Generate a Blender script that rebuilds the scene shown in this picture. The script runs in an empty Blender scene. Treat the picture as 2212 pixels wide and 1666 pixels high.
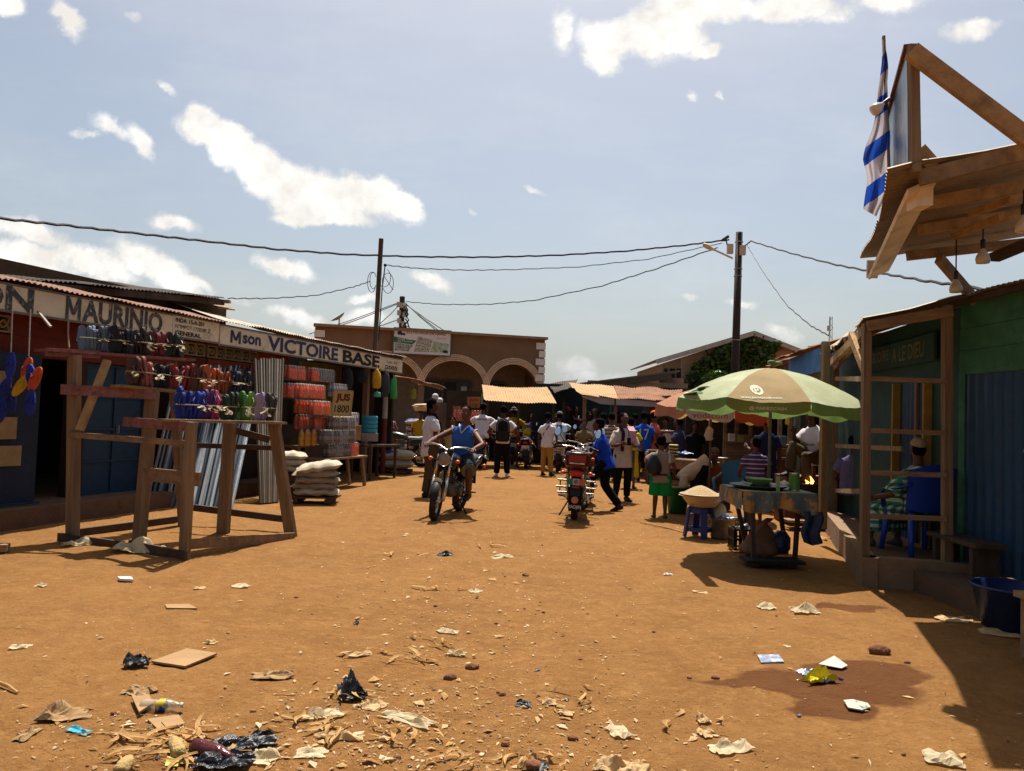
SUN_E = 4.6; SKY_E = 0.067; SKY_DUST = 4.6; CLOUD_E = .56; EXPO = 1.0
import bpy, bmesh, math, random
from mathutils import Vector, Matrix, noise
from mathutils.bvhtree import BVHTree
V = Vector
rnd = random.Random(7)
SC = bpy.context.scene
COL = SC.collection
# ---------------------------------------------------------------- camera geometry (used to measure places from the photograph)
PITCH = math.atan(66/1664.3); ROLL = math.radians(2.0); FPX = 1664.3; EYE = 1.5
_f = V((0, math.cos(PITCH), math.sin(PITCH))); _u0 = V((0, -math.sin(PITCH), math.cos(PITCH))); _r0 = V((1, 0, 0))
CUP = _u0*math.cos(ROLL)-_r0*math.sin(ROLL); CRT = _r0*math.cos(ROLL)+_u0*math.sin(ROLL)
def ray(px, py): return _f+CRT*((px-1106)/FPX)+CUP*((833-py)/FPX)
def YP(px, py, Y):
    d = ray(px, py); k = Y/d.y; return V((d.x*k, Y, EYE+d.z*k))
def GP(px, py, z=0.0):
    d = ray(px, py); k = (z-EYE)/d.z; return V((d.x*k, d.y*k, z))
def XY(px, Y, z=0.0):
    p = YP(px, 899, Y); return V((p.x, Y, z))
_a = math.radians(17.5); DS = V((math.sin(_a), math.cos(_a), 0)); NS = V((math.cos(_a), -math.sin(_a), 0))
def S(s, t, z=0.0): return DS*s+NS*t+V((0, 0, z))      # street frame: s along the street, t to its right
def WT(px, py, t):
    d = ray(px, py); k = t/(d.x*NS.x+d.y*NS.y); return V((d.x*k, d.y*k, EYE+d.z*k))
ZUP = V((0, 0, 1))
# ---------------------------------------------------------------- materials
def hexc(h):
    h = h.lstrip('#'); o = []
    for i in (0, 2, 4):
        c = int(h[i:i+2], 16)/255; o.append(c/12.92 if c <= .04045 else ((c+.055)/1.055)**2.4)
    return tuple(o)
MC = {}
def newmat(name):
    m = bpy.data.materials.new(name); m.use_nodes = True
    nt = m.node_tree; return m, nt, nt.nodes['Principled BSDF']
def lk(nt, a, b): nt.links.new(a, b)
def nd(nt, typ, **kw):
    n = nt.nodes.new(typ)
    for k, v in kw.items():
        if k in n.inputs: n.inputs[k].default_value = v
        else: setattr(n, k, v)
    return n
def mixc(nt, fac, a, b, blend='MIX'):
    n = nt.nodes.new('ShaderNodeMix'); n.data_type = 'RGBA'; n.blend_type = blend
    for s, v in ((0, fac), (6, a), (7, b)):
        if hasattr(v, 'is_linked') or hasattr(v, 'node'): lk(nt, v, n.inputs[s])
        else: n.inputs[s].default_value = v if s == 0 else (*v, 1)
    return n.outputs[2]
def coords(nt, stretch=(1, 1, 1)):
    tc = nt.nodes.new('ShaderNodeTexCoord'); mp = nt.nodes.new('ShaderNodeMapping')
    mp.inputs['Scale'].default_value = stretch; lk(nt, tc.outputs['Object'], mp.inputs['Vector']); return mp.outputs[0]
def ramp(nt, src, lo, hi):
    n = nt.nodes.new('ShaderNodeMapRange'); n.inputs[1].default_value = lo; n.inputs[2].default_value = hi
    lk(nt, src, n.inputs[0]); return n.outputs[0]
def M(name, col, rough=.8, var=.22, scale=6, bump=.25, metal=0, stretch=(1, 1, 1), col2=None, blot=None, blots=(.52, .66), bscale=3, trans=0, alpha=1, spec=.35, fine=40):
    if name in MC: return MC[name]
    if isinstance(col, str): col = hexc(col)
    if isinstance(col2, str): col2 = hexc(col2)
    if isinstance(blot, str): blot = hexc(blot)
    m, nt, b = newmat(name)
    v = coords(nt, stretch)
    n1 = nd(nt, 'ShaderNodeTexNoise', Scale=scale, Detail=6.0, Roughness=.65); lk(nt, v, n1.inputs['Vector'])
    lo = tuple(c*(1-var) for c in col); hi = col2 if col2 else tuple(min(1, c*(1+var)) for c in col)
    c = mixc(nt, ramp(nt, n1.outputs['Fac'], .3, .7), lo, hi)
    if blot:
        n2 = nd(nt, 'ShaderNodeTexNoise', Scale=bscale, Detail=8.0, Roughness=.7); lk(nt, v, n2.inputs['Vector'])
        c = mixc(nt, ramp(nt, n2.outputs['Fac'], *blots), c, blot)
    lk(nt, c, b.inputs['Base Color'])
    b.inputs['Roughness'].default_value = rough; b.inputs['Metallic'].default_value = metal
    b.inputs['Specular IOR Level'].default_value = spec
    if trans: b.inputs['Transmission Weight'].default_value = trans
    if alpha < 1: b.inputs['Alpha'].default_value = alpha
    if bump:
        n3 = nd(nt, 'ShaderNodeTexNoise', Scale=fine, Detail=4.0); lk(nt, v, n3.inputs['Vector'])
        ad = nt.nodes.new('ShaderNodeMath'); ad.operation = 'ADD'; lk(nt, n1.outputs['Fac'], ad.inputs[0]); lk(nt, n3.outputs['Fac'], ad.inputs[1])
        bp = nd(nt, 'ShaderNodeBump', Strength=bump, Distance=.02); lk(nt, ad.outputs[0], bp.inputs['Height']); lk(nt, bp.outputs[0], b.inputs['Normal'])
    MC[name] = m; return m
def Mw(name, col, axis='z', **kw):      # wood with its grain along one axis
    st = {'x': (.06, 1, 1), 'y': (1, .06, 1), 'z': (1, 1, .06), 'n': (.5, .5, .5)}[axis]
    kw.setdefault('var', .4); kw.setdefault('rough', .85); kw.setdefault('bump', .5)
    return M(name, col, scale=14, stretch=st, fine=70, **kw)
def Mstripe(name, ca, cb, freq, duty=.5, axis=2, rough=.9):
    if name in MC: return MC[name]
    m, nt, b = newmat(name); tc = nt.nodes.new('ShaderNodeTexCoord'); sp = nt.nodes.new('ShaderNodeSeparateXYZ'); lk(nt, tc.outputs['Object'], sp.inputs[0])
    mu = nd(nt, 'ShaderNodeMath', operation='MULTIPLY'); mu.inputs[1].default_value = freq; lk(nt, sp.outputs[axis], mu.inputs[0])
    fr = nd(nt, 'ShaderNodeMath', operation='FRACT'); lk(nt, mu.outputs[0], fr.inputs[0])
    gt = nd(nt, 'ShaderNodeMath', operation='GREATER_THAN'); gt.inputs[1].default_value = duty; lk(nt, fr.outputs[0], gt.inputs[0])
    lk(nt, mixc(nt, gt.outputs[0], hexc(ca), hexc(cb)), b.inputs['Base Color']); b.inputs['Roughness'].default_value = rough; MC[name] = m; return m
def Mcheck(name, ca, cb, cc, freq):
    if name in MC: return MC[name]
    m, nt, b = newmat(name); tc = nt.nodes.new('ShaderNodeTexCoord'); sp = nt.nodes.new('ShaderNodeSeparateXYZ'); lk(nt, tc.outputs['Object'], sp.inputs[0])
    ad = nd(nt, 'ShaderNodeMath', operation='ADD'); lk(nt, sp.outputs[0], ad.inputs[0]); lk(nt, sp.outputs[1], ad.inputs[1])
    fs = []
    for o in (ad.outputs[0], sp.outputs[2]):
        mu = nd(nt, 'ShaderNodeMath', operation='MULTIPLY'); mu.inputs[1].default_value = freq; lk(nt, o, mu.inputs[0])
        fr = nd(nt, 'ShaderNodeMath', operation='FRACT'); lk(nt, mu.outputs[0], fr.inputs[0])
        gt = nd(nt, 'ShaderNodeMath', operation='GREATER_THAN'); gt.inputs[1].default_value = .5; lk(nt, fr.outputs[0], gt.inputs[0]); fs.append(gt.outputs[0])
    c1 = mixc(nt, fs[0], hexc(ca), hexc(cb)); c2 = mixc(nt, fs[0], hexc(cb), hexc(cc))
    lk(nt, mixc(nt, fs[1], c1, c2), b.inputs['Base Color']); b.inputs['Roughness'].default_value = .9; MC[name] = m; return m
def Mbrick(name, ca, cb, cm, scale, bw=.5, bh=.25, mortar=.02, dirv=(1, 0), rough=.9, bump=.6):
    if name in MC: return MC[name]
    m, nt, b = newmat(name); tc = nt.nodes.new('ShaderNodeTexCoord'); dt = nt.nodes.new('ShaderNodeVectorMath'); dt.operation = 'DOT_PRODUCT'
    lk(nt, tc.outputs['Object'], dt.inputs[0]); dt.inputs[1].default_value = (dirv[0], dirv[1], 0)
    sp = nt.nodes.new('ShaderNodeSeparateXYZ'); lk(nt, tc.outputs['Object'], sp.inputs[0]); cx = nt.nodes.new('ShaderNodeCombineXYZ')
    lk(nt, dt.outputs['Value'], cx.inputs[0]); lk(nt, sp.outputs[2], cx.inputs[1])
    br = nt.nodes.new('ShaderNodeTexBrick'); lk(nt, cx.outputs[0], br.inputs['Vector'])
    br.inputs['Color1'].default_value = (*hexc(ca), 1); br.inputs['Color2'].default_value = (*hexc(cb), 1); br.inputs['Mortar'].default_value = (*hexc(cm), 1)
    br.inputs['Scale'].default_value = scale; br.inputs['Brick Width'].default_value = bw; br.inputs['Row Height'].default_value = bh; br.inputs['Mortar Size'].default_value = mortar
    n = nd(nt, 'ShaderNodeTexNoise', Scale=1.3, Detail=7.0); lk(nt, tc.outputs['Object'], n.inputs['Vector'])
    c = mixc(nt, ramp(nt, n.outputs['Fac'], .35, .75), br.outputs['Color'], (.80, .74, .68), 'MULTIPLY')
    lk(nt, c, b.inputs['Base Color']); b.inputs['Roughness'].default_value = rough
    bp = nd(nt, 'ShaderNodeBump', Strength=bump, Distance=.01); lk(nt, br.outputs['Fac'], bp.inputs['Height']); bp.invert = True; lk(nt, bp.outputs[0], b.inputs['Normal'])
    MC[name] = m; return m
def Memit(name, col, st):
    if name in MC: return MC[name]
    m, nt, b = newmat(name); b.inputs['Base Color'].default_value = (*col, 1); b.inputs['Emission Color'].default_value = (*col, 1); b.inputs['Emission Strength'].default_value = st; MC[name] = m; return m
# ---------------------------------------------------------------- objects
def wm(o):
    m = Matrix.LocRotScale(o.location, o.rotation_euler, o.scale)
    return wm(o.parent) @ m if o.parent else m
def tag(o, label=None, cat=None, group=None, kind=None):
    for k, v in (('label', label), ('category', cat), ('group', group), ('kind', kind)):
        if v: o[k] = v
    return o
def thing(name, label, cat, loc=(0, 0, 0), rz=0, group=None, rot=None):
    o = bpy.data.objects.new(name, None); COL.objects.link(o); o.empty_display_size = .1
    o.location = loc; o.rotation_euler = rot if rot else (0, 0, rz); return tag(o, label, cat, group)
def part(name, me, parent, mat=None, label=None):
    o = bpy.data.objects.new(name, me); COL.objects.link(o)
    if parent: o.parent = parent
    if mat:
        me.materials.clear(); me.materials.append(mat)
    if label: o['label'] = label
    return o
def perp(d):
    a = V((1, 0, 0)) if abs(d.z) > .9 else ZUP
    u = d.cross(a).normalized(); return u, d.cross(u).normalized()
class MB:
    def __init__(self): self.v = []; self.f = []; self.m = []; self.mi = 0
    def add(self, vs, fs):
        b = len(self.v); self.v += [V(p) for p in vs]; self.f += [tuple(i+b for i in f) for f in fs]; self.m += [self.mi]*len(fs); return self
    def obox(self, c, ax, ay, az):      # oriented box from half vectors
        c = V(c); vs = [c+ax*i+ay*j+az*k for k in (-1, 1) for j in (-1, 1) for i in (-1, 1)]
        fl = ax.cross(ay).dot(az) < 0
        fs = [(0, 2, 3, 1), (4, 5, 7, 6), (0, 1, 5, 4), (2, 6, 7, 3), (0, 4, 6, 2), (1, 3, 7, 5)]
        return self.add(vs, [f[::-1] for f in fs] if fl else fs)
    def box(self, c, sx, sy, sz, rz=0):
        ca, sa = math.cos(rz), math.sin(rz); return self.obox(c, V((ca, sa, 0))*sx/2, V((-sa, ca, 0))*sy/2, ZUP*sz/2)
    def beam(self, p, q, w, h, up=None, j=0):   # w across, h along up
        p, q = V(p), V(q); d = (q-p); L = d.length; d = d/L
        up = V(up) if up else (ZUP if abs(d.z) < .95 else V((0, 1, 0)))
        s = d.cross(up).normalized(); u = s.cross(d)
        return self.obox((p+q)/2, s*w/2, d*L/2, u*h/2)
    def sbox(self, s0, s1, t0, t1, z0, z1):
        return self.obox(S((s0+s1)/2, (t0+t1)/2, (z0+z1)/2), DS*(s1-s0)/2, NS*(t1-t0)/2, ZUP*(z1-z0)/2)
    def tube(self, pts, r, n=8, cap=True, flat=1.0, upv=None):
        pts = [V(p) for p in pts]; rr = r if isinstance(r, (list, tuple)) else [r]*len(pts)
        vs = []; fs = []; u = None
        for i, p in enumerate(pts):
            d = (pts[min(i+1, len(pts)-1)]-pts[max(i-1, 0)]).normalized()
            if u is None:
                u = perp(d)[0] if upv is None else (V(upv)-d*d.dot(V(upv))).normalized()
            else:
                u = (u-d*u.dot(d)); u = u.normalized() if u.length > 1e-6 else perp(d)[0]
            w = d.cross(u)
            for k in range(n):
                a = 2*math.pi*k/n; vs.append(p+(u*math.cos(a)+w*math.sin(a)*flat)*rr[i])
        for i in range(len(pts)-1):
            for k in range(n):
                fs.append((i*n+k, i*n+(k+1) % n, (i+1)*n+(k+1) % n, (i+1)*n+k))
        if cap: fs += [tuple(range(n-1, -1, -1)), tuple(range((len(pts)-1)*n, len(pts)*n))]
        return self.add(vs, fs)
    def loft(self, rings, n=16):   # rings: (centre, half-vector a, half-vector b)
        vs = []; fs = []
        for c, a, b in rings:
            for k in range(n):
                t = 2*math.pi*k/n; vs.append(V(c)+V(a)*math.cos(t)+V(b)*math.sin(t))
        for i in range(len(rings)-1):
            for k in range(n): fs.append((i*n+k, i*n+(k+1) % n, (i+1)*n+(k+1) % n, (i+1)*n+k))
        fs += [tuple(range(n-1, -1, -1)), tuple(range((len(rings)-1)*n, len(rings)*n))]
        return self.add(vs, fs)
    def lathe(self, prof, c=(0, 0, 0), ax=(0, 0, 1), n=24, cap=False):   # prof: (radius, height)
        c = V(c); ax = V(ax).normalized(); u, w = perp(ax); vs = []; fs = []
        for r, h in prof:
            for k in range(n):
                a = 2*math.pi*k/n; vs.append(c+ax*h+(u*math.cos(a)+w*math.sin(a))*r)
        for i in range(len(prof)-1):
            for k in range(n): fs.append((i*n+k, (i+1)*n+k, (i+1)*n+(k+1) % n, i*n+(k+1) % n))
        if cap: fs += [tuple(range(n)), tuple(range((len(prof)-1)*n, len(prof)*n))[::-1]]
        return self.add(vs, fs)
    def ball(self, c, rx, ry=None, rz=None, n=12, m=8, fn=None):
        ry = ry or rx; rz = rz or rx; c = V(c); vs = []; fs = []
        for i in range(m+1):
            th = math.pi*i/m
            for k in range(n):
                a = 2*math.pi*k/n; p = V((math.sin(th)*math.cos(a)*rx, math.sin(th)*math.sin(a)*ry, -math.cos(th)*rz))
                if fn: p = fn(p)
                vs.append(c+p)
        for i in range(m):
            for k in range(n): fs.append((i*n+k, i*n+(k+1) % n, (i+1)*n+(k+1) % n, (i+1)*n+k))
        return self.add(vs, fs)
    def torus(self, c, ax, R_, r, n=28, m=10, a0=0, a1=2*math.pi, sq=1.0):
        c = V(c); ax = V(ax).normalized(); u, w = perp(ax); vs = []; fs = []; full = abs(a1-a0-2*math.pi) < 1e-6; N = n if full else n+1
        for i in range(N):
            a = a0+(a1-a0)*i/n; rd = u*math.cos(a)+w*math.sin(a)
            for k in range(m):
                b = 2*math.pi*k/m; vs.append(c+rd*(R_+r*math.cos(b)*sq)+ax*r*math.sin(b))
        for i in range(n):
            j = (i+1) % N
            for k in range(m): fs.append((i*m+k, j*m+k, j*m+(k+1) % m, i*m+(k+1) % m))
        return self.add(vs, fs)
    def grid(self, fn, nu, nv):   # fn(u, v) -> point, u, v in 0..1
        vs = [fn(i/nu, j/nv) for j in range(nv+1) for i in range(nu+1)]
        fs = [(j*(nu+1)+i, j*(nu+1)+i+1, (j+1)*(nu+1)+i+1, (j+1)*(nu+1)+i) for j in range(nv) for i in range(nu)]
        return self.add(vs, fs)
    def corr(self, a, b, c, d, pitch=.076, amp=.011, rag=0.0, nv=6, sag=0.0, seed=1, dent=.006, thick=.0):
        # corrugated sheet; a->b is the lower edge (ridges run from a to d); d-c the upper edge
        a, b, c, d = V(a), V(b), V(c), V(d); L = max((b-a).length, (c-d).length); nw = max(4, int(L/pitch)); nu = nw*6
        nrm = (b-a).cross(d-a).normalized(); nrm = nrm if nrm.z >= 0 else -nrm
        rr = random.Random(seed); sheet = [rr.uniform(-1, 1) for _ in range(nw//9+3)]
        def fn(u, v):
            w = 1 if not rag else 1
            vv = v
            if rag and v == 0: vv = rag*sheet[int(u*nw/9)]
            p = (a*(1-u)+b*u)*(1-vv)+(d*(1-u)+c*u)*vv
            h = amp*math.sin(2*math.pi*u*nw)+dent*2*noise.noise(p*1.7+V((seed, 0, 0)))+.004*(int(u*nw/9) % 2)
            return p+nrm*(h-sag*4*u*(1-u))
        return self.grid(fn, nu, nv)
    def build(self, name, mat, parent=None, label=None, smooth=False, world=True, base=None):
        me = bpy.data.meshes.new(name); inv = None
        o = None
        if parent is not None and world: inv = wm(parent).inverted()
        if parent is None and base is None:
            xs = [p.x for p in self.v]; ys = [p.y for p in self.v]; zs = [p.z for p in self.v]
            base = V(((min(xs)+max(xs))/2, (min(ys)+max(ys))/2, min(zs)))
        vs = [inv @ p for p in self.v] if inv is not None else ([p-V(base) for p in self.v] if parent is None else self.v)
        me.from_pydata([tuple(p) for p in vs], [], self.f)
        mats = mat if isinstance(mat, (list, tuple)) else [mat]
        for m_ in mats: me.materials.append(m_)
        if len(mats) > 1: me.polygons.foreach_set('material_index', self.m)
        if smooth: me.polygons.foreach_set('use_smooth', [True]*len(me.polygons))
        me.update(); o = bpy.data.objects.new(name, me); COL.objects.link(o)
        if parent is not None: o.parent = parent
        else: o.location = base
        if label and parent is not None: o['label'] = label
        return o
def solo(mb, name, label, cat, mat, group=None, kind=None, smooth=False, base=None):
    return tag(mb.build(name, mat, None, smooth=smooth, base=base), label, cat, group, kind)
# a scratch scene in which modifiers are evaluated without touching the finished scene
TS = bpy.data.scenes.new('scratch')
def evalmesh(ob):
    TS.collection.objects.link(ob); vl = TS.view_layers[0]; vl.update(); dg = vl.depsgraph; dg.update()
    me = bpy.data.meshes.new_from_object(ob.evaluated_get(dg)); TS.collection.objects.unlink(ob); bpy.data.objects.remove(ob); return me
def fuse(mb, vox=.014, smooth=4, fac=.5):
    me = bpy.data.meshes.new('t'); me.from_pydata([tuple(p) for p in mb.v], [], mb.f); bm = bmesh.new(); bm.from_mesh(me)
    bmesh.ops.recalc_face_normals(bm, faces=bm.faces[:]); bm.to_mesh(me); bm.free()
    ob = bpy.data.objects.new('t', me); r = ob.modifiers.new('r', 'REMESH'); r.mode = 'VOXEL'; r.voxel_size = vox
    s = ob.modifiers.new('s', 'SMOOTH'); s.iterations = smooth; s.factor = fac
    out = evalmesh(ob); bpy.data.meshes.remove(me); return out
TXT = {}
def textmesh(s, bold=0.0):
    key = (s, bold)
    if key not in TXT:
        cu = bpy.data.curves.new('t', 'FONT'); cu.body = s; cu.size = 1; cu.offset = bold; cu.resolution_u = 3
        me = evalmesh(bpy.data.objects.new('t', cu)); vs = [V(v.co) for v in me.vertices]; fs = [tuple(p.vertices) for p in me.polygons]
        x0 = min(p.x for p in vs); x1 = max(p.x for p in vs); y0 = min(p.y for p in vs); y1 = max(p.y for p in vs)
        TXT[key] = ([V(((p.x-x0)/(x1-x0), (p.y-y0)/(y1-y0), 0)) for p in vs], fs, (x1-x0)/(y1-y0))
    return TXT[key]
def glyph_m(mm, o, right, up, w, h, sw=.2):
    q = lambda *ps: mm.add([o+right*(x*w)+up*(y*h)+right.cross(up)*z for x, y, z in ps], [(0, 1, 2, 3)])
    q((0, 0, 0), (sw, 0, 0), (sw, 1, 0), (0, 1, 0)); q((1-sw, 0, 0), (1, 0, 0), (1, 1, 0), (1-sw, 1, 0))
    q((.02, 1, .001), (.5-sw*.55, .22, .001), (.5+sw*.55, .22, .001), (sw*1.15, 1, .001)); q((1-sw*1.15, 1, .002), (.5-sw*.55, .22, .002), (.5+sw*.55, .22, .002), (.98, 1, .002))
def lettering(s, parent, mat, o, right, up, h, w=None, bold=.0, name='lettering', mb=None, italic=0.0):
    right = V(right).normalized(); up = V(up).normalized(); o = V(o); mm = mb or MB()
    if s[0] == 'M' and w:
        wm_ = w if len(s) == 1 else w*1.25/(len(s)+.1); glyph_m(mm, o, right, up, wm_*.9, h); s = s[1:]; o = o+right*wm_; w -= wm_
        if not s: return mm.build(name, mat, parent)
    vs, fs, asp = textmesh(s, 0 if 'M' in s else bold); w = w or h*asp
    mm.add([o+right*(p.x*w+italic*p.y*h)+up*(p.y*h) for p in vs], fs)
    return None if mb else mm.build(name, mat, parent)
def projected(s, parent, target, mat, o, right, up, h, w, axis, name='lettering', bold=.03, off=.004):
    # lettering laid on a curved surface (all in the parent's own coordinates)
    vs, fs, asp = textmesh(s, bold); bm = bmesh.new(); bv = [bm.verts.new(V(o)+V(right)*p.x*w+V(up)*p.y*h) for p in vs]
    for f in fs:
        try: bm.faces.new([bv[i] for i in f])
        except ValueError: pass
    bmesh.ops.subdivide_edges(bm, edges=[e for e in bm.edges if e.calc_length() > .06], cuts=2, use_grid_fill=False)
    bmesh.ops.triangulate(bm, faces=bm.faces[:])
    tree = BVHTree.FromPolygons([v.co for v in target.vertices], [tuple(p.vertices) for p in target.polygons]); ax = V(axis)
    for v in bm.verts:
        hit = tree.ray_cast(v.co-ax*2, ax)
        v.co = (hit[0] if hit[0] else v.co)-ax*off
    me = bpy.data.meshes.new(name); bm.to_mesh(me); bm.free(); return part(name, me, parent, mat)
def wire(pts, r=.012, sag=0.0, n=24):
    a, b = V(pts[0]), V(pts[-1]); return [a.lerp(b, i/n)-ZUP*sag*4*(i/n)*(1-i/n)+V((0, 0, 0)) for i in range(n+1)]
# ---------------------------------------------------------------- camera, light, sky
cd = bpy.data.cameras.new('camera'); cam = bpy.data.objects.new('camera', cd); COL.objects.link(cam)
cd.sensor_width = 36; cd.lens = 36*FPX/2212; cd.clip_end = 3000; cd.clip_start = .05
mx = Matrix((( CRT.x, CUP.x, -_f.x, 0), (CRT.y, CUP.y, -_f.y, 0), (CRT.z, CUP.z, -_f.z, EYE), (0, 0, 0, 1))); cam.matrix_world = mx; SC.camera = cam
SUNV = V((.04, .42, 1)).normalized()
sd = bpy.data.lights.new('sun', 'SUN'); sd.energy = SUN_E; sd.angle = math.radians(.55); sd.color = (1, .95, .86)
so = bpy.data.objects.new('sun', sd); COL.objects.link(so); so.rotation_euler = SUNV.to_track_quat('Z', 'Y').to_euler(); so.location = (0, 0, 30)
w = bpy.data.worlds.new('World'); SC.world = w; w.use_nodes = True; nt = w.node_tree; nt.nodes.clear()
out = nt.nodes.new('ShaderNodeOutputWorld'); bg = nt.nodes.new('ShaderNodeBackground'); bg2 = nt.nodes.new('ShaderNodeBackground'); mxs = nt.nodes.new('ShaderNodeMixShader')
w.cycles.sampling_method = 'MANUAL'; w.cycles.sample_map_resolution = 256
sk = nt.nodes.new('ShaderNodeTexSky'); sk.sky_type = 'NISHITA'; sk.sun_disc = False; sk.sun_elevation = math.asin(SUNV.z); sk.sun_rotation = math.atan2(SUNV.x, SUNV.y)
sk.air_density = 1.0; sk.dust_density = SKY_DUST; sk.ozone_density = .25; sk.altitude = 300
lk(nt, mixc(nt, 1.0, sk.outputs[0], (1.0, .985, .92), 'MULTIPLY'), bg.inputs[0]); bg.inputs[1].default_value = SKY_E
tc = nt.nodes.new('ShaderNodeTexCoord'); sep = nt.nodes.new('ShaderNodeSeparateXYZ'); lk(nt, tc.outputs['Generated'], sep.inputs[0])
def mth(op, a, b=None):
    n = nt.nodes.new('ShaderNodeMath'); n.operation = op
    for i, x in enumerate((a, b)):
        if x is None: continue
        if isinstance(x, (int, float)): n.inputs[i].default_value = x
        else: lk(nt, x, n.inputs[i])
    return n.outputs[0]
ysafe = mth('MAXIMUM', sep.outputs[1], .05)
ga = mth('DIVIDE', sep.outputs[0], ysafe); ge = mth('DIVIDE', sep.outputs[2], ysafe)
cv = nt.nodes.new('ShaderNodeCombineXYZ'); lk(nt, ga, cv.inputs[0]); lk(nt, ge, cv.inputs[1])
wn = nd(nt, 'ShaderNodeTexNoise', Scale=14.0, Detail=6.0, Roughness=.6); lk(nt, cv.outputs[0], wn.inputs['Vector'])
vs_ = nt.nodes.new('ShaderNodeVectorMath'); vs_.operation = 'MULTIPLY_ADD'; lk(nt, wn.outputs['Color'], vs_.inputs[0]); vs_.inputs[1].default_value = (.055, .055, 0)
v2 = nt.nodes.new('ShaderNodeVectorMath'); v2.operation = 'ADD'; lk(nt, cv.outputs[0], v2.inputs[0]); v2.inputs[1].default_value = (-.0275, -.0275, 0); lk(nt, v2.outputs[0], vs_.inputs[2])
BL = [(430,278,62,42,30,1),(505,318,78,50,32,1),(560,362,80,50,38,1),(635,405,85,55,30,1),(700,425,95,55,14,1),(790,420,95,52,10,1),(865,440,70,36,18,1),(700,466,110,26,4,1),(465,300,60,30,30,1),
 (1330,82,95,50,0,.8),(1430,70,105,62,0,1),(1300,118,52,48,60,.9),(1215,70,30,60,0,.55),(1480,18,95,42,0,.9),(1570,12,120,38,5,.7),(1700,18,140,38,-5,.75),(1800,30,70,30,0,.5),(1910,8,120,30,-8,.55),(1520,110,48,24,-10,.8),(2100,62,80,28,-10,.6),
 (150,38,60,28,55,.75),(18,15,40,34,0,.75),(240,275,60,18,20,.5),(305,310,60,24,48,.55),(180,278,34,13,0,.4),(355,190,34,15,35,.42),(372,482,62,22,5,.55),(60,500,120,34,10,.6),(60,560,130,46,5,.7),(200,565,120,40,20,.7),
 (335,580,125,44,27,.75),(420,612,60,20,20,.55),(612,576,74,28,18,.7),(930,602,66,22,12,.6),(780,640,50,18,-10,.5),(650,690,100,26,10,.55),(790,690,80,28,0,.6),(1495,652,28,12,0,.45),(1592,648,44,13,-5,.5),(1695,716,74,24,22,.45),
 (1150,418,36,11,15,.4),(1498,210,20,14,20,.45),(1552,210,10,14,0,.38),(1300,820,110,30,0,.4),(1240,795,80,24,0,.35),(285,42,40,20,20,.32),(1023,452,10,8,0,.4),(40,660,120,40,0,.5),(520,640,50,14,10,.35)]
F_ = None
for px, py, rx, ry, an, s_ in BL:
    d = ray(px, py); mp = nt.nodes.new('ShaderNodeMapping'); mp.vector_type = 'TEXTURE'
    mp.inputs['Location'].default_value = (d.x/d.y, d.z/d.y, 0); mp.inputs['Rotation'].default_value = (0, 0, -math.radians(an)); mp.inputs['Scale'].default_value = (rx*1.25/FPX, ry*1.25/FPX, 1)
    lk(nt, vs_.outputs[0], mp.inputs['Vector']); ln = nt.nodes.new('ShaderNodeVectorMath'); ln.operation = 'LENGTH'; lk(nt, mp.outputs[0], ln.inputs[0])
    k = mth('MULTIPLY', mth('MAXIMUM', mth('SUBTRACT', 1.0, ln.outputs['Value']), 0.0), s_*1.5)
    k = mth('MINIMUM', k, s_)
    F_ = k if F_ is None else mth('MAXIMUM', F_, k)
n2 = nd(nt, 'ShaderNodeTexNoise', Scale=24.0, Detail=10.0, Roughness=.64); lk(nt, cv.outputs[0], n2.inputs['Vector'])
n3 = nd(nt, 'ShaderNodeTexNoise', Scale=11.0, Detail=5.0, Roughness=.55); lk(nt, cv.outputs[0], n3.inputs['Vector'])
nn = mth('SUBTRACT', n2.outputs['Fac'], .5)
dens = mth('ADD', mth('MULTIPLY', F_, 1.35), mth('MULTIPLY', nn, mth('MINIMUM', mth('MULTIPLY', F_, 4.2), 1.5)))
sm = nt.nodes.new('ShaderNodeMapRange'); sm.interpolation_type = 'SMOOTHSTEP'; lk(nt, dens, sm.inputs[0]); sm.inputs[1].default_value = .10; sm.inputs[2].default_value = .82
fac = mth('MULTIPLY', mth('MULTIPLY', sm.outputs[0], mth('MINIMUM', mth('ADD', mth('MULTIPLY', F_, 1.35), .22), 1.0)), mth('GREATER_THAN', sep.outputs[1], .05))
vmap = nt.nodes.new('ShaderNodeMapping'); vmap.inputs['Scale'].default_value = (2.2, 7.0, 1); vmap.inputs['Rotation'].default_value = (0, 0, .25); lk(nt, cv.outputs[0], vmap.inputs[0])
vn = nd(nt, 'ShaderNodeTexNoise', Scale=1.0, Detail=6.0, Roughness=.6); lk(nt, vmap.outputs[0], vn.inputs['Vector'])
fac = mth('MAXIMUM', fac, mth('MULTIPLY', ramp(nt, vn.outputs['Fac'], .45, .8), .20))
lk(nt, fac, mxs.inputs[0]); lk(nt, bg.outputs[0], mxs.inputs[1]); lk(nt, bg2.outputs[0], mxs.inputs[2]); hzb = nt.nodes.new('ShaderNodeBackground'); hzb.inputs[0].default_value = (.88, .97, 1, 1); hzb.inputs[1].default_value = .325; hzm = nt.nodes.new('ShaderNodeMixShader')
hf = ramp(nt, ge, .17, .02); hf = mth('MULTIPLY', mth('POWER', mth('MINIMUM', mth('MAXIMUM', hf, 0.0), 1.0), 1.3), .8); lk(nt, hf, hzm.inputs[0]); lk(nt, mxs.outputs[0], hzm.inputs[1]); lk(nt, hzb.outputs[0], hzm.inputs[2]); lk(nt, hzm.outputs[0], out.inputs[0])
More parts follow.
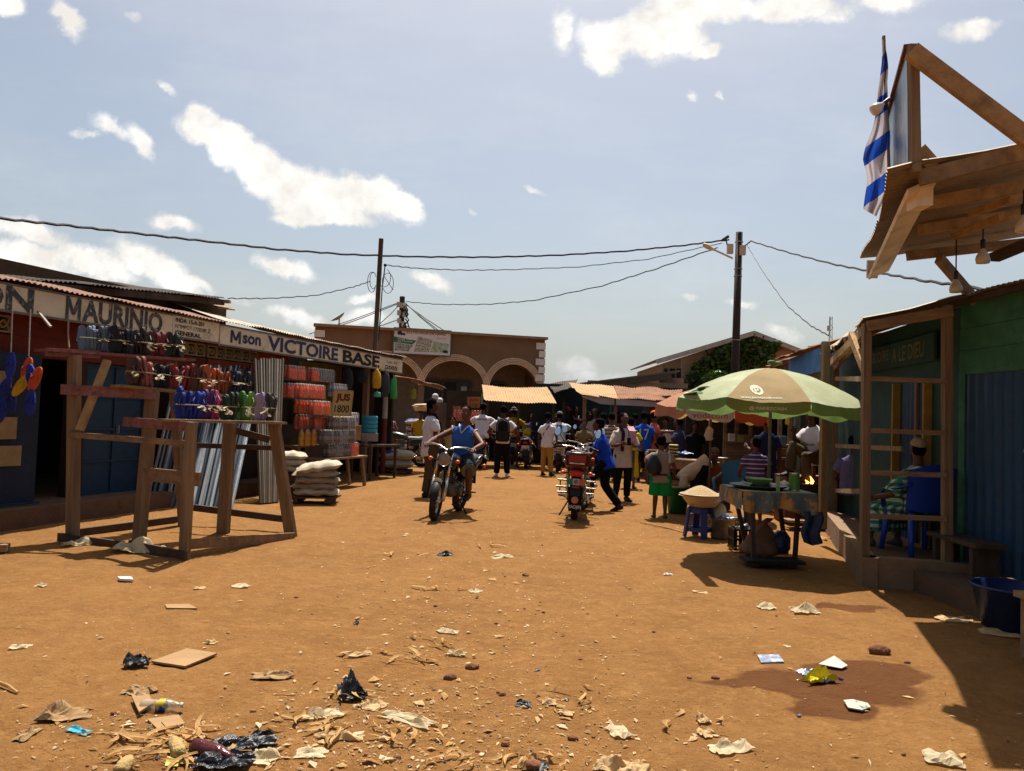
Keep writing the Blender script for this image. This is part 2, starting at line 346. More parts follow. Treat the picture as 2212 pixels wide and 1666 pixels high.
cc = nt.nodes.new('ShaderNodeMix'); cc.data_type = 'RGBA'; lk(nt, ramp(nt, mth('ADD', n3.outputs['Fac'], mth('MULTIPLY', nn, .6)), .38, .62), cc.inputs[0]); cc.inputs[6].default_value = (.80, .77, .72, 1); cc.inputs[7].default_value = (1, .985, .94, 1)
lk(nt, cc.outputs[2], bg2.inputs[0]); bg2.inputs[1].default_value = CLOUD_E
SC.view_settings.view_transform = 'Standard'; SC.view_settings.look = 'None'; SC.view_settings.exposure = EXPO; SC.view_settings.gamma = 1
SC.render.engine = 'CYCLES'; SC.cycles.max_bounces = 8; SC.cycles.diffuse_bounces = 6; SC.cycles.transparent_max_bounces = 12; SC.cycles.use_denoising = True
# ---------------------------------------------------------------- ground
m, nt2, b = newmat('dirt'); g = nt2; tc = g.nodes.new('ShaderNodeTexCoord'); OC = tc.outputs['Object']
def nz(sc, det=6.0, ro=.6, st=None):
    n = nd(g, 'ShaderNodeTexNoise', Scale=sc, Detail=det, Roughness=ro)
    if st:
        mp = g.nodes.new('ShaderNodeMapping'); mp.inputs['Scale'].default_value = st; mp.inputs['Rotation'].default_value = (0, 0, math.radians(17)); lk(g, OC, mp.inputs[0]); lk(g, mp.outputs[0], n.inputs['Vector'])
    else: lk(g, OC, n.inputs['Vector'])
    return n.outputs['Fac']
big = nz(.55, 5); mid = nz(3.2, 7, .7); fine = nz(46, 4, .7); trk = nz(4.0, 4, .5, (1, .10, 1))
c = mixc(g, ramp(g, big, .35, .68), (0.1802, 0.0813, 0.0225), (0.2378, 0.1108, 0.0326))
c = mixc(g, ramp(g, mid, .42, .72), c, (0.2603, 0.1257, 0.0388))
c = mixc(g, ramp(g, trk, .56, .95), c, (0.1702, 0.0764, 0.0225))
c = mixc(g, ramp(g, fine, .55, .72), c, (0.1301, 0.0567, 0.0172))
vo = nd(g, 'ShaderNodeTexVoronoi', Scale=24.0); lk(g, OC, vo.inputs['Vector']); pm = g.nodes.new('ShaderNodeMath'); pm.operation = 'LESS_THAN'; pm.inputs[1].default_value = .13; lk(g, vo.outputs['Distance'], pm.inputs[0])
pk = g.nodes.new('ShaderNodeSeparateColor'); lk(g, vo.outputs['Color'], pk.inputs[0]); pm2 = g.nodes.new('ShaderNodeMath'); pm2.operation = 'GREATER_THAN'; pm2.inputs[1].default_value = .55; lk(g, pk.outputs[0], pm2.inputs[0])
pm3 = g.nodes.new('ShaderNodeMath'); pm3.operation = 'MULTIPLY'; lk(g, pm.outputs[0], pm3.inputs[0]); lk(g, pm2.outputs[0], pm3.inputs[1])
c = mixc(g, pm3.outputs[0], c, mixc(g, pk.outputs[1], (0.0801, 0.037, 0.0143), (0.3103, 0.207, 0.0898)))
# the wet patch: spilt water that soaked the earth
wetn = nd(g, 'ShaderNodeTexNoise', Scale=2.6, Detail=5.0); lk(g, OC, wetn.inputs['Vector'])
wo = g.nodes.new('ShaderNodeVectorMath'); wo.operation = 'MULTIPLY_ADD'; lk(g, wetn.outputs['Color'], wo.inputs[0]); wo.inputs[1].default_value = (.5, .5, 0); wv = g.nodes.new('ShaderNodeVectorMath'); wv.operation = 'ADD'; lk(g, OC, wv.inputs[0]); wv.inputs[1].default_value = (-.25, -.25, 0); lk(g, wv.outputs[0], wo.inputs[2])
wet = None
for px, py, rx, ry in ((1640, 1478, .36, .13), (1780, 1475, .55, .26), (1880, 1450, .42, .2), (1800, 1520, .26, .2), (1950, 1465, .2, .12), (1835, 1310, .36, .1)):
    p = GP(px, py); mp = g.nodes.new('ShaderNodeMapping'); mp.vector_type = 'TEXTURE'; mp.inputs['Location'].default_value = p; mp.inputs['Scale'].default_value = (rx, ry, 1); lk(g, wo.outputs[0], mp.inputs[0])
    ln = g.nodes.new('ShaderNodeVectorMath'); ln.operation = 'LENGTH'; lk(g, mp.outputs[0], ln.inputs[0])
    if wet is None: wet = ln.outputs['Value']
    else:
        q = g.nodes.new('ShaderNodeMath'); q.operation = 'MINIMUM'; lk(g, wet, q.inputs[0]); lk(g, ln.outputs['Value'], q.inputs[1]); wet = q.outputs[0]
wf = ramp(g, wet, 1.07, .88)
n8 = nz(14, 8, .8); c = mixc(g, ramp(g, n8, .5, .78), c, (0.325, 0.1728, 0.0615)); n9 = nz(1.1, 8, .75); c = mixc(g, ramp(g, n9, .52, .74), c, (0.1495, 0.064, 0.0186))
c = mixc(g, wf, c, mixc(g, ramp(g, mid, .35, .7), (0.098, 0.0358, 0.0106), (0.127, 0.0502, 0.0154)))
lk(g, c, b.inputs['Base Color']); b.inputs['Roughness'].default_value = .95; b.inputs['Specular IOR Level'].default_value = .12
h1 = nz(9, 8, .72); ad = g.nodes.new('ShaderNodeMath'); ad.operation = 'MULTIPLY_ADD'; lk(g, fine, ad.inputs[0]); ad.inputs[1].default_value = .35; lk(g, h1, ad.inputs[2])
bp = nd(g, 'ShaderNodeBump', Strength=.9, Distance=.06); lk(g, ad.outputs[0], bp.inputs['Height']); lk(g, bp.outputs[0], b.inputs['Normal'])
DIRT = m
def gz(x, y):
    d = math.hypot(x, y); k = max(0, min(1, (24-d)/12))
    return k*(.016*noise.noise(V((x*.9, y*.9, 3)))+.010*noise.noise(V((x*2.7, y*2.7, 9)))+.006*noise.noise(V((x*7, y*7, 1)))+.016*noise.noise(V(((x*.954-y*.3)*2.6, (x*.3+y*.954)*.16, 5)))+.004*noise.noise(V((x*15, y*15, 4)))) - .012*k
gb = MB()
gxs = [-400, -150, -60, -30]+[-16+i*.25 for i in range(0, 33)]+[-7.75+i*.09 for i in range(1, 173)]+[8.2+i*.5 for i in range(0, 18)]+[30, 60, 150, 400]
gys = [-60, -20, -6, -2, 0, 1]+[1.8+i*.075 for i in range(0, 96)]+[9.1+i*.16 for i in range(0, 80)]+[22.5+i for i in range(0, 14)]+[45, 70, 120, 300, 900]
nx_, ny_ = len(gxs), len(gys)
gb.add([V((x, y, gz(x, y))) for y in gys for x in gxs], [(j*nx_+i, j*nx_+i+1, (j+1)*nx_+i+1, (j+1)*nx_+i) for j in range(ny_-1) for i in range(nx_-1)])
tag(gb.build('ground', DIRT, None, smooth=True, base=(0, 0, 0)), None, None, None, 'structure')
# ================================================================= buildings
WOODZ = Mw('wood_upright', '#786046', 'z'); WOODN = Mw('wood_weathered', '#806648', 'n'); WOODX = Mw('wood_level', '#7c6044', 'x'); WOODY = Mw('wood_level_deep', '#6a4a30', 'y')
WOODP = M('red_painted_wood', '#7d4f48', var=.35, scale=9, blot='#5a3a2c', blots=(.5, .62), bscale=14)
WOODO = Mw('orange_new_wood', '#96744a', 'n'); WOODD = Mw('dark_wood', '#443326', 'n')
ZINC = M('galvanised_sheet', '#8f8a80', .5, .25, 2, .1, .55, blot='#7a5a40', blots=(.55, .75)); RUST = M('rusty_sheet', '#7c5232', .85, .3, 3, .2, .1, blot='#573420', blots=(.5, .62), bscale=5)
TANR = M('tan_rusty_sheet', '#9b7a50', .75, .2, 3, .15, .15, blot='#84603e', blots=(.55, .7)); DARKR = M('dark_sheet', '#2c2620', .9)
EAVE = M('rust_red_sheet', '#7d5a48', .85, .3, 8, .2, blot='#4e3226')
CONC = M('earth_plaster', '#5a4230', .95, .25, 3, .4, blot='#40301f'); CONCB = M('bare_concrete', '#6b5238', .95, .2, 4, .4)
SIGNW = M('dirty_sign_white', '#cdbea2', .85, .14, 2.5, .1, blot='#9a8664', blots=(.52, .72), bscale=4); BLUEM = M('blue_painted_metal', '#0f2d44', .6, .2, 3, .1, blot='#0c2032')
REDW = M('brick_red_paint', '#5c2012', .9, .25, 3, .2, blot='#40170b', blots=(.55, .7)); ORW = M('orange_red_paint', '#7a3018', .9, .2, 3, .2); BLACK = M('black_paint', '#141210', .8, .1); DKIN = M('dark_brown_wall', '#382c22', .95, .3)  # DKIN: one dark brown for inner, back and side walls
def wallbox(mb, s0, s1, t0, t1, z0, z1): return mb.sbox(s0, s1, t0, t1, z0, z1)
# ---- left row, first shop
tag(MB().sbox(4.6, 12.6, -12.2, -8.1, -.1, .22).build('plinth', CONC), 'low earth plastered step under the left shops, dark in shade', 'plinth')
b1 = thing('shop_building', 'dark low shop behind the sandal stand with blue metal doors and red band', 'shop', S(8, -9, .2))
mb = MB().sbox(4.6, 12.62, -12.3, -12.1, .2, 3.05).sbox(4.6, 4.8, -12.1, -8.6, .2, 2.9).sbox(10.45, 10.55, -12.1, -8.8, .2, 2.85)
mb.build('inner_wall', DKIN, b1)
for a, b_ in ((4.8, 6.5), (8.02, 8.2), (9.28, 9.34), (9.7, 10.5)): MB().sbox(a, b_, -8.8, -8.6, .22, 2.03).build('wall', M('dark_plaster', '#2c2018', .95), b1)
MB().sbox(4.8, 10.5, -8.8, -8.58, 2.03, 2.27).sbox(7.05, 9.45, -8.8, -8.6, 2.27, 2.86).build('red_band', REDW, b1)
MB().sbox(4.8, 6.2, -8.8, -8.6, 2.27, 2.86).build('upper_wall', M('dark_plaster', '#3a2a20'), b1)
def breeze(par, s0, s1, z0, z1, t=-8.6):
    n = max(1, round((s1-s0)/.21)); mb = MB(); w_ = (s1-s0)/n; mat = M('vent_block_concrete', '#84735c', .95, .2, 8, .3)
    for i in range(n):
        a = s0+i*w_; mb.sbox(a, a+.022, t-.1, t, z0, z1); mb.sbox(a+w_-.022, a+w_-.001, t-.1, t, z0, z1); mb.sbox(a+.022, a+w_-.022, t-.1, t-.002, z0, z0+.025); mb.sbox(a+.022, a+w_-.022, t-.1, t-.002, z1-.025, z1)
        zc = (z0+z1)/2; sc = a+w_/2; r = .05
        for (p, q) in (((a+.02, z0+.02), (sc-r, zc)), ((a+.02, z1-.02), (sc-r, zc)), ((a+w_-.02, z0+.02), (sc+r, zc)), ((a+w_-.02, z1-.02), (sc+r, zc)), ((sc-r, zc), (sc, zc+r)), ((sc, zc+r), (sc+r, zc)), ((sc+r, zc), (sc, zc-r)), ((sc, zc-r), (sc-r, zc))):
            mb.beam(S(p[0], t-.05, p[1]), S(q[0], t-.05, q[1]), .085, .02, DS)
    mb.sbox(s0, s1, t-.2, t-.12, z0, z1) if False else None
    mb.build('vent_block', mat, par)
breeze(b1, 6.2, 7.05, 2.29, 2.5); breeze(b1, 9.45, 10.5, 2.29, 2.5)
MB().sbox(6.2, 7.05, -8.8, -8.62, 2.5, 2.86).build('vent_lintel', REDW, b1); MB().sbox(9.45, 10.5, -8.8, -8.62, 2.5, 2.86).build('vent_lintel', REDW, b1)
def mdoor(par, s0, s1, z0, z1, t, mat, rows=4, hs=None):
    d = MB().sbox(s0, s1, t-.05, t, z0, z1).build('door', mat, par); f = MB(); sm_ = (s0+s1)/2
    for a in (s0, sm_-.015, s1-.03): f.sbox(a, a+.03, t+.001, t+.022, z0, z1)
    for k in range(rows+1): z = z0+(z1-z0-.03)*k/rows; f.sbox(s0+.03, sm_-.016, t+.001, t+.02, z, z+.03).sbox(sm_+.016, s1-.031, t+.001, t+.02, z, z+.03)
    f.build('door_frame', BLUEM, d); h = MB(); h.box(S(sm_+.06, t+.035, (z0+z1)/2), .03, .03, .12); h.build('handle', M('steel', '#8a8a88', .4, metal=.8), d); return d
mdoor(b1, 8.2, 9.28, .22, 2.02, -8.66, BLUEM, 4)
# open blue door leaf that carries posters and paper bags
dl = MB().beam(S(6.5, -8.45, .25), S(7.3, -8.3, .25), .05, .02).build('open_door', BLUEM, b1)
MB().obox((S(6.5, -8.5, 1.15)+S(7.32, -8.42, 1.15))/2, (S(7.32, -8.42)-S(6.5, -8.5))/2, NS*.02, ZUP*.9).build('door_leaf', M('navy_painted_board', '#101e30', .7, .2), dl)
PAP = M('brown_card', '#8a7552', .9, .2, 5)
for i, (a, z, w_, h_) in enumerate(((6.62, 1.62, .3, .2), (6.5, 1.02, .52, .26), (6.5, .7, .26, .26), (6.8, .7, .3, .24))):
    MB().obox(S(a+w_/2, -8.42, z+h_/2), DS*w_/2+NS*.02, NS*.012, ZUP*h_/2).build('poster', PAP, dl)
b1r = MB().corr(S(4.6, -8.2, 2.865), S(10.48, -8.2, 2.865), S(10.48, -8.95, 3.02), S(4.6, -8.95, 3.02), seed=3, dent=.012, rag=.03).build('roof', EAVE, b1, smooth=True)
# ---- upper storey roof behind it
A = WT(20, 603, -9.05); Bp = WT(488, 644, -9.05); b3 = thing('shed_building', 'taller brown shed behind the first shop with dark overhanging sheet roof', 'shed', S(9, -10.5, 0))
ub = -DS*0+(-NS)
mb = MB().sbox(5.2, 12.0, -9.55, -9.4, 2.7, 3.32).sbox(11.9, 12.0, -13, -9.56, 2.5, 3.42).sbox(5.2, 5.3, -13, -9.56, 2.5, 3.1); mb.build('wall', M('brown_block_wall', '#4a3826', .95, .2), b3)
back = V((0, 0, .45))-NS*3.6
MB().corr(A-DS*1.6-V((0, 0, .12)), Bp, Bp+back, A-DS*1.6+back, seed=9, dent=.014, rag=.04).build('roof', M('blackened_sheet', '#3a3029', .9, .3, 4, .2, blot='#6c5a44', blots=(.6, .75)), b3, smooth=True)
MB().beam(A-DS*1.6-V((0, 0, .19))-NS*.05, Bp-V((0, 0, .08))-NS*.05, .05, .1).build('fascia_beam', WOODD, b3)
rf = MB()
for k in range(9): a = A.lerp(Bp, k/8.0); rf.beam(a-V((0, 0, .06))-NS*.1, a+back*.9-V((0, 0, .06)), .05, .08)
rf.build('rafter', WOODD, b3)
MB().beam(WT(470, 651, -9.2), WT(497, 652, -9.0), .12, .05).beam(WT(478, 660, -9.3), WT(489, 668, -9.0), .3, .02).build('loose_board', WOODN, b3)
# ---- left row, second shop
b2 = thing('shop_building', 'drinks shop with long white sign, orange wall band and open dark front', 'shop', S(14, -9, .2))
MB().sbox(10.56, 12.9, -8.8, -8.6, .22, 2.03).build('wall', M('dark_plaster', '#3a2a20'), b2)
MB().sbox(10.56, 12.9, -8.8, -8.59, 2.03, 2.27).sbox(11.9, 12.9, -8.8, -8.6, 2.27, 2.84).build('orange_band', ORW, b2)
breeze(b2, 10.56, 11.9, 2.29, 2.5)
MB().sbox(10.56, 11.9, -8.8, -8.62, 2.5, 2.84).build('vent_lintel', ORW, b2)
MB().sbox(12.8, 12.9, -12, -8.81, .0, 2.84).sbox(12.9, 17.3, -11.1, -11, 0, 2.9).build('inner_wall', M('dark_brown_boards', '#2b2219', .95), b2)  # dark brown boards for the inner walls
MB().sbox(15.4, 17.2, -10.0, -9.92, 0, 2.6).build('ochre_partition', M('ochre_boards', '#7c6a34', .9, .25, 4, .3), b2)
MB().sbox(17.2, 17.3, -11, -8.5, 0, 2.75).build('end_wall', M('dark_brown_boards', '#2b2219'), b2)
MB().sbox(16.15, 16.27, -8.75, -8.63, 0, 2.6).build('corner_post', WOODZ, b2)
MB().corr(S(10.5, -8.2, 2.88), S(17.35, -8.2, 2.85), S(17.35, -9.9, 2.86), S(10.5, -9.9, 3.36), seed=5, dent=.014, rag=.04).build('roof', M('pale_zinc_sheet', '#94897a', .6, .25, 3, .1, .3, blot='#6d4c36', blots=(.42, .62)), b2, smooth=True)
MB().sbox(10.5, 17.3, -8.36, -8.31, 2.78, 2.84).build('eave_beam', WOODD, b2)
pm = MB().lathe([(.065, 0), (.065, 2.52)], GP(829, 1020), n=14, cap=True); 
pst = solo(MB().lathe([(.065, 0), (.063, 1.33)], XY(831, 18.7), n=14, cap=True), 'awning_post', 'round post at the drinks shop corner, red below and white above', 'post', M('red_post_paint', '#5c2420', .7))
MB().lathe([(.064, 1.331), (.062, 2.6)], XY(831, 18.7), n=14, cap=True).build('painted_top', M('white_post_paint', '#9a928a', .7), pst)
aw = thing('awning', 'small rusty sheet awning past the end of the drinks shop sign', 'awning', S(18.4, -8.6, 2.3))
MB().corr(S(17.4, -8.0, 2.33), S(19.2, -7.9, 2.2), S(19.2, -9.5, 2.5), S(17.4, -9.5, 2.55), seed=8, dent=.02).build('sheet', RUST, aw, smooth=True); MB().beam(S(17.4, -8.1, 2.3), S(19.2, -8.0, 2.17), .04, .07).build('beam', WOODN, aw)
# ---- the painted signs on the left row
def signboard(label, s0, s1, z0, z1, t, lets, dz=0, cat='shop sign'):
    r = thing('shop_sign', label, cat, S((s0+s1)/2, t, z0)); e = DS*(s1-s0)/2+V((0, 0, dz/2))
    MB().obox(S((s0+s1)/2, t-.015, (z0+z1)/2), e, NS*.015, ZUP*(z1-z0)/2).build('board', SIGNW, r)
    MB().obox(S((s0+s1)/2, t+.004, z0+.012), e, NS*.008, ZUP*.012).obox(S((s0+s1)/2, t+.004, z1-.012), e, NS*.008, ZUP*.012).build('frame', M('sign_frame', '#6a6058', .8), r)
    for (tx, a, b_, za, zb, mat, bold) in lets: lettering(tx, r, mat, S(a, t+.006+.002*rnd.random(), za), DS+V((0, 0, dz/(s1-s0))), ZUP, zb-za, b_-a, bold)
    return r
LGR = M('slate_lettering', '#3a3d40', .7, .4, 14, .1, blot='#a08c78', blots=(.54, .66), bscale=16); LBL = M('navy_lettering', '#232c4c', .7, .3, 9, .1, blot='#6a6670', blots=(.58, .75), bscale=8); LBK = M('black_lettering', '#1a1815', .8)
s1_ = signboard('weathered beige sign with big slate capitals ON MAURINIO over first shop', 5.6, 9.37, 2.5, 2.84, -8.28, [('SON', 6.0, 7.05, 2.525, 2.815, LGR, .035), ('MAURINIO', 7.5, 9.16, 2.525, 2.815, LGR, .035)])
signboard('small square sign panel lettered GENERAL between the two long signs', 9.385, 10.42, 2.5, 2.85, -8.285, [('INDA: 15-A-201', 9.43, 10.05, 2.735, 2.80, LBK, .02), ('N°IMPOT.1720589 Z', 9.43, 10.2, 2.645, 2.705, LBK, .02), ('GENERAL', 9.43, 10.0, 2.54, 2.61, LBK, .03)])
signboard('long pale sign with navy letters Mson VICTOIRE BASE over drinks shop', 10.45, 16.1, 2.47, 2.82, -8.28, [('M', 10.7, 11.0, 2.55, 2.76, LBL, .01), ('son', 11.02, 11.52, 2.57, 2.72, LBL, .03), ('VICTOIRE', 11.72, 14.15, 2.52, 2.785, LBL, .03), ('BASE', 14.35, 16.02, 2.51, 2.775, LBK, .035)], dz=-.02)
signboard('short grimy sign end panel with faded black writing at the shop corner', 16.12, 17.25, 2.44, 2.80, -8.285, [('Loc. N°', 16.4, 17.0, 2.65, 2.72, LBK, .0), ('2005', 16.35, 16.95, 2.5, 2.6, LBK, .02)])
# ---- brown arcaded building at the end of the street
BL_ = XY(672, 29.8); BR_ = XY(1172, 32.0); e_ = (BR_-BL_); BW = e_.length; e_ = e_/BW; n_ = V((e_.y, -e_.x, 0))   # n_ faces the camera
def B(x, d, z): return BL_+e_*x+n_*d+V((0, 0, z))
bb = thing('arcade_building', 'brown textured building with three arches closing the street', 'building', B(BW/2, 0, 0))
ZT = 4.72; BRW = Mbrick('brown_facade', '#dab891', '#b8926c', '#7c5e44', 8, .28, .34, .13, (e_.x, e_.y), bump=.9)
def bx(px): # local x of a picture column on the facade
    d = ray(px, 830); k = (n_.dot(BL_))/(n_.x*d.x+n_.y*d.y); return (V((d.x*k, d.y*k, 0))-BL_).dot(e_)
arches = [(bx(762), bx(903)), (bx(917), bx(1044)), (bx(1058), bx(1160))]; ZS = 2.62
mb = MB(); x_prev = 0
for a, b_ in arches:
    c_ = (a+b_)/2; r_ = (b_-a)/2; rz_ = min(r_, 1.02)
    mb.obox(B((x_prev+a)/2, -.1, ZT/2), e_*(a-x_prev)/2, n_*.1, ZUP*ZT/2)
    N_ = 24
    vs = []; 
    for i in range(N_+1):
        th = math.pi*(1-i/N_); x = c_+r_*math.cos(th); z = ZS+rz_*math.sin(th)
        vs += [B(x, 0, z), B(x, 0, ZT), B(x, -.35, z)]
    mb.add(vs, [(3*i, 3*i+3, 3*i+4, 3*i+1) for i in range(N_)]+[(3*i+2, 3*i+5, 3*i+3, 3*i) for i in range(N_)])
    mb.obox(B((a+b_)/2, -.36, ZT-.3), e_*r_, n_*.02, ZUP*.3)
    x_prev = b_
mb.obox(B((x_prev+BW)/2, -.1, ZT/2), e_*(BW-x_prev)/2, n_*.1, ZUP*ZT/2)
mb.build('wall', BRW, bb)
tr = MB()
for a, b_ in arches:
    c_ = (a+b_)/2; r_ = (b_-a)/2; rz_ = min(r_, 1.02)
    for o_ in (.04, .11, .18, .25): tr.tube([B(c_+(r_+o_)*math.cos(math.pi*(1-i/24)), .012, ZS+(rz_+o_)*math.sin(math.pi*(1-i/24))) for i in range(25)], .028, 6)
tr.build('arch_moulding', M('arch_trim', '#d2b494', .9), bb)
MB().obox(B(BW/2, .05, ZT+.04), e_*(BW/2+.06), n_*.2, ZUP*.05).build('coping', M('coping_concrete', '#8a6e58', .9), bb)
for sd_ in (0, 1):
    q = MB()
    for k in range(7):
        w_ = .27 if k % 2 else .4; xc = w_/2-.02 if sd_ == 0 else BW-w_/2+.02
        q.obox(B(xc, .02, ZT-.28-k*.33), e_*w_/2, n_*.05, ZUP*.135)
    q.build('quoin', M('white_quoin', '#d8ccc2', .9, .1), bb)
MB().obox(B(BW/2, -2.6, ZT/2), e_*BW/2, n_*.1, ZUP*ZT/2).build('veranda_wall', M('veranda_brown', '#8f7a68', .9, .2), bb)
MB().obox(B(BW/2, -1.4, ZT-.2), e_*BW/2, n_*1.3, ZUP*.06).build('ceiling', DKIN, bb)
MB().obox(B(.08, -1.4, ZT/2), e_*.08, n_*1.2, ZUP*ZT/2).build('side_wall', BRW, bb); MB().obox(B(BW-.08, -3.4, ZT/2), e_*.08, n_*3.2, ZUP*ZT/2).build('side_wall', BRW, bb)
for k, (pa, pb, mt) in enumerate(((930, 968, '#2a2724'), (975, 1010, '#181614'), (1014, 1040, '#4a5660'), (780, 830, '#1d1b19'), (1070, 1120, '#1d1b19'))):
    xa, xb = bx(pa), bx(pb); d_ = MB().obox(B((xa+xb)/2, -2.46, 1.45), e_*(xb-xa)/2, n_*.03, ZUP*1.45).build('door', M('veranda_door%s' % mt[1:], mt, .4, .15), bb)
    MB().obox(B(xa, -2.42, 1.45), e_*.05, n_*.05, ZUP*1.47).obox(B(xb, -2.42, 1.45), e_*.05, n_*.05, ZUP*1.47).obox(B((xa+xb)/2, -2.42, 2.95), e_*(xb-xa)/2, n_*.05, ZUP*.05).build('door_frame', M('grey_frame', '#5c5650', .7), d_)
# billboard on the parapet
x0, x1 = bx(845), bx(969); z1 = 1.5+(B((x0+x1)/2, 0, 0).y)*(891-711)/FPX; z0 = 1.5+(B((x0+x1)/2, 0, 0).y)*(892-767)/FPX
bi = thing('billboard', 'white and green printed shop billboard fixed to the brown parapet', 'billboard', B((x0+x1)/2, .1, z0)); H_ = z1-z0; W_ = x1-x0
BW_ = M('billboard_white', '#d8cec6', .7, .06, 3, .05)
MB().obox(B((x0+x1)/2, .14, (z0+z1)/2), e_*W_/2, n_*.04, ZUP*H_/2).build('board', BW_, bi)
fr = MB(); 
for (a, c2, ww, hh) in ((0, .5, .03, 1), (1, .5, .03, 1)): fr.obox(B(x0+a*W_, .16, (z0+z1)/2), e_*.02, n_*.04, ZUP*H_/2)
fr.obox(B((x0+x1)/2, .16, z0), e_*W_/2, n_*.04, ZUP*.02).obox(B((x0+x1)/2, .16, z1), e_*W_/2, n_*.04, ZUP*.02); fr.build('frame', M('grey_frame', '#5c5650'), bi)
def pnl(name, us, mat, o=.186): # polygon in billboard fractions
    MB().add([B(x0+u*W_, o, z0+v*H_) for u, v in us], [tuple(range(len(us)))]).build(name, mat, bi)
pnl('green_band', [(.01, .66), (.4, .54), (.33, .38), (.01, .44)], M('print_green', '#2f6b4c', .7, .3, 6)); pnl('photo_panel', [(.03, .42), (.34, .36), (.27, .1), (.03, .12)], M('print_goods', '#7f9a6a', .7, .8, 26, 0, col2='#d0d4c0', blot='#26301c', blots=(.5, .6), bscale=22), .1865)
pnl('photo_panel', [(.42, .72), (.68, .6), (.62, .12), (.36, .1)], M('print_shelves', '#b0a896', .7, .6, 18, 0, blot='#3a3c2c', blots=(.52, .6), bscale=16), .1865); pnl('photo_panel', [(.7, .55), (.97, .48), (.95, .12), (.64, .12)], M('print_fridges', '#a9b49a', .7, .5, 16, 0, blot='#8f9426', blots=(.5, .64), bscale=9), .1865)
lettering('ETS PATRICK DE GENIE', bi, M('gold_print', '#8f7436', .7), B(x0+.22*W_, .188, z0+.80*H_), e_+V((0, 0, -.0)), ZUP, .13*H_, .68*W_, .03)
lettering('Vente Piece', bi, BW_, B(x0+.07*W_, .189, z0+.55*H_), e_, ZUP, .07*H_, .26*W_, .02); lettering('des Machines', bi, BW_, B(x0+.07*W_, .189, z0+.46*H_), e_, ZUP, .07*H_, .26*W_, .02); lettering('Accessoires', bi, M('gold_print', '#8f7436'), B(x0+.74*W_, .188, z0+.66*H_), e_, ZUP, .05*H_, .18*W_)
pnl('printed_figure', [(.07, .74), (.2, .72), (.19, .83), (.15, .8), (.13, .88), (.10, .96), (.085, .88), (.06, .83)], M('print_dark', '#24303a', .7), .187); pnl('printed_logo', [(.87, .12), (.95, .1), (.95, .2), (.9, .24), (.86, .2)], M('print_dark', '#24303a'), .188)
dp = B(bx(727), -.4, ZT+.1); ds_ = thing('satellite_dish', 'pale round satellite dish on the brown parapet', 'dish', dp)
MB().lathe([(.001, 0), (.12, .015), (.24, .06), (.33, .12)], dp+V((0, 0, .28)), (-.5, -.2, .75), n=20).build('reflector', M('dish_paint', '#8d8478', .6), ds_, smooth=True); MB().tube([dp, dp+V((0, 0, .3))], .025, 8).build('mast', WOODD, ds_)
# ---- brick house at right
bY = 30.0; hb = thing('brick_house', 'brick gable house with white roof edge and climbing creeper', 'house', XY(1570, bY))
pL, pP, pR = YP(1431, 785, bY), YP(1622, 725, bY), YP(1718, 757, bY); pE = YP(1760, 775, bY)
BRK = Mbrick('house_brick', '#bc9070', '#a0745a', '#a08a74', 4, .5, .22, .04, (1, 0)); x_s = YP(1472, 800, bY).x
def zr(x): return pL.z+(pP.z-pL.z)*(x-pL.x)/(pP.x-pL.x) if x <= pP.x else pP.z+(pE.z-pP.z)*(x-pP.x)/(pE.x-pP.x)
mb = MB(); xs = [x_s, (x_s+pP.x)/2, pP.x, pE.x]; vs = [V((x, bY+d, 0)) for d in (0, 6) for x in xs]+[V((x, bY+d, zr(x))) for d in (0, 6) for x in xs]
mb.add(vs, [(i, i+1, i+9, i+8) for i in range(3)]+[(3, 7, 15, 11)]); mb.build('gable_wall', BRK, hb)
MB().add([V((x_s-.001, bY, 0)), V((pL.x, bY+.02, 0)), V((pL.x, bY+.02, zr(pL.x))), V((x_s-.001, bY, zr(x_s))), V((pL.x, bY+6, 0)), V((pL.x, bY+6, zr(pL.x)))], [(1, 0, 3, 2), (4, 1, 2, 5)]).build('rendered_wall', M('grey_render', '#84735f', .95, .15, 2), hb)
for px, w_ in ((1438, .12), (1449, .09), (1455, .09), (1466, .16)):
    p = YP(px, 815, bY); wd = MB().box((p.x, bY-.005, p.z+.06), w_, .06, .55).build('window', BLACK, hb); MB().box((p.x, bY-.045, p.z-.24), w_+.05, .05, .05).build('sill', M('grey_render', '#84735f'), wd)
p = YP(1630, 752, bY); wd = MB().box((p.x, bY-.005, p.z), .42, .08, .42).build('window', BLACK, hb); MB().box((p.x-.05, bY-.06, p.z), .03, .03, .42).box((p.x, bY-.05, p.z-.23), .5, .05, .04).build('frame', M('grey_frame', '#5c5650'), wd)
rm = MB(); pl2 = YP(1413, 783, bY)
for (a, b_) in ((V((pl2.x, 0, pl2.z)), V((pP.x, 0, pP.z+.06))), (V((pP.x, 0, pP.z+.06)), V((pE.x, 0, pE.z)))):
    rm.obox((a+b_)/2+V((0, bY+2.8, .06)), (b_-a)/2, V((0, 3.2, 0)), V((0, 0, .025)))
rm.build('roof', M('brown_roof_sheet', '#6d5c50', .7), hb)
fm = MB(); fm.beam(V((pl2.x, bY-.44, pl2.z-.02)), V((pP.x, bY-.44, pP.z+.05)), .03, .17).beam(V((pP.x, bY-.44, pP.z+.05)), V((pE.x, bY-.44, pE.z-.02)), .03, .17); fm.build('verge_board', M('verge_white', '#a49c94', .8), hb)
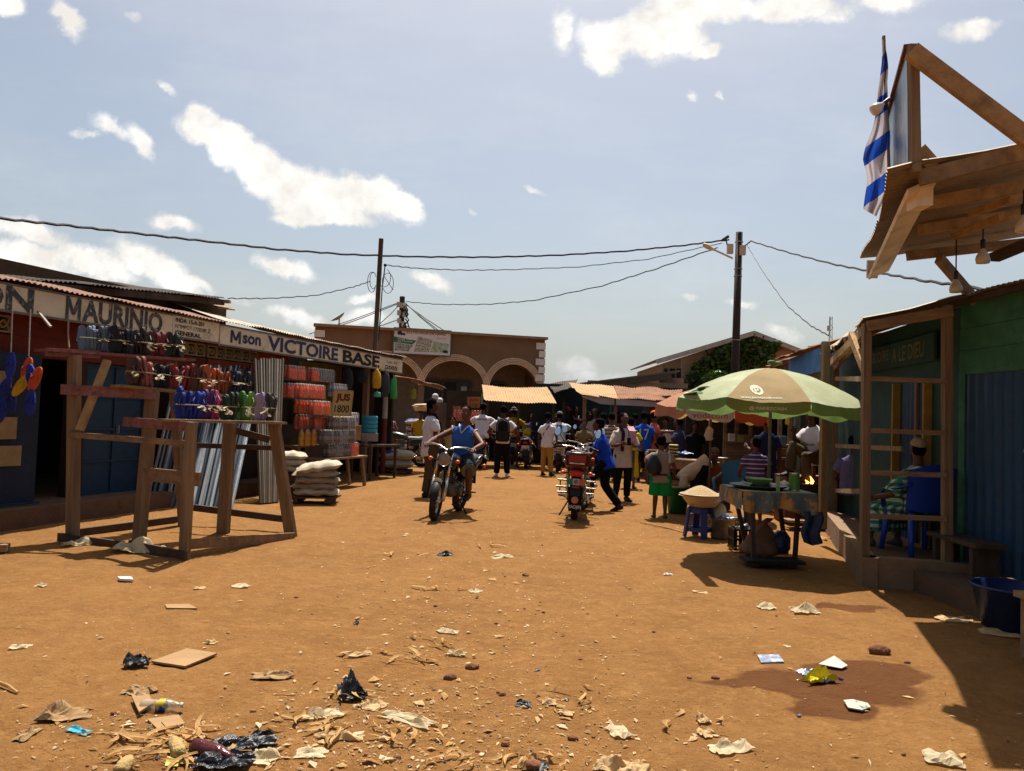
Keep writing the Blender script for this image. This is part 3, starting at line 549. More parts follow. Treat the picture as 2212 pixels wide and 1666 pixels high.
# creeper: leaves spread over the wall
def leafcloud(mb, pts, n, size, spread, r, flat=None):
    for _ in range(n):
        c = pts(r)+V((r.gauss(0, spread), r.gauss(0, spread) if flat is None else -abs(r.gauss(0, flat)), r.gauss(0, spread)))
        d = V((r.uniform(-1, 1), r.uniform(-1, .2), r.uniform(-1, .6))).normalized(); u, w2 = perp(d); s_ = size*r.uniform(.6, 1.5)
        mb.add([c-u*s_, c+w2*s_*.55, c+u*s_, c-w2*s_*.55], [(0, 1, 2, 3)])
r_ = random.Random(3); poly = [(1500, 850, 30, 40), (1520, 810, 30, 30), (1545, 790, 26, 22), (1560, 765, 18, 14), (1590, 752, 26, 12), (1600, 800, 40, 40), (1640, 760, 22, 16), (1665, 750, 12, 10), (1570, 840, 50, 30), (1625, 742, 18, 6), (1650, 775, 12, 14)]
def cpt(r):
    a = r.choice(poly); 
    while 1:
        u, v = r.uniform(-1, 1), r.uniform(-1, 1)
        if u*u+v*v < 1: break
    return YP(a[0]+u*a[2]*1.1, a[1]+v*a[3]*1.1, bY-.08)
LEAF = M('creeper_leaf', '#2c3e1a', .6, .45, 3, .0, col2='#4a6426'); cr = thing('creeper', 'dark green creeper covering the brick gable beside the pole', 'climbing plant', XY(1560, bY-.1))
mb = MB(); leafcloud(mb, cpt, 6500, .085, .05, r_, .22); mb.build('foliage', LEAF, cr)
mb = MB()
for k in range(9):
    a = YP(1540+k*9, 860, bY-.04); b_ = YP(1525+k*16+r_.uniform(-8, 8), 775-r_.uniform(0, 25), bY-.06); mb.tube([a.lerp(b_, i/6)+V((r_.gauss(0, .06), 0, 0)) for i in range(7)], .02, 5)
mb.build('stem', WOODD, cr)
sh = thing('shrub', 'bright green shrub sprouting at the corner of the brick house', 'shrub', XY(1555, 27)); mb = MB(); sp_ = [(1535, 812), (1552, 818), (1568, 822), (1590, 818), (1545, 822)]
leafcloud(mb, lambda r: YP(*r.choice(sp_), 27), 420, .075, .13, r_); mb.build('foliage', M('shrub_leaf', '#46681f', .6, .4, 3, 0), sh)
MB().tube([XY(1555, 27), YP(1550, 820, 27)], .03, 6).tube([XY(1560, 27), YP(1575, 818, 27)], .03, 6).build('stem', WOODN, sh)
# low plastered house with long grey roof left of it
lh = thing('plastered_house', 'low plastered house with long sagging grey sheet roof before the brick gable', 'house', XY(1380, 27.5))
a, b_ = YP(1232, 830, 27), YP(1468, 800, 27); MB().obox((a+b_)/2+V((0, 1.5, -.03)), (b_-a)/2, V((0, 1.6, .0)), V((0, 0, .03))).build('roof', M('grey_roof_sheet', '#6f6459', .7, .2, 3, .1, .2), lh)
MB().beam(YP(1275, 833, 26.95), YP(1450, 812, 26.95), .05, .24).build('fascia', M('brown_fascia', '#5e4c3e', .9), lh)
zz = YP(1380, 842, 27).z; MB().obox(XY(1375, 27.1)+V((0, 0, 1.45)), V((1.75, 0, 0)), V((0, .1, 0)), V((0, 0, 1.4))).obox(XY(1448, 27.3)+V((0, 0, 1.55)), V((.42, 0, 0)), V((0, .08, 0)), V((0, 0, 1.5))).build('wall', M('tan_plaster', '#8d7660', .95, .2, 2, .2, blot='#6a5442', blots=(.55, .62), bscale=1.2), lh)
# ================================================================= right row
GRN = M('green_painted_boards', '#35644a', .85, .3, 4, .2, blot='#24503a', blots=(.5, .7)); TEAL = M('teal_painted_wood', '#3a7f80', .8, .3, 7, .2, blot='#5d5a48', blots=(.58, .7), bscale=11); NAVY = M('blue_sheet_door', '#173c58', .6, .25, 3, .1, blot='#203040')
TEALG = M('grey_green_wood', '#5c6c5c', .85, .3, 7, .3, blot='#6a5038', blots=(.55, .7), bscale=9)
kr = tag(MB().obox((S(8.13, 1.05)+S(12.5, 1.12))/2+V((0, 0, .085)), DS*2.2, NS*.07, ZUP*.185).obox(S(8.13, 1.05)*.5+S(8.3, 3.4)*.5+V((.0, .07, .085)), (S(8.3, 3.4)-S(8.13, 1.05))/2, DS*.07, ZUP*.185).build('kerb_wall', M('rough_concrete', '#7a6048', .95, .2, 4, .4)), 'low concrete kerb edging the raised floor of the right kiosks', 'kerb')
fl = MB(); fp = [S(8.2, 1.12), S(12.5, 1.18), S(12.5, 4), S(8.2, 3.6)]; fl.add([p+V((0, 0, .235)) for p in fp]+[p+V((0, 0, -.1)) for p in fp], [(3, 2, 1, 0), (0, 1, 5, 4), (1, 2, 6, 5), (2, 3, 7, 6), (3, 0, 4, 7)])
tag(fl.build('kiosk_floor', CONC), 'raised earth plastered floor under the right kiosks', 'floor', kind='structure')
# green kiosk, its wall faces the street
def GW(y, z=0): return V((4.47+(.139*(y-7.7) if y > 7.7 else .02*(7.7-y)), y, z))    # the wall line in plan
gk = thing('kiosk', 'dark green board kiosk with blue sheet doors at the right edge', 'kiosk', GW(6.5))
def wallrun(mb, y0, y1, z0, z1, d0=0.0, d1=.06):
    a, b_ = GW(y0), GW(y1); e = (b_-a)/2; nn_ = V((e.y, -e.x, 0)).normalized(); return mb.obox((a+b_)/2+nn_*(d0+d1)/2+V((0, 0, (z0+z1)/2)), e, nn_*(d1-d0)/2, ZUP*(z1-z0)/2)
mb = MB()
for k, (z0, z1) in enumerate(((2.07, 2.30), (2.305, 2.52), (2.525, 2.78))): wallrun(mb, 3.2, 7.7, z0, z1, .004*k, .06)
wallrun(mb, 5.3, 5.78, .2, 2.07, .002); wallrun(mb, 7.6, 7.7, .2, 2.07, 0); wallrun(mb, 3.2, 4.4, .2, 2.07); mb.build('board_wall', GRN, gk)
def sheetdoor(y0, y1, z0, z1, par, mat=NAVY):
    a, b_ = GW(y0), GW(y1); nn_ = V(((b_-a).y, -(b_-a).x, 0)).normalized(); n_r = max(6, int((y1-y0)/.13)); mb = MB()
    pf = [0, 0, 1, 1]
    pts = [(i/(n_r*4), -.028*pf[i % 4]) for i in range(n_r*4+1)]
    mb.add([a.lerp(b_, u)+nn_*(.03+o)+V((0, 0, z)) for z in (z0, z1) for u, o in pts], [(i, i+1, i+1+len(pts), i+len(pts)) for i in range(len(pts)-1)])
    d = mb.build('door', mat, par); MB().beam(GW((y0*.6+y1*.4), z0)-nn_*.02, GW(y0*.6+y1*.4, z1)-nn_*.02, .05, .03, nn_).build('door_post', WOODZ, d); MB().obox(GW(y0*.52+y1*.48, 1.35)-nn_*.01, V((.0, .05, 0)), nn_*.02, ZUP*.012).build('bolt', M('steel', '#8a8a88', .4, metal=.8), d); return d
sheetdoor(5.8, 7.6, .22, 2.06, gk); sheetdoor(4.42, 5.28, .22, 2.06, gk)
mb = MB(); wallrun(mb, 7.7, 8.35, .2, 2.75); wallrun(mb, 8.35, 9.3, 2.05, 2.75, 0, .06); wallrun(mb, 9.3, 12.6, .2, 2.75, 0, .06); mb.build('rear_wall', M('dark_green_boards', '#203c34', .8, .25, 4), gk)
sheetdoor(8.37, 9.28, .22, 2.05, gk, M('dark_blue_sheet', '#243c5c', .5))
MB().beam(GW(8.36, .25)-V((.05, 0, 0)), GW(8.36, 2.05)-V((.05, 0, 0)), .09, .03).beam(GW(9.3, .25)-V((.05, 0, 0)), GW(9.3, 2.05)-V((.05, 0, 0)), .09, .03).build('door_jamb', M('ochre_wood', '#9a7430', .8), gk)
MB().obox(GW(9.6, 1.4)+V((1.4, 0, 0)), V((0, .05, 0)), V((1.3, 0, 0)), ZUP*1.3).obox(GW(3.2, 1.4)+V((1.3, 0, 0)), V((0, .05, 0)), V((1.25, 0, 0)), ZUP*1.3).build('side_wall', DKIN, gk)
MB().corr(V((4.25, 3.0, 2.80)), V((4.28, 7.85, 2.80)), V((6.4, 7.85, 3.0)), V((6.4, 3.0, 3.0)), seed=12).build('roof', M('pale_zinc_sheet', '#a8a294', .6, .2, 3, .1, .3), gk, smooth=True)
MB().beam(V((4.33, 3.0, 2.765)), V((4.36, 7.85, 2.765)), .04, .06).build('eave_beam', WOODD, gk)
# porch on two front posts
ph = thing('porch', 'rough timber porch of posts and rails with sheet roof before the green kiosk', 'porch', S(8.2, 1.1))
P1, P2 = XY(1873, 7.5), XY(2050, 7.36); P1.z = P2.z = -.03; T1 = YP(1872, 700, 7.5); T2 = YP(2046, 660, 7.36); PB = XY(1803, 11.5); PB.z = .2; TB = YP(1804, 795, 11.5)
for p, q, w_ in ((P1, T1, .075), (P2, T2, .082), (PB, TB, .09)): MB().beam(p, q, w_, w_*.85, V((0, 1, 0))).build('post', WOODZ, ph)
P3 = GW(9.9, .2)-V((.75, 0, 0)); T3 = P3+V((0, 0, 2.4)); MB().beam(P3, T3, .09, .08, V((0, 1, 0))).build('post', WOODZ, ph)
for y_ in (820, 932, 1023, 1117): MB().beam(YP(1880, y_-2, 7.46), YP(2044, y_+4, 7.32), .03, .045).build('rail', WOODX, ph)
for ya, yb, xb in ((818, 819, 1868), (963, 970, 1950), (1060, 1062, 1868), (893, 898, 1868)): MB().beam(YP(1806 if ya != 893 else 1846, ya, 11.3 if ya != 893 else 9.2), YP(xb, yb, 7.6 if xb < 1900 else 8.4), .03, .055).build('rail', WOODN, ph)
MB().beam(T1+V((-.02, -.06, -.03)), T2+V((.02, -.05, -.06)), .05, .1).beam(T1+V((0, .03, -.05)), TB+V((0, 0, -.0)), .05, .09).build('eave_beam', WOODX, ph)
for a, b_ in ((YP(1797, 783, 10.6), YP(1873, 706, 7.56)), (YP(1838, 724, 8.2), YP(1871, 806, 7.56))): MB().beam(a, b_, .05, .09).build('brace', WOODO, ph)
e0 = T1+V((-.04, -.1, .05)); e1 = WT(1772, 764, .93); e2 = V((4.5, 12.0, 2.98)); e3 = T2+V((.4, -.1, .15))
MB().corr(e0, e1, V((5.3, 12.2, 3.02)), e3, seed=21, rag=.05, sag=.03, dent=.02).build('roof', M('worn_zinc_sheet', '#7a6a58', .6, .3, 3, .15, .25, blot='#5a3c28', blots=(.5, .7)), ph, smooth=True)
for k in range(4): f_ = (k+.5)/4; MB().beam(e0.lerp(e1, f_)-V((0, 0, .06)), e3.lerp(V((5.3, 12.2, 3.02)), f_)-V((0, 0, .06)), .05, .07).build('rafter', WOODN, ph)
jb = thing('painted_board', 'dark board lettered JESUS GLOIRE under the porch roof', 'sign', GW(9, 2.3)); e = GW(10.9)-GW(8.2); en = V((e.y, -e.x, 0)).normalized()
MB().obox(GW(9.5, 2.40)-en*.05, e*.5, en*.015, ZUP*.15).build('board', M('dark_green_boards', '#203c34'), jb); YL = M('faded_yellow_paint', '#6a5c38', .8, .3, 20)
lettering('JESUS GLOIRE', jb, YL, GW(10.75, 2.31)-en*.068, -e, ZUP, .18, 1.25, .01); lettering('A LE DIEU', jb, YL, GW(9.4, 2.31)-en*.068, -e, ZUP, .18, 1.0, .01)
# teal posts and shelf wall behind the porch
tf = thing('board_stall', 'teal and brown upright boards of the stall behind the porch', 'stall', S(12.4, 1.2))
for px0, px1, Y, yt, mt in ((1786, 1802, 12.2, 800, TEAL), (1804, 1818, 12.0, 790, WOODZ), (1821, 1841, 12.6, 800, TEAL), (1963, 1978, 10.4, 770, TEAL), (1935, 1946, 11.0, 800, WOODZ)):
    p, q = XY(px0, Y, .0), XY(px1, Y, .0); zt = YP(px0, yt, Y).z; MB().box(((p+q)/2).to_tuple()[:2]+(zt/2+.05,), (q-p).length, .05, zt).build('upright', mt, tf)
MB().beam(YP(1806, 973, 12.3), YP(1960, 985, 10.5), .03, .09).beam(YP(1884, 883, 10.5), YP(2040, 890, 10.3), .03, .07).build('crosspiece', TEAL, tf)
MB().box((5.75, 12.35, 1.1), 1.5, .06, 2.0, -.3).build('back_panel', M('yellow_grey_boards', '#6c6546', .9, .2, 4), tf)
tp = thing('stall_post', 'thick grey green post at the corner of the porridge stall', 'post', XY(1788, 11.55)); a = XY(1788, 11.55, -.05); MB().beam(a, a+V((-.02, 0, 2.45)), .13, .13, V((0, 1, 0))).build('upright', TEALG, tp)
MB().beam(a+V((.09, .1, .0)), a+V((.08, .1, 2.4)), .04, .08, V((0, 1, 0))).build('cover_strip', WOODZ, tp)
# blue-fascia kiosk further along
bk = thing('kiosk', 'cream kiosk with blue fascia board and ragged sheet roof behind the umbrella', 'kiosk', XY(1760, 14.5))
fa, fb_ = YP(1706, 797, 16.2), YP(1792, 772, 12.9); dd = V((0, 0, .21)); 
MB().obox((fa+fb_)/2, (fb_-fa)/2, V((.02, 0, 0)), dd).build('fascia', M('blue_fascia', '#3d6fa0', .8, .2, 4, .1, blot='#7a8a94', blots=(.62, .75)), bk)
MB().add([V((p.x+.25, p.y, z)) for z in (0, 1) for p in (fa, fb_)][:2]+[V((fb_.x+.25, fb_.y, fb_.z-.1)), V((fa.x+.25, fa.y, fa.z-.1))], [(0, 1, 2, 3)]).build('wall', M('cream_wall', '#8f8a5a', .9, .25, 3, .2, blot='#5a5638', blots=(.55, .7)), bk)
MB().corr(fa+V((-.12, 0, .24)), fb_+V((-.12, 0, .24)), fb_+V((2.2, .6, .75)), fa+V((2.2, .6, .75)), seed=31, rag=.09, dent=.03).build('roof', RUST, bk, smooth=True)
fk = thing('shed', 'low shed with rusty sheet roof just before the brick gable', 'shed', XY(1690, 20)); a, b_ = YP(1652, 792, 21), YP(1712, 772, 18)
MB().corr(a, b_, b_+V((2.5, 1, .5)), a+V((2.5, 1, .5)), seed=33, dent=.03, rag=.05).build('roof', RUST, fk, smooth=True); MB().obox(V(((a.x+b_.x)/2+.25, (a.y+b_.y)/2, a.z/2)), V(((b_.x-a.x)/2, (b_.y-a.y)/2, 0)), V((.04, 0, 0)), ZUP*(a.z/2-.02)).build('wall', M('dark_brick_wall', '#5a3a2a', .9), fk)
# wooden stall behind the second umbrella
ws = thing('market_stall', 'old plank stall with shelf openings behind the orange umbrella', 'stall', XY(1640, 16.5))
def plankpanel(x0p, x1p, y0p, y1p, Y, name, mat, par, n=5):
    mb = MB(); a, b_ = YP(x0p, y1p, Y), YP(x1p, y1p, Y); zt = YP((x0p+x1p)/2, y0p, Y).z; zb = max(.02, YP((x0p+x1p)/2, y1p, Y).z)
    for k in range(n): z0, z1 = zb+(zt-zb)*k/n, zb+(zt-zb)*(k+1)/n-.006; mb.box(((a.x+b_.x)/2, Y+.004*(k % 2), (z0+z1)/2), b_.x-a.x, .025, z1-z0)
    return mb.build(name, mat, par)
PLK = Mw('stall_planks', '#7a6044', 'x'); plankpanel(1565, 1622, 938, 1030, 17, 'counter', PLK, ws, 4); plankpanel(1660, 1722, 968, 1048, 14.5, 'counter', PLK, ws, 5); plankpanel(1712, 1760, 985, 1050, 15, 'counter', M('red_brown_planks', '#7a4a34', .9), ws, 4)
for px, Y, yt in ((1567, 17.1, 850), (1592, 17.1, 850), (1622, 17, 850), (1685, 14.4, 880), (1707, 14.4, 880)): p = XY(px, Y); zt = min(1.98, YP(px, yt, Y).z); MB().box((p.x, p.y, zt/2), .07, .06, zt).build('upright', PLK, ws)
p = XY(1722, 14.0); MB().box((p.x, p.y, 1.0), .1, .08, 2.0).build('upright', TEALG, ws)
a, b_ = YP(1655, 962, 14.3), YP(1725, 964, 14.3); MB().beam(a, b_, .3, .05).build('shelf', PLK, ws); a, b_ = YP(1655, 990, 14.3), YP(1725, 992, 14.3); MB().beam(a, b_, .3, .04).build('shelf', PLK, ws)
MB().box((7.0, 19, 1.0), 5.4, .1, 2.0).build('back_wall', DKIN, ws); MB().box((6.9, 17.2, 2.02), 5.2, 3.8, .05).build('roof', DARKR, ws); MB().box((5.9, 15.6, .95), .06, 2.4, 1.9, -.2).build('side_wall', DKIN, ws)
# ---- awning sheds at the end of the street
cs = thing('market_stall', 'dark stall under the tan corrugated awning in the street end', 'stall', XY(1110, 24.5))
a, b_, c_, d_ = YP(1046, 864, 22.6), YP(1202, 869, 22.6), YP(1182, 836, 24.4), YP(1041, 832, 24.4)
MB().corr(a, b_, c_, d_, seed=41, rag=.06, dent=.03, sag=.05).build('awning_sheet', TANR, cs, smooth=True)
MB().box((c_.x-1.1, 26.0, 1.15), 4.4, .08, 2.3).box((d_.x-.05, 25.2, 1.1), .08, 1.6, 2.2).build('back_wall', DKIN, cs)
for px in (1052, 1120, 1195): p = XY(px, 22.8); MB().beam(p, p+V((0, 0, a.z-.03)), .07, .07, V((0, 1, 0))).build('post', WOODD, cs)
rs = thing('market_stall', 'stall under the long rusty corrugated roof with white fascia sheets', 'stall', XY(1350, 23))
a, b_, c_, d_ = YP(1255, 853, 21.0), YP(1458, 870, 20.4), YP(1475, 843, 23.6), YP(1228, 829, 24.2)
m1 = a.lerp(b_, .5)
MB().corr(a, a.lerp(b_, .42), d_.lerp(c_, .42), d_, seed=43, rag=.04, dent=.03).build('roof_sheet', TANR, rs, smooth=True); MB().corr(a.lerp(b_, .4)+V((0, 0, .02)), b_, c_, d_.lerp(c_, .4)+V((0, 0, .02)), seed=44, rag=.05, dent=.04).build('roof_sheet', RUST, rs, smooth=True)
WF = M('fascia_white', '#9a918a', .8, .08, 3, .05)
def quadpx(pts, Y, name, mat, par, th=.02):
    mb = MB(); ps = [YP(px, py, Y) for px, py in pts]; ps2 = [p+V((0, th, 0)) for p in ps]; n_ = len(ps)
    mb.add(ps+ps2, [tuple(range(n_-1, -1, -1)), tuple(range(n_, 2*n_))]+[(i, (i+1) % n_, (i+1) % n_+n_, i+n_) for i in range(n_)]); return mb.build(name, mat, par)
quadpx([(1257, 855), (1327, 861), (1327, 875), (1298, 873), (1258, 858)], 20.95, 'fascia', WF, rs); quadpx([(1331, 861), (1453, 871), (1453, 881), (1331, 875)], 20.7, 'fascia', WF, rs)
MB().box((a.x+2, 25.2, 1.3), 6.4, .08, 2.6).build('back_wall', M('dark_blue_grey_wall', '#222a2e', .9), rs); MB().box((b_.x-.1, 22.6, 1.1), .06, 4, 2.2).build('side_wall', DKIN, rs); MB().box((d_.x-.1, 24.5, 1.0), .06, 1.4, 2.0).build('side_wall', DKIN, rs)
for px in (1262, 1329, 1440): p = XY(px, 21.2); MB().beam(p, p+V((0, 0, 2.1)), .09, .09, V((0, 1, 0))).build('post', WOODZ, rs)
p = XY(1319, 22.5); MB().box((p.x, p.y, 1.0), .05, .05, 2.0).build('teal_jamb', TEAL, rs)
ds2 = thing('shed', 'small dark shed with torn sheet roof between the two awning stalls', 'shed', XY(1218, 25)); a, b_ = YP(1196, 846, 24), YP(1240, 832, 24)
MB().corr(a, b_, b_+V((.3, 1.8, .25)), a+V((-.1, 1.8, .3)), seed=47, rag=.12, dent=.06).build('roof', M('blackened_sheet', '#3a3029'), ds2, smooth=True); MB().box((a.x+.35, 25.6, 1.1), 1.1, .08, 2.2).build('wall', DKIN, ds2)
# street front between arcade and awnings: dark kiosk backs so the street closes
tag(MB().box((-1.2, 27.8, .95), 3.0, .3, 1.9).build('board_fence', M('grey_brown_boards', '#54483e', .9, .3, 4)), 'grey brown board fence beside the tan awning stall', 'fence')
# ================================================================= big overhanging canopy, near right
cn = thing('canopy', 'timber framed corrugated canopy jutting over the street at upper right', 'canopy', V((4.6, 6.2, 2.8)))
SHU = M('canopy_sheet', '#84725e', .6, .3, 3, .15, .1, blot='#5e4a38', blots=(.5, .7))
C0 = WT(1857, 560, 0); 
nl, fl = YP(1918, 368, 4.85), YP(1858, 560, 7.5); nR, fR = YP(2330, 280, 4.95), YP(2330, 492, 7.7)
nm_ = nl.lerp(fl, .5)+V((.05, 0, .03))
MB().corr(nl, nm_, nm_.lerp(nR.lerp(fR, .5), 1), nR, seed=51, pitch=.085, amp=.012, dent=.02).corr(nm_, fl, fR, nR.lerp(fR, .5), seed=52, pitch=.085, amp=.012, dent=.02).build('roof_sheet', SHU, cn, smooth=True)
PLP = M('pale_fascia_plank', '#d8c6ac', .7, .2, 4, .2, blot='#a08a6c', blots=(.56, .7)); fx, fy = YP(1897, 592, 7.3), YP(1992, 400, 5.1)
MB().obox((fx+fy)/2, (fy-fx)/2, V((.095, .0, .045)), V((-.006, 0, .013))).build('fascia', PLP, cn)
MB().obox(YP(1884, 582, 7.35), V((.05, .0, 0)), V((0, .012, 0)), ZUP*.085).build('fascia_block', PLP, cn); MB().obox(YP(1987, 430, 5.2), V((.045, -.015, 0)), V((0, .07, 0)), ZUP*.065).build('fascia_block', PLP, cn)
def bpx(p, q, w_, h_, name, mat): MB().beam(YP(*p), YP(*q), w_, h_).build(name, mat, cn)
bpx((1985, 385, 4.95), (2260, 318, 4.8), .05, .10, 'edge_beam', WOODN)
bpx((2000, 440, 5.6), (2260, 395, 5.5), .05, .09, 'joist', WOODO); bpx((1985, 497, 6.4), (2260, 455, 6.4), .05, .09, 'joist', WOODO); bpx((1960, 553, 7.3), (2260, 520, 7.3), .05, .09, 'joist', WOODN)
bpx((2190, 430, 5.2), (2098, 462, 6.1), .05, .05, 'noggin', WOODO); bpx((2165, 468, 5.9), (2060, 512, 6.7), .05, .05, 'noggin', WOODO)
bpx((2028, 558, 7.2), (2112, 655, 7.5), .06, .09, 'strut', WOODN); bpx((2140, 560, 6.6), (2260, 510, 6.0), .16, .04, 'offcut', WOODD)
sg = thing('roof_billboard', 'bare metal sheet billboard braced by timbers on top of the canopy', 'billboard', YP(1972, 360, 4.9))
a, b_ = YP(1977, 372, 4.9), YP(1972, 98, 4.9); MB().beam(a, b_, .058, .05, V((0, 1, 0))).build('post', WOODZ, sg)
MB().beam(YP(1968, 110, 4.82), YP(2260, 330, 4.7), .05, .105).build('brace', WOODO, sg); MB().beam(YP(1982, 325, 4.95), YP(2015, 362, 4.95), .05, .1).build('brace', WOODO, sg)
q = [YP(1966, 100, 4.93), YP(1968, 366, 4.93), YP(1921, 372, 5.9), YP(1921, 262, 5.9)]; q2 = [p+V((-.02, -.0, 0)) for p in q]
MB().add(q+q2, [(0, 1, 2, 3), (7, 6, 5, 4), (0, 4, 5, 1), (1, 5, 6, 2), (2, 6, 7, 3), (3, 7, 4, 0)]).build('sheet', M('bare_zinc', '#8e959a', .35, .5, 9, .15, .75, stretch=(2, 2, .4)), sg)
MB().beam(q[0]+V((-.02, 0, 0)), q[3]+V((-.02, 0, 0)), .04, .03).build('top_rail', M('red_brown_rail', '#5c2e22'), sg)
# bulbs
def bulb(label, top, L, lamp_dir=(0, 0, -1), q=1.0):
    d = V(lamp_dir).normalized(); r = thing('lamp_bulb', label, 'light bulb', top); 
    if L: MB().tube([top, top-ZUP*L], .006, 6).build('flex', BLACK, r)
    c = top-ZUP*L; MB().lathe([(a*q, h*q) for a, h in ((.012, 0), (.02, .01), (.02, .07), (.016, .09))], c, d, 10).build('holder', M('bulb_holder', '#2a2622', .5), r, smooth=True)
    MB().lathe([(a*q, h*q) for a, h in ((.017, .08), (.026, .1), (.05, .14), (.056, .17), (.05, .2), (.001, .205))], c, d, 16).build('glass', M('bulb_glass', '#b9ad98', .25, .05), r, smooth=True)
bulb('white bulb hanging by a flex from the canopy beam', YP(2066, 515, 7.0), .3); bulb('larger white bulb under the canopy right of the hanging one', YP(2124, 478, 6.3), .15); bulb('white bulb at the very right edge of the canopy', YP(2212, 410, 5.4), .1)
bulb('white lamp bulb sticking out on an arm beside the flag', YP(1924, 212, 4.85), 0, (-.75, .1, -.6), .68)
# flag
fg = thing('flag', 'limp blue and white striped flag on a thin pole beside the canopy', 'flag', YP(1918, 370, 5.6)); fa = YP(1909, 78, 5.6); MB().tube([YP(1921, 380, 5.6), fa], .012, 8).build('pole', WOODN, fg)
ft = [(1908, 80, 4), (1909, 130, 7), (1909, 180, 8), (1908, 230, 12), (1902, 270, 18), (1897, 310, 25), (1894, 345, 27), (1893, 380, 22), (1888, 415, 20), (1882, 452, 14)]
def ffn(u, v):
    i = min(len(ft)-2, int(v*(len(ft)-1))); f_ = v*(len(ft)-1)-i; x = ft[i][0]*(1-f_)+ft[i+1][0]*f_; y = ft[i][1]*(1-f_)+ft[i+1][1]*f_; w_ = ft[i][2]*(1-f_)+ft[i+1][2]*f_
    return YP(x+(u-.5)*2*w_+3*math.sin(v*17), y+u*16, 5.58+.05*math.sin(u*11+v*5)+.02*math.sin(u*23))
m, nt3, bb_ = newmat('flag_cloth'); tcf = nt3.nodes.new('ShaderNodeTexCoord'); mpf = nt3.nodes.new('ShaderNodeMapping'); mpf.inputs['Rotation'].default_value = (0, math.radians(38), 0); lk(nt3, tcf.outputs['Object'], mpf.inputs[0])
spf = nt3.nodes.new('ShaderNodeSeparateXYZ'); lk(nt3, mpf.outputs[0], spf.inputs[0]); mf = nd(nt3, 'ShaderNodeMath', operation='MULTIPLY'); mf.inputs[1].default_value = 4.2; lk(nt3, spf.outputs[2], mf.inputs[0]); ff_ = nd(nt3, 'ShaderNodeMath', operation='FRACT'); lk(nt3, mf.outputs[0], ff_.inputs[0]); gf = nd(nt3, 'ShaderNodeMath', operation='GREATER_THAN'); gf.inputs[1].default_value = .55; lk(nt3, ff_.outputs[0], gf.inputs[0])
lk(nt3, mixc(nt3, gf.outputs[0], hexc('#c8c0c4'), hexc('#2450b0')), bb_.inputs['Base Color']); bb_.inputs['Roughness'].default_value = .9; trf = nt3.nodes.new('ShaderNodeBsdfTranslucent'); mxf = nt3.nodes.new('ShaderNodeMixShader'); mxf.inputs[0].default_value = .45; lk(nt3, bb_.inputs['Base Color'].links[0].from_socket, trf.inputs[0]); lk(nt3, bb_.outputs[0], mxf.inputs[1]); lk(nt3, trf.outputs[0], mxf.inputs[2]); lk(nt3, mxf.outputs[0], nt3.nodes['Material Output'].inputs['Surface'])
MB().grid(ffn, 14, 60).build('cloth', m, fg, smooth=True)
# ================================================================= poles and cables
TAR = M('tarred_pole', '#30241e', .8, .3, 5, .3, stretch=(1, 1, .1)); CAB = M('black_cable', '#171514', .6); PBX = M('grey_plastic_box', '#b0a692', .5, .1)
po = thing('utility_pole', 'dark wooden power pole with street lamp right of the street', 'utility pole', XY(1586, 24)); pb, pt = XY(1584, 24), YP(1597, 502, 24)
MB().tube([pb-V((0, 0, .1)), pb.lerp(pt, .5), pt], [.135, .12, .105], 14).build('pole', TAR, po, smooth=True)
def on(f_): return pb.lerp(pt, f_)
ban = MB()
for py in (523, 581, 597, 735): z = YP(1590, py, 24).z; f_ = z/pt.z; ban.torus(on(f_), ZUP, .12, .015, 16, 6)
ban.build('steel_band', M('steel', '#8a8a88', .4, metal=.8), po)
for px, py in ((1577, 538), (1604, 541)): p = YP(px, py, 23.85); MB().box(p, .18, .12, .3).build('junction_box', PBX, po)
sl = MB(); a = YP(1582, 558, 23.9); b_ = YP(1543, 540, 23.5); sl.tube([a, a.lerp(b_, .5), b_], .03, 8); arm = sl.build('lamp_arm', M('white_metal', '#b4aea4', .5), po); h_ = YP(1518, 528, 23.3)
MB().loft([(b_.lerp(h_, t), V((0, 1, 0))*w_, V((0, 0, 1))*w_*.5) for t, w_ in ((-.05, .05), (.2, .1), (.6, .15), (.9, .12), (1, .03))], 12).build('lamp_head', M('lamp_white', '#bdb5a8', .5), arm, smooth=True)
MB().tube([YP(1567, 512, 23.9), YP(1572, 535, 23.9), YP(1580, 548, 23.9)], .02, 6).tube([YP(1561, 519, 23.8), YP(1573, 511, 23.9)], .05, 6).build('cable_clamp', BLACK, po)
lp = thing('timber_pole', 'thin crooked square timber pole rising behind the drinks shop', 'pole', XY(802, 18.9)); a, b_ = XY(800, 18.9), YP(823.5, 516, 18.9); MB().beam(a, b_, .1, .1, V((0, 1, 0))).build('pole', Mw('grey_timber', '#4a382c', 'z'), lp)
MB().ball(YP(832, 573, 18.8), .04).tube([YP(832, 573, 18.8), YP(826, 620, 18.8), YP(823, 660, 18.8), YP(818, 735, 18.8)], .015, 6).build('insulator', BLACK, lp)
cl = MB(); 
for cx_, cy_, rx_, ry_, a0 in ((803, 610, 9, 22, .3), (806, 606, 7, 18, 1), (838, 612, 12, 22, 4), (830, 600, 14, 20, 5.2)): cl.tube([YP(cx_+rx_*math.cos(a0+t*.35), cy_+ry_*math.sin(a0+t*.35), 18.7) for t in range(15)], .008, 5)
cl.tube([YP(828, 594, 18.7), YP(848, 625, 18.7), YP(850, 626, 18.7)], .008, 5).tube([YP(826, 600, 18.7), YP(826, 630, 18.7), YP(824, 648, 18.7)], .007, 5); cl.build('loose_wire', CAB, lp)
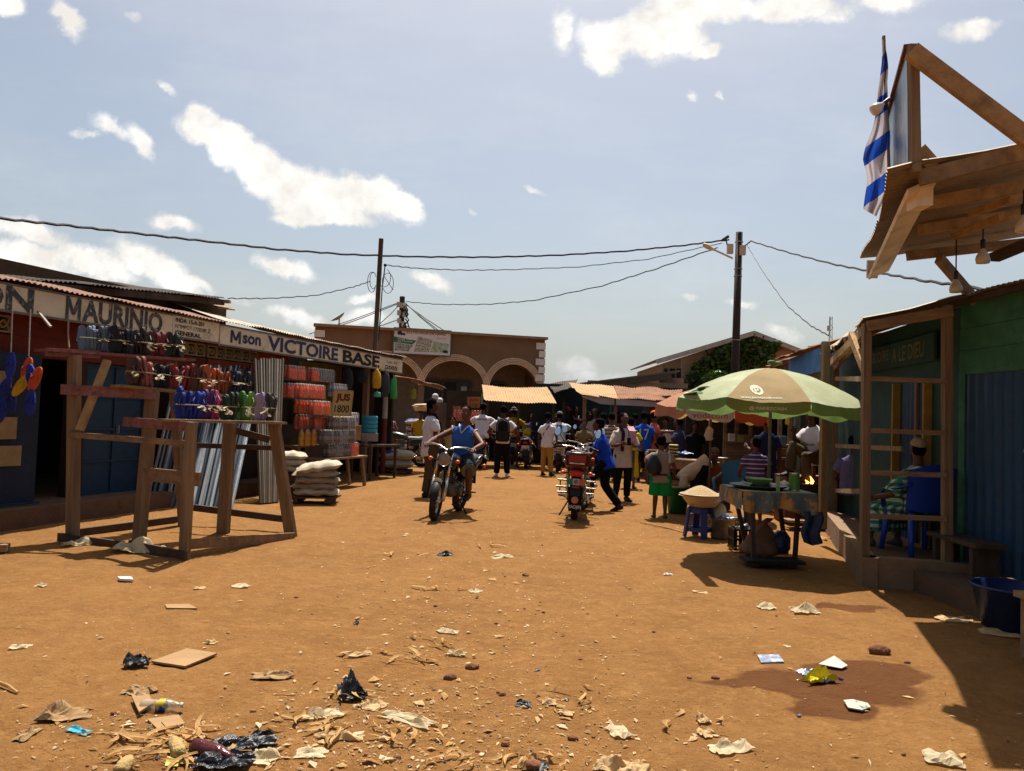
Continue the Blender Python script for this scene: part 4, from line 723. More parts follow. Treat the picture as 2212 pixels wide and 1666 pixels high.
mp_ = thing('utility_pole', 'shorter tarred pole crowded with grey meter boxes behind the arcade building', 'utility pole', XY(866, 35)); a, b_ = XY(864, 35), YP(869, 641, 35); MB().tube([a, b_], [.15, .12], 12).build('pole', TAR, mp_)
for px, py in ((861, 658), (868, 660), (875, 664), (862, 676), (874, 680), (862, 693), (871, 700)): MB().box(YP(px, py, 34.75), .16, .14, .22).build('meter_box', PBX, mp_)
tg = MB(); r_ = random.Random(5)
for k in range(10): p = YP(874+r_.uniform(-2, 4), 655+r_.uniform(0, 45), 34.7); tg.tube([p, p+V((r_.uniform(-.1, .15), 0, -.15)), p+V((r_.uniform(-.1, .2), 0, -.4))], .03, 5)
tg.build('tangled_wire', BLACK, mp_)
def cable(label, pts, r=.014, wav=0.0):
    o = []
    for i in range(len(pts)-1):
        a, b_ = YP(*pts[i]), YP(*pts[i+1]); o += [a.lerp(b_, k/10)+V((0, 0, wav*math.sin(k*2.1+i))) for k in range(10)]
    o.append(YP(*pts[-1])); solo(MB().tube(o, r, 6), 'cable', label, 'cable', CAB)
cable('thick twisted power cable spanning the whole street to the left edge', [(-60, 461, 12), (0, 472, 12.6), (150, 488, 14), (300, 505, 15.4), (450, 522, 16.8), (600, 539, 18.2), (750, 550, 19.6), (900, 555, 21), (1050, 556, 22), (1200, 552, 22.8), (1350, 543, 23.4), (1480, 530, 23.8), (1575, 518, 24)], .027, .010)
cable('thick power cable from the lamp pole to the green kiosk roof', [(1605, 535, 24), (1622, 521, 23.4), (1700, 545, 20), (1800, 571, 16), (1900, 590, 12.5), (2000, 607, 10), (2140, 627, 8)], .02, .01)
cable('thin cable from the timber pole to the lamp pole under the thick one', [(834, 573, 18.8), (900, 580, 19.6), (1000, 584, 20.8), (1100, 583, 21.8), (1250, 577, 22.8), (1400, 560, 23.5), (1560, 525, 24)], .013, .01)
cable('sagging thin cable from the meter pole up to the lamp pole', [(877, 652, 35), (950, 658, 33), (1050, 658, 31), (1150, 650, 29), (1300, 618, 27), (1420, 580, 25.5), (1550, 535, 24)], .018, .015)
cable('thin drop wire from the lamp pole down to the porch roof', [(1614, 530, 24), (1650, 590, 20), (1700, 660, 16.5), (1750, 703, 14), (1790, 725, 12.5)], .012, .01)
cable('low service wire from the shed roof to the timber pole', [(492, 645, 15.5), (580, 645, 16.5), (680, 639, 17.6), (760, 621, 18.4), (800, 608, 18.9)], .012, .01)
for k, (x0_, y0_, x1_, y1_, lb) in enumerate(((866, 652, 668, 722, 'upper of the wires from the meter pole to the left roof'), (866, 654, 700, 716, 'lower of the wires from the meter pole to the left roof'), (866, 655, 820, 700, 'short steep wire left of the meter pole'), (862, 690, 790, 712, 'lowest wire left of the meter pole'), (876, 655, 940, 712, 'steep wire from the meter pole toward the billboard'), (876, 655, 950, 716, 'wire next to the steepest one right of the meter pole'), (878, 704, 905, 716, 'short thick wire low on the meter pole'), (876, 657, 965, 718, 'outermost wire right of the meter pole'))):
    cable(lb, [(x0_, y0_, 35), ((x0_+x1_)/2, (y0_+y1_)/2+2, 34), (x1_, y1_, 33)], .02)
def lattice(px, Yp, yt, yb, w_, lab):
    r = thing('antenna_mast', lab, 'antenna', XY(px, Yp)); zt = YP(px, yt, Yp).z; c_ = XY(px, Yp); mb = MB(); n_ = 16; z0 = YP(px, yb, Yp).z*.3
    for s1, s2 in ((-1, 0), (1, 0), (0, 1)): mb.tube([c_+V((s1*w_, s2*w_, z0)), c_+V((s1*w_*.55, s2*w_*.55, zt))], w_*.14, 4)
    for k in range(n_): z = z0+(zt-z0)*k/n_; s1 = (-1)**k; mb.tube([c_+V((s1*w_*.9, 0, z)), c_+V((-s1*w_*.8, 0, z+(zt-z0)/n_))], w_*.1, 4)
    mb.build('lattice', M('mast_grey', '#6c7074', .6), r); MB().box(c_+V((w_, 0, zt*.72)), w_*1.2, w_, w_*3).box(c_+V((-w_, 0, zt*.9)), w_*.9, w_, w_*2.2).build('panel_antenna', M('mast_pale', '#9a9ea2', .6), r)
lattice(1791, 150, 684, 740, .45, 'tall lattice phone mast far behind the right kiosks'); lattice(1882, 120, 688, 720, .25, 'small far mast top peeping over the porch roof')
# ================================================================= people
SKIN = M('dark_skin', '#5e3a2a', .55, .12, 9, .08, spec=.2); SKIN2 = M('dark_brown_skin', '#4a2e22', .55, .12, 9, .08, spec=.2); HAIR = M('black_hair', '#0c0a09', .95, .3, 60, .6, spec=.04); EYEW = M('eye_white', '#b8b0a8', .3, 0, 1, 0); LIP = M('lips', '#4a2622', .5, 0, 1, 0)
def cloth(name, c, **k): k.setdefault('var', .12); k.setdefault('bump', .12); k.setdefault('spec', .08); return M('cloth_'+name, c, .95, scale=12, **k)
WHITE = cloth('white', '#c2bbbb'); BLK = cloth('black', '#16151a'); NAVYC = cloth('navy', '#1c2340'); OLIVE = cloth('olive_brown', '#4a3c2a'); SOLE = M('shoe_dark', '#1a1614', .7); SOLW = M('shoe_white', '#c8c2ba', .6)
def wrinkle(me, amp=.006, fr=16):
    for v in me.vertices:
        p = v.co; d = noise.noise(V((p.x*fr, p.y*fr, p.z*fr*.55)))+.5*noise.noise(V((p.x*fr*2, p.y*fr*2, p.z*fr)))
        v.co = p+v.normal*d*amp
    me.polygons.foreach_set('use_smooth', [True]*len(me.polygons))
def hand(mb, wr, d, palm, curl, sc, thumb):
    # five fingers of different lengths and a thumb from the side of the palm
    d = d.normalized(); s = d.cross(palm).normalized(); palm = s.cross(d).normalized()
    mb.ball(wr+d*.05*sc, .014*sc, .04*sc, .05*sc) if False else mb.loft([(wr+d*k*sc, s*a*sc, palm*b_*sc) for k, a, b_ in ((0, .026, .02), (.03, .036, .017), (.07, .042, .015), (.095, .038, .012))], 10)
    for i, L in enumerate((.068, .078, .073, .058)):
        o = wr+d*.09*sc+s*(1.5-i)*.021*sc*thumb; pts = [o]; a = 0
        for k in range(3):
            a += curl*(.55+.15*k); pts.append(pts[-1]+(d*math.cos(a)+palm*math.sin(a))*L*sc/3*(1.15-.12*k))
        mb.tube(pts, [.0095*sc, .009*sc, .008*sc, .006*sc], 6)
    o = wr+d*.03*sc+s*.034*sc*thumb; t = (d*.75+s*.6*thumb+palm*.3).normalized(); t2 = (d*.9+palm*.5+s*.1*thumb).normalized()
    mb.tube([o, o+t*.035*sc, o+t*.035*sc+t2*.03*sc], [.012*sc, .0105*sc, .007*sc], 6)
def person(label, at, head, H, top=None, bot=None, pose=None, skin=None, hair='short', shoes=None, faced=False, group=None, vox=None, rot=None, snap=True, hs=1.0, name='person'):
    pz = dict(hip=(0, 0, .93), lean=0, bend=0, look=(0, 0), la=((-.07, -.03, -.29), (-.08, .05, -.54)), ra=((.07, -.03, -.29), (.08, .05, -.54)), ll=((-.10, .03, .5), (-.11, -.02, .085)), rl=((.10, .03, .5), (.11, -.02, .085)), curl=.5, sh=1.0)
    pz.update(pose or {}); k = H/1.75; skin = skin or SKIN; vox = vox or (.0165 if at.y < 15 else .0235)
    hp = V(pz['hip']); L = math.radians(pz['lean']); u = V((0, math.sin(L), math.cos(L))); f = V((0, math.cos(L), -math.sin(L))); X = V((1, 0, 0))
    L2 = math.radians(pz['lean']*.45+pz['bend']); uh = V((0, math.sin(L2), math.cos(L2))); fh = V((0, math.cos(L2), -math.sin(L2)))
    q = pz['sh']; chest = hp+u*.33; shc = hp+u*.475; nk = hp+u*.53; nt_ = nk+uh*.075; hc = nt_+uh*.115
    yaw, pit = [math.radians(a) for a in pz['look']]; Rh = Matrix.Rotation(-yaw, 3, uh) @ Matrix.Rotation(-pit, 3, X); hx, hy, hz = Rh @ X, Rh @ fh, Rh @ uh
    T = lambda p: V(p)*k
    shL, shR = shc+X*-.168*q-u*.045, shc+X*.168*q-u*.045
    def arm(key, s_): 
        a = pz[key]; 
        return [s_, V(a[0]) if pz.get('abs') else s_+V(a[0]), V(a[1]) if pz.get('abs') else s_+V(a[1])]
    AL, AR = arm('la', shL), arm('ra', shR); hipL, hipR = hp+X*-.09-V((0, 0, .02)), hp+X*.09-V((0, 0, .02))
    LL = [hipL, V(pz['ll'][0]), V(pz['ll'][1])]; RL = [hipR, V(pz['rl'][0]), V(pz['rl'][1])]
    mb = MB()
    tor = [(-.09, .12, .10, 0), (0, .155, .112, -.012), (.10, .145, .10, 0), (.18, .132, .092, .005), (.30, .158*q, .112, .01), (.42, .165*q, .096, 0), (.482, .118*q, .078, -.008), (.53, .066, .062, -.005)]
    mb.loft([(T(hp+u*h+f*o), X*a*k, f*b_*k) for h, a, b_, o in tor], 18)
    mb.tube([T(nk-uh*.04), T(nk+uh*.03), T(nt_+uh*.03)], [.062*k, .056*k, .056*k], 12)
    c_ = hc+hy*.012
    hr = [(-.118, .028, .034, .038), (-.10, .046, .056, .03), (-.065, .060, .074, .014), (-.02, .069, .086, .004), (.02, .0735, .094, -.002), (.06, .0715, .092, -.006), (.09, .058, .076, -.008), (.108, .036, .05, -.01), (.116, .012, .018, -.01)]
    mb.loft([(T(c_+hz*z*hs+hy*o), hx*a*k*hs, hy*b_*k*hs) for z, a, b_, o in hr], 20)
    mb.loft([(T(c_+hz*z+hy*y), hx*a*k, hy*b_*k) for z, y, a, b_ in ((.025, .088, .008, .008), (-.005, .096, .012, .014), (-.03, .1, .021, .018), (-.042, .092, .016, .012))], 8)
    mb.loft([(T(c_+hz*z+hy*.086), hx*a*k, hy*.014*k) for z, a in ((-.078, .018), (-.068, .028), (-.058, .018))], 8)
    for s_ in (-1, 1): mb.ball(T(c_+hx*.075*s_*hs-hy*.008+hz*.0), .012*k, .024*k, .034*k, 8, 6)
    for A_ in (AL, AR): mb.tube([T(p) for p in (A_[0]-(A_[1]-A_[0]).normalized()*.02, A_[0].lerp(A_[1], .35), A_[1], A_[1].lerp(A_[2], .35), A_[2]+(A_[2]-A_[1]).normalized()*.02)], [.056*k, .05*k, .041*k, .042*k, .027*k], 12)
    for G_ in (LL, RL): mb.tube([T(p) for p in (G_[0]+V((0, 0, .04)), G_[0].lerp(G_[1], .4), G_[1], G_[1].lerp(G_[2], .32), G_[2].lerp(G_[1], .12), G_[2]-V((0, 0, .02)))], [.088*k, .08*k, .057*k, .056*k, .038*k, .04*k], 14)
    fts = []
    for G_, key in ((LL, 'lfoot'), (RL, 'rfoot')):
        an = G_[2]; fd = V(pz.get(key, (.12 if G_ is RL else -.12, 1, 0))).normalized(); up_ = (ZUP-fd*fd.z).normalized(); sd_ = fd.cross(up_)
        fr_ = [(-.065, .026, .03, -.045), (-.03, .034, .05, -.03), (.05, .036, .042, -.045), (.12, .045, .026, -.06), (.175, .036, .018, -.066), (.195, .015, .01, -.068)]
        fts.append([(T(an+fd*y+up_*z), sd_*a*k, up_*b_*k) for y, a, b_, z in fr_]); mb.loft(fts[-1], 10)
    me = fuse(mb, vox*k, 5, .5); me.name = name
    hb_ = MB()
    for A_, th, key in ((AL, 1, 'lp'), (AR, -1, 'rp')):
        d = (A_[2]-A_[1]).normalized(); pl = V(pz.get(key, (0.35*th, .6, .2))); hand(hb_, T(A_[2]), V(pz.get('hd_'+key, d)), pl, pz['curl'], k, th)
    bm = bmesh.new(); bm.from_mesh(me); vs = [bm.verts.new(p) for p in hb_.v]
    for f_ in hb_.f:
        try: bm.faces.new([vs[i] for i in f_])
        except ValueError: pass
    bm.to_mesh(me); bm.free(); me.polygons.foreach_set('use_smooth', [True]*len(me.polygons))
    o = part(name, me, None, skin); o.location = at; o.rotation_euler = rot if rot else (0, 0, -math.radians(head)); tag(o, label, 'person', group)
    if snap and pz['hip'][2] > .7 and not pz.get('abs'): o.location.z = gz(at.x, at.y)-min(v.co.z for v in me.vertices)-.004
    hcol = HAIR
    if hair in ('short', 'cap', 'long', 'crop'):
        hm = MB(); g_ = .006 if hair in ('crop', 'cap') else .016
        hm.loft([(T(c_+hz*z*hs+hy*(o_-.012)), hx*(a+g_)*k*hs, hy*(b_+g_-.006)*k*hs) for z, a, b_, o_ in ((-.06, .05, .05, -.035), (-.03, .062, .066, -.026), (.02, .0715, .08, -.016), (.06, .071, .088, -.008), (.095, .058, .074, -.008), (.116, .036, .05, -.01), (.128, .012, .018, -.01))], 18)
        hme = fuse(hm, (.012 if at.y < 15 else .018)*k, 3); wrinkle(hme, .006, 40); part('hair', hme, o, hcol)
    if faced:
        e = MB(); 
        for s_ in (-1, 1): e.ball(T(c_+hx*.031*s_+hy*.083+hz*.012), .012*k, .008*k, .0065*k, 8, 6)
        e.build('eyes', EYEW, o, world=False); MB().ball(T(c_+hy*.094-hz*.068), .024*k, .008*k, .009*k, 8, 6).build('mouth', LIP, o, world=False)
    R = dict(o=o, k=k, T=T, hc=c_, hx=hx, hy=hy, hz=hz, hp=hp, u=u, f=f, X=X, nk=nk, shc=shc, AL=AL, AR=AR, LL=LL, RL=RL, q=q)
    if top:
        t = dict(kind='tee', hem=-.10, fit=.02, mat=WHITE); t.update(top); g_ = t['fit']; cm = MB()
        rings = [(t['hem'], .165+g_*1.2, .125+g_*1.2, -.005), (0, .157+g_, .117+g_, -.01), (.12, .148+g_, .106+g_, 0), (.30, .162*q+g_, .118+g_, .01), (.42, .168*q+g_*.6, .100+g_*.7, 0), (.484, .120*q+g_*.4, .082+g_*.5, -.008), (.53, .076, .072, -.004)]
        cm.loft([(T(hp+u*h+f*o_), X*a*k, f*b_*k) for h, a, b_, o_ in rings], 18)
        sl = {'tee': .62, 'long': 2, 'sleeveless': .08, 'elbow': .95}[t['kind']]
        for A_ in (AL, AR):
            if t['kind'] == 'long': pts = [A_[0]-(A_[1]-A_[0]).normalized()*.03, A_[0].lerp(A_[1], .5), A_[1], A_[1].lerp(A_[2], .5), A_[2]]; rr = [.054+g_*.3, .06+g_*.5, .055+g_*.4, .05+g_*.4, .042+g_*.3]
            elif t['kind'] == 'sleeveless': pts = [A_[0]-(A_[1]-A_[0]).normalized()*.03, A_[0].lerp(A_[1], .02)]; rr = [.05+g_*.3, .056+g_*.2]
            else: pts = [A_[0]-(A_[1]-A_[0]).normalized()*.03, A_[0].lerp(A_[1], sl*.5), A_[0].lerp(A_[1], sl)]; rr = [.05+g_*.3, .06+g_*.7, .066+g_*.8]
            cm.tube([T(p) for p in pts], [r*k for r in rr], 14)
        sme = fuse(cm, vox*1.1*k, 3); wrinkle(sme, .008*k); R['shirt'] = part(t.get('name', 'shirt'), sme, o, t['mat']); R['sme'] = sme
    if bot:
        b = dict(kind='trousers', fit=.012, mat=BLK); b.update(bot); g_ = b['fit']; cm = MB(); kd = b['kind']
        cm.loft([(T(hp+u*h), X*a*k, f*c2*k) for h, a, c2 in ((.09, .147+g_*.5, .104+g_*.5), (0, .158+g_, .118+g_), (-.09, .15+g_, .115+g_))], 16)
        if kd in ('trousers', 'shorts'):
            for G_ in (LL, RL):
                if kd == 'trousers': pts = [G_[0]+V((0, 0, .03)), G_[0].lerp(G_[1], .4), G_[1], G_[1].lerp(G_[2], .4), G_[2].lerp(G_[1], .03)]; rr = [.096+g_, .088+g_, .068+g_, .063+g_, .052+g_*1.2]
                else: pts = [G_[0]+V((0, 0, .03)), G_[0].lerp(G_[1], .5), G_[0].lerp(G_[1], b.get('len', .92))]; rr = [.097+g_, .094+g_*1.4, .09+g_*1.6]
                cm.tube([T(p) for p in pts], [r*k for r in rr], 16)
        else:   # skirt or dress reaching down over both legs
            mk = (LL[1]+RL[1])/2; ma = (LL[2]+RL[2])/2; w1 = abs(RL[1].x-LL[1].x)/2+.1; hm_ = b.get('len', .8); e1 = mk.lerp(ma, hm_)
            for G_ in (LL, RL): cm.tube([T(G_[0]), T(G_[0].lerp(G_[1], .5)), T(G_[1])], [.11*k, .11*k, .1*k], 14)
            dn = (mk-hp).normalized(); sdz = (dn.cross(X)).normalized()
            cm.loft([(T(hp.lerp(mk, t_)), X*(.16+(w1-.16)*t_+.02)*k, sdz*(.125+.0*t_)*k) for t_ in (0, .5, 1)], 16)
            dn2 = (e1-mk).normalized(); sd2 = dn2.cross(X).normalized(); cm.loft([(T(mk-dn2*.06), X*(w1+.0)*k, sd2*.12*k), (T(mk.lerp(e1, .5)), X*(w1+.02)*k, sd2*.13*k), (T(e1), X*(w1+.04)*k, sd2*.15*k)], 16)
        bme = fuse(cm, vox*1.1*k, 3); wrinkle(bme, .009*k, 12); part(b.get('name', kd), bme, o, b['mat'])
    if shoes:
        for r_ in fts:
            sm_ = MB().loft([(c, a*1.18, b_*1.15) for c, a, b_ in r_], 12).build('shoe', shoes, o, smooth=True, world=False)
    return R
def cap(R, mat, brim=True, kind='cap', back=False):
    o, T, c, hx, hy, hz, k = R['o'], R['T'], R['hc'], R['hx'], R['hy'], R['hz'], R['k']; mb = MB(); g = .018
    mb.loft([(T(c+hz*z+hy*o_), hx*(a+g)*k, hy*(b_+g)*k) for z, a, b_, o_ in ((.045, .0725, .092, -.005), (.07, .068, .09, -.006), (.1, .055, .072, -.008), (.122, .034, .048, -.01), (.132, .01, .014, -.01))], 18)
    if kind == 'bucket': mb.loft([(T(c+hz*z), hx*a*k, hy*(a+.02)*k) for z, a in ((.05, .092), (.035, .115), (.012, .135), (.008, .13), (.04, .09))], 20)
    elif brim:
        s_ = -1 if back else 1; mb.add([T(c+hz*(.05-.02*v)+hy*s_*(.085+v*.085)+hx*(u-.5)*.15*(1-.35*v*v)) for v in (0, .5, 1) for u in (0, .25, .5, .75, 1)], [(j*5+i, j*5+i+1, (j+1)*5+i+1, (j+1)*5+i) for j in range(2) for i in range(4)])
    return mb.build('cap' if kind == 'cap' else 'hat', mat, o, smooth=True, world=False)
def backtext(R, s, mat, w, h, zoff, front=False, name='number', x0=0, bold=.02):
    hp, u, f, k, T = R['hp'], R['u'], R['f'], R['k'], R['T']; sg = 1 if front else -1
    c = T(hp+u*zoff); right = V((-1, 0, 0)) if front else V((1, 0, 0)); R['sme'].name
    projected(s, R['shirt'], R['sme'], mat, c+right*(-w/2+x0)+f*sg*.6, right, u, h, w, f*-sg, name=name, bold=bold, off=.006)
def strip(R, pts, w, mat, name, th=.008):   # a flat strap or scarf through local points
    mb = MB(); T = R['T']; ps = [T(p) for p in pts]
    for a, b_ in zip(ps[:-1], ps[1:]): mb.beam(a, b_, w, th, (b_-a).cross(V((1, 0, 0))) if abs((b_-a).normalized().x) < .9 else (0, 1, 0))
    return mb.build(name, mat, R['o'], world=False)
def arms(lx, rx): return dict(la=lx, ra=rx)
TR = dict(kind='trousers'); TEE = lambda m, **k: dict(kind='tee', mat=m, **k)
# --- standing man, white tee, dark scarf
R = person('man in long white tee, black scarf and brown trousers beside the oncoming rider', GP(926, 1072), 62, 1.76, TEE(WHITE, hem=-.2, fit=.035), dict(mat=OLIVE, fit=.03), dict(look=(10, -4), la=((-.05, -.02, -.29), (-.05, .06, -.54)), ra=((.05, .0, -.29), (.06, .12, -.53)), ll=((-.09, .06, .5), (-.10, .06, .085)), rl=((.09, -.02, .5), (.10, -.10, .085))), shoes=SOLE, skin=SKIN2)
strip(R, [(-.12, .13, 1.36), (-.08, .03, 1.49), (0, -.075, 1.5), (.08, .03, 1.49), (.10, .135, 1.3), (.08, .15, 1.1)], .07, BLK, 'scarf', .02); backtext(R, '14', NAVYC, .12, .3, .2, front=True)
# --- backpack man
R = person('man seen from behind with black backpack, black trousers and white sneakers', GP(1083, 1030), 0, 1.74, TEE(WHITE, fit=.03), dict(mat=BLK, fit=.02), dict(la=((-.19, -.0, -.25), (-.09, .2, -.30)), ra=((.19, .0, -.25), (.09, .2, -.30)), ll=((-.11, .02, .5), (-.125, 0, .085)), rl=((.11, .02, .5), (.14, 0, .085)), lfoot=(-.25, 1, 0), rfoot=(.35, 1, 0)), shoes=SOLW, skin=SKIN2)
o = R['o']; bp_ = MB().loft([(V((0, -.20, z)), V((a, 0, 0)), V((0, b_, 0))) for z, a, b_ in ((.88, .12, .05), (.92, .165, .09), (1.1, .175, .11), (1.3, .165, .1), (1.4, .13, .07), (1.44, .08, .04))], 20).build('backpack', cloth('backpack', '#1c1b1c'), o, smooth=True, world=False)
gm = M('grey_trim', '#6c6a68', .7); MB().tube([V((-.13, -.27, 1.12)), V((-.135, -.28, 1.26)), V((-.1, -.275, 1.37)), V((0, -.27, 1.41)), V((.1, -.275, 1.37)), V((.135, -.28, 1.26)), V((.13, -.27, 1.12))], .007, 6).build('piping', gm, bp_, world=False); MB().loft([(V((0, -.295, z)), V((a, 0, 0)), V((0, b_, 0))) for z, a, b_ in ((.91, .1, .02), (.95, .125, .04), (1.1, .125, .045), (1.13, .1, .02))], 16).build('pocket', cloth('backpack2', '#242324'), bp_, smooth=True, world=False)
for s_ in (-1, 1): MB().tube([V((s_*.08, -.16, 1.42)), V((s_*.12, -.07, 1.47)), V((s_*.13, .05, 1.44)), V((s_*.14, .12, 1.3)), V((s_*.16, .08, 1.1))], .022, 8, flat=.4).build('strap', gm, bp_, world=False)
for A_ in (R['AL'], R['AR']): MB().tube([A_[1].lerp(A_[2], t)*R['k'] for t in (.05, .3)], [.052, .05], 12).build('sleeve_cuff', cloth('red', '#8a2a22'), o, world=False)
# --- walking boy/man in blue
BLUE = cloth('royal_blue', '#1a3aa0'); R = person('youth in royal blue sports shirt striding left past the parked motorbike', GP(1306, 1101), -78, 1.57, TEE(BLUE, fit=.03, hem=-.12), dict(mat=BLK, fit=.02), dict(lean=14, hip=(0, 0, .88), look=(0, -12), la=((-.08, .10, -.27), (-.02, .32, -.25)), ra=((.06, .05, -.29), (.02, .28, -.36)), ll=((-.09, .30, .56), (-.10, .46, .22)), rl=((.10, .02, .46), (.10, -.26, .10)), rfoot=(0, 1, -.25)), shoes=SOLE, hair='short', skin=SKIN2)
for dx in (0, .035): strip(R, [(-.13-dx*.2, .13+dx, 1.40), (-.2-dx*.3, .16+dx, 1.36), (-.27, .2+dx*.7, 1.22)], .012, WHITE, 'stripe', .006)
# --- person with the pink towel
PAT = M('cloth_cream_spots', '#b5a596', .9, .1, 6, .1, blot='#5a3c34', blots=(.66, .69), bscale=10); R = person('person in long cream spotted shirt with pink towel on the shoulder, looking at a phone', GP(1343, 1081), 165, 1.63, dict(kind='elbow', mat=PAT, hem=-.26, fit=.04), dict(mat=BLK, fit=.01), dict(look=(-10, -22), la=((-.09, .04, -.27), (.06, .25, -.24)), ra=((.08, .05, -.27), (-.0, .26, -.22)), rl=((.11, .03, .5), (.16, .03, .085)), curl=.7), shoes=SOLE, faced=True)
strip(R, [(-.15, -.1, 1.3), (-.13, .02, 1.49), (-.12, .15, 1.4), (-.14, .18, 1.2)], .13, cloth('pink_towel', '#b58a92'), 'towel', .02); strip(R, [(.1, .02, 1.5), (.07, .15, 1.38), (.09, .16, 1.0)], .06, cloth('maroon_scarf', '#3a1c24'), 'scarf', .02); MB().box(V((.03, .34, 1.2))*R['k'], .07, .012, .14).build('phone', BLK, R['o'], world=False)
sk_ = MB().grid(lambda u, v: V((-.20+.03*v, -.02+.18*u, 1.02-.62*v))*R['k'], 5, 8).build('hanging_garment', cloth('grey_beige', '#8a7a68'), R['o'], smooth=True, world=False)
# --- blue 17
R = person('man in blue football shirt with white number 17 and black shorts, seen from behind', GP(1388, 1039), 4, 1.72, TEE(cloth('football_blue', '#1e4aa8'), fit=.045, hem=-.17), dict(kind='shorts', mat=BLK, fit=.02), dict(look=(25, -5), la=((-.06, 0, -.29), (-.03, .15, -.5)), ra=((.07, .02, -.29), (.02, .2, -.46))), skin=SKIN2, shoes=SOLE); backtext(R, '17', WHITE, .24, .27, .13, bold=.0)
# --- boy with green shorts
R = person('boy in grey top and bright green shorts carrying a black plastic bag over his shoulder', GP(1425, 1117), 8, 1.28, TEE(cloth('grey_brown', '#857468'), fit=.045, hem=-.16), dict(kind='shorts', mat=cloth('green', '#157a3a'), fit=.04, len=1.0), dict(look=(12, -8), la=((-.17, .0, -.22), (-.14, .12, -.02)), ra=((.12, -.02, -.26), (.12, .12, -.42)), ll=((-.10, .02, .5), (-.12, 0, .085)), curl=1.0), hs=1.12, shoes=M('sandal_sole', '#4a4038', .9)); k = R['k']
MB().loft([(V((-.16, -.21, z))*k, V((a, 0, 0))*k, V((0, b_, 0))*k) for z, a, b_ in ((.93, .06, .05), (.97, .13, .09), (1.08, .17, .11), (1.2, .14, .09), (1.33, .07, .05), (1.42, .02, .02))], 16).build('plastic_bag', M('black_plastic', '#16171a', .3, .2, 20, .5), R['o'], smooth=True, world=False)
backtext(R, '-', M('dark_print', '#2a2022', .8), .2, .03, .0, name='print_bar')
strip(R, [(.15, .02, 1.44), (.17, -.11, 1.36), (.17, -.13, 1.2)], .04, cloth('grey_strap', '#9a958c'), 'strap')
# --- yellow trousers
R = person('young man in white tee and mustard trousers with a strap across his back', GP(1180, 1027), 30, 1.62, TEE(WHITE, fit=.03, hem=-.14), dict(mat=cloth('mustard', '#9a7436'), fit=.012), dict(look=(-10, -5), la=((-.08, -.06, -.28), (-.04, -.1, -.5)), ra=((.1, .04, -.27), (.02, .2, -.4)), ll=((-.1, .0, .5), (-.13, .02, .085)), rl=((.12, -.02, .5), (.2, -.12, .1))), shoes=SOLE, skin=SKIN2)
strip(R, [(.1, .05, 1.48), (.08, -.11, 1.38), (-.05, -.135, 1.18), (-.17, -.08, .98)], .025, BLK, 'strap')
# --- yellow top, basin on the head
R = person('girl in yellow top carrying a wide enamel basin on her head', XY(908, 23.2), 170, 1.56, TEE(cloth('yellow_ochre', '#a8861e'), fit=.03), dict(kind='skirt', mat=M('cloth_wax_print', '#3a3024', .9, .4, 14, .1, blot='#8a7a50', blots=(.55, .6), bscale=12), len=.6), dict(la=((-.2, .04, .12), (-.13, .04, .36)), ra=((.1, -.02, -.28), (.06, .12, -.4))), faced=True)
# --- others in the street
person('person in tan blouse half hidden behind the oncoming rider', XY(978, 17.0), 175, 1.44, TEE(cloth('tan_blouse', '#8a7e5e'), fit=.03), dict(kind='skirt', mat=OLIVE), dict(la=((-.1, 0, -.28), (-.16, .05, -.5))), faced=True)
person('person in orange top just behind the man in the white tee', XY(930, 18.8), 100, 1.68, TEE(cloth('orange', '#c05a24'), fit=.03), dict(mat=BLK), dict())
person('person in red and white checked clothes by the drinks shop corner', XY(840, 22.4), 160, 1.55, dict(kind='elbow', mat=Mcheck('cloth_red_check', '#7a1c2c', '#8a5a5a', '#5a1420', 9), fit=.04), dict(kind='skirt', mat=Mcheck('cloth_red_check', '#7a1c2c', '#8a5a5a', '#5a1420', 9), len=.7), dict(), faced=True)
R = person('tall youth in dark clothes and red cap behind the number 38 rider', XY(1224, 24.2), 160, 1.84, TEE(cloth('dark_grey', '#26262a'), fit=.02), dict(mat=BLK), dict(look=(-30, 0)), faced=True); cap(R, cloth('cap_red', '#b05058'))
R = person('youth in dark red vest with white neckband watching from the dark stall', XY(1244, 24.4), 175, 1.86, dict(kind='sleeveless', mat=cloth('maroon_vest', '#4a1c22')), dict(mat=BLK), dict(), faced=True); strip(R, [(-.09, .02, 1.5), (-.06, .09, 1.4), (.06, .09, 1.4), (.09, .02, 1.5)], .018, WHITE, 'neckband')
person('boy in olive shirt and grey shorts standing facing the street', XY(1263, 20.2), 185, 1.47, TEE(cloth('olive_tan', '#6a5c3c'), fit=.03), dict(kind='shorts', mat=cloth('grey_short', '#6a6258')), dict(la=((-.09, .04, -.26), (.04, .2, -.2)), ra=((.09, .04, -.26), (.0, .2, -.22))), faced=True, hs=1.08)
R = person('man in pale open collar shirt and pale cap deep under the rusty roof', XY(1287, 22.2), 200, 1.80, TEE(cloth('pale_pink', '#a8968c'), fit=.035), dict(mat=BLK), dict(look=(20, 0)), faced=True); cap(R, cloth('cap_pale', '#8a847c'))
person('person in blue and white shirt behind the striding youth', XY(1304, 19.6), -30, 1.66, TEE(Mstripe('cloth_blue_white', '#3a52a0', '#b0aab0', 9, .5, 0), fit=.03), dict(mat=BLK), dict(look=(30, 0)))
person('person in beige and maroon striped shirt next to the blue and white shirt', XY(1321, 19.0), -20, 1.66, dict(kind='elbow', mat=Mstripe('cloth_beige_maroon', '#9a8676', '#4a3434', 11, .62), fit=.04), dict(mat=BLK), dict())
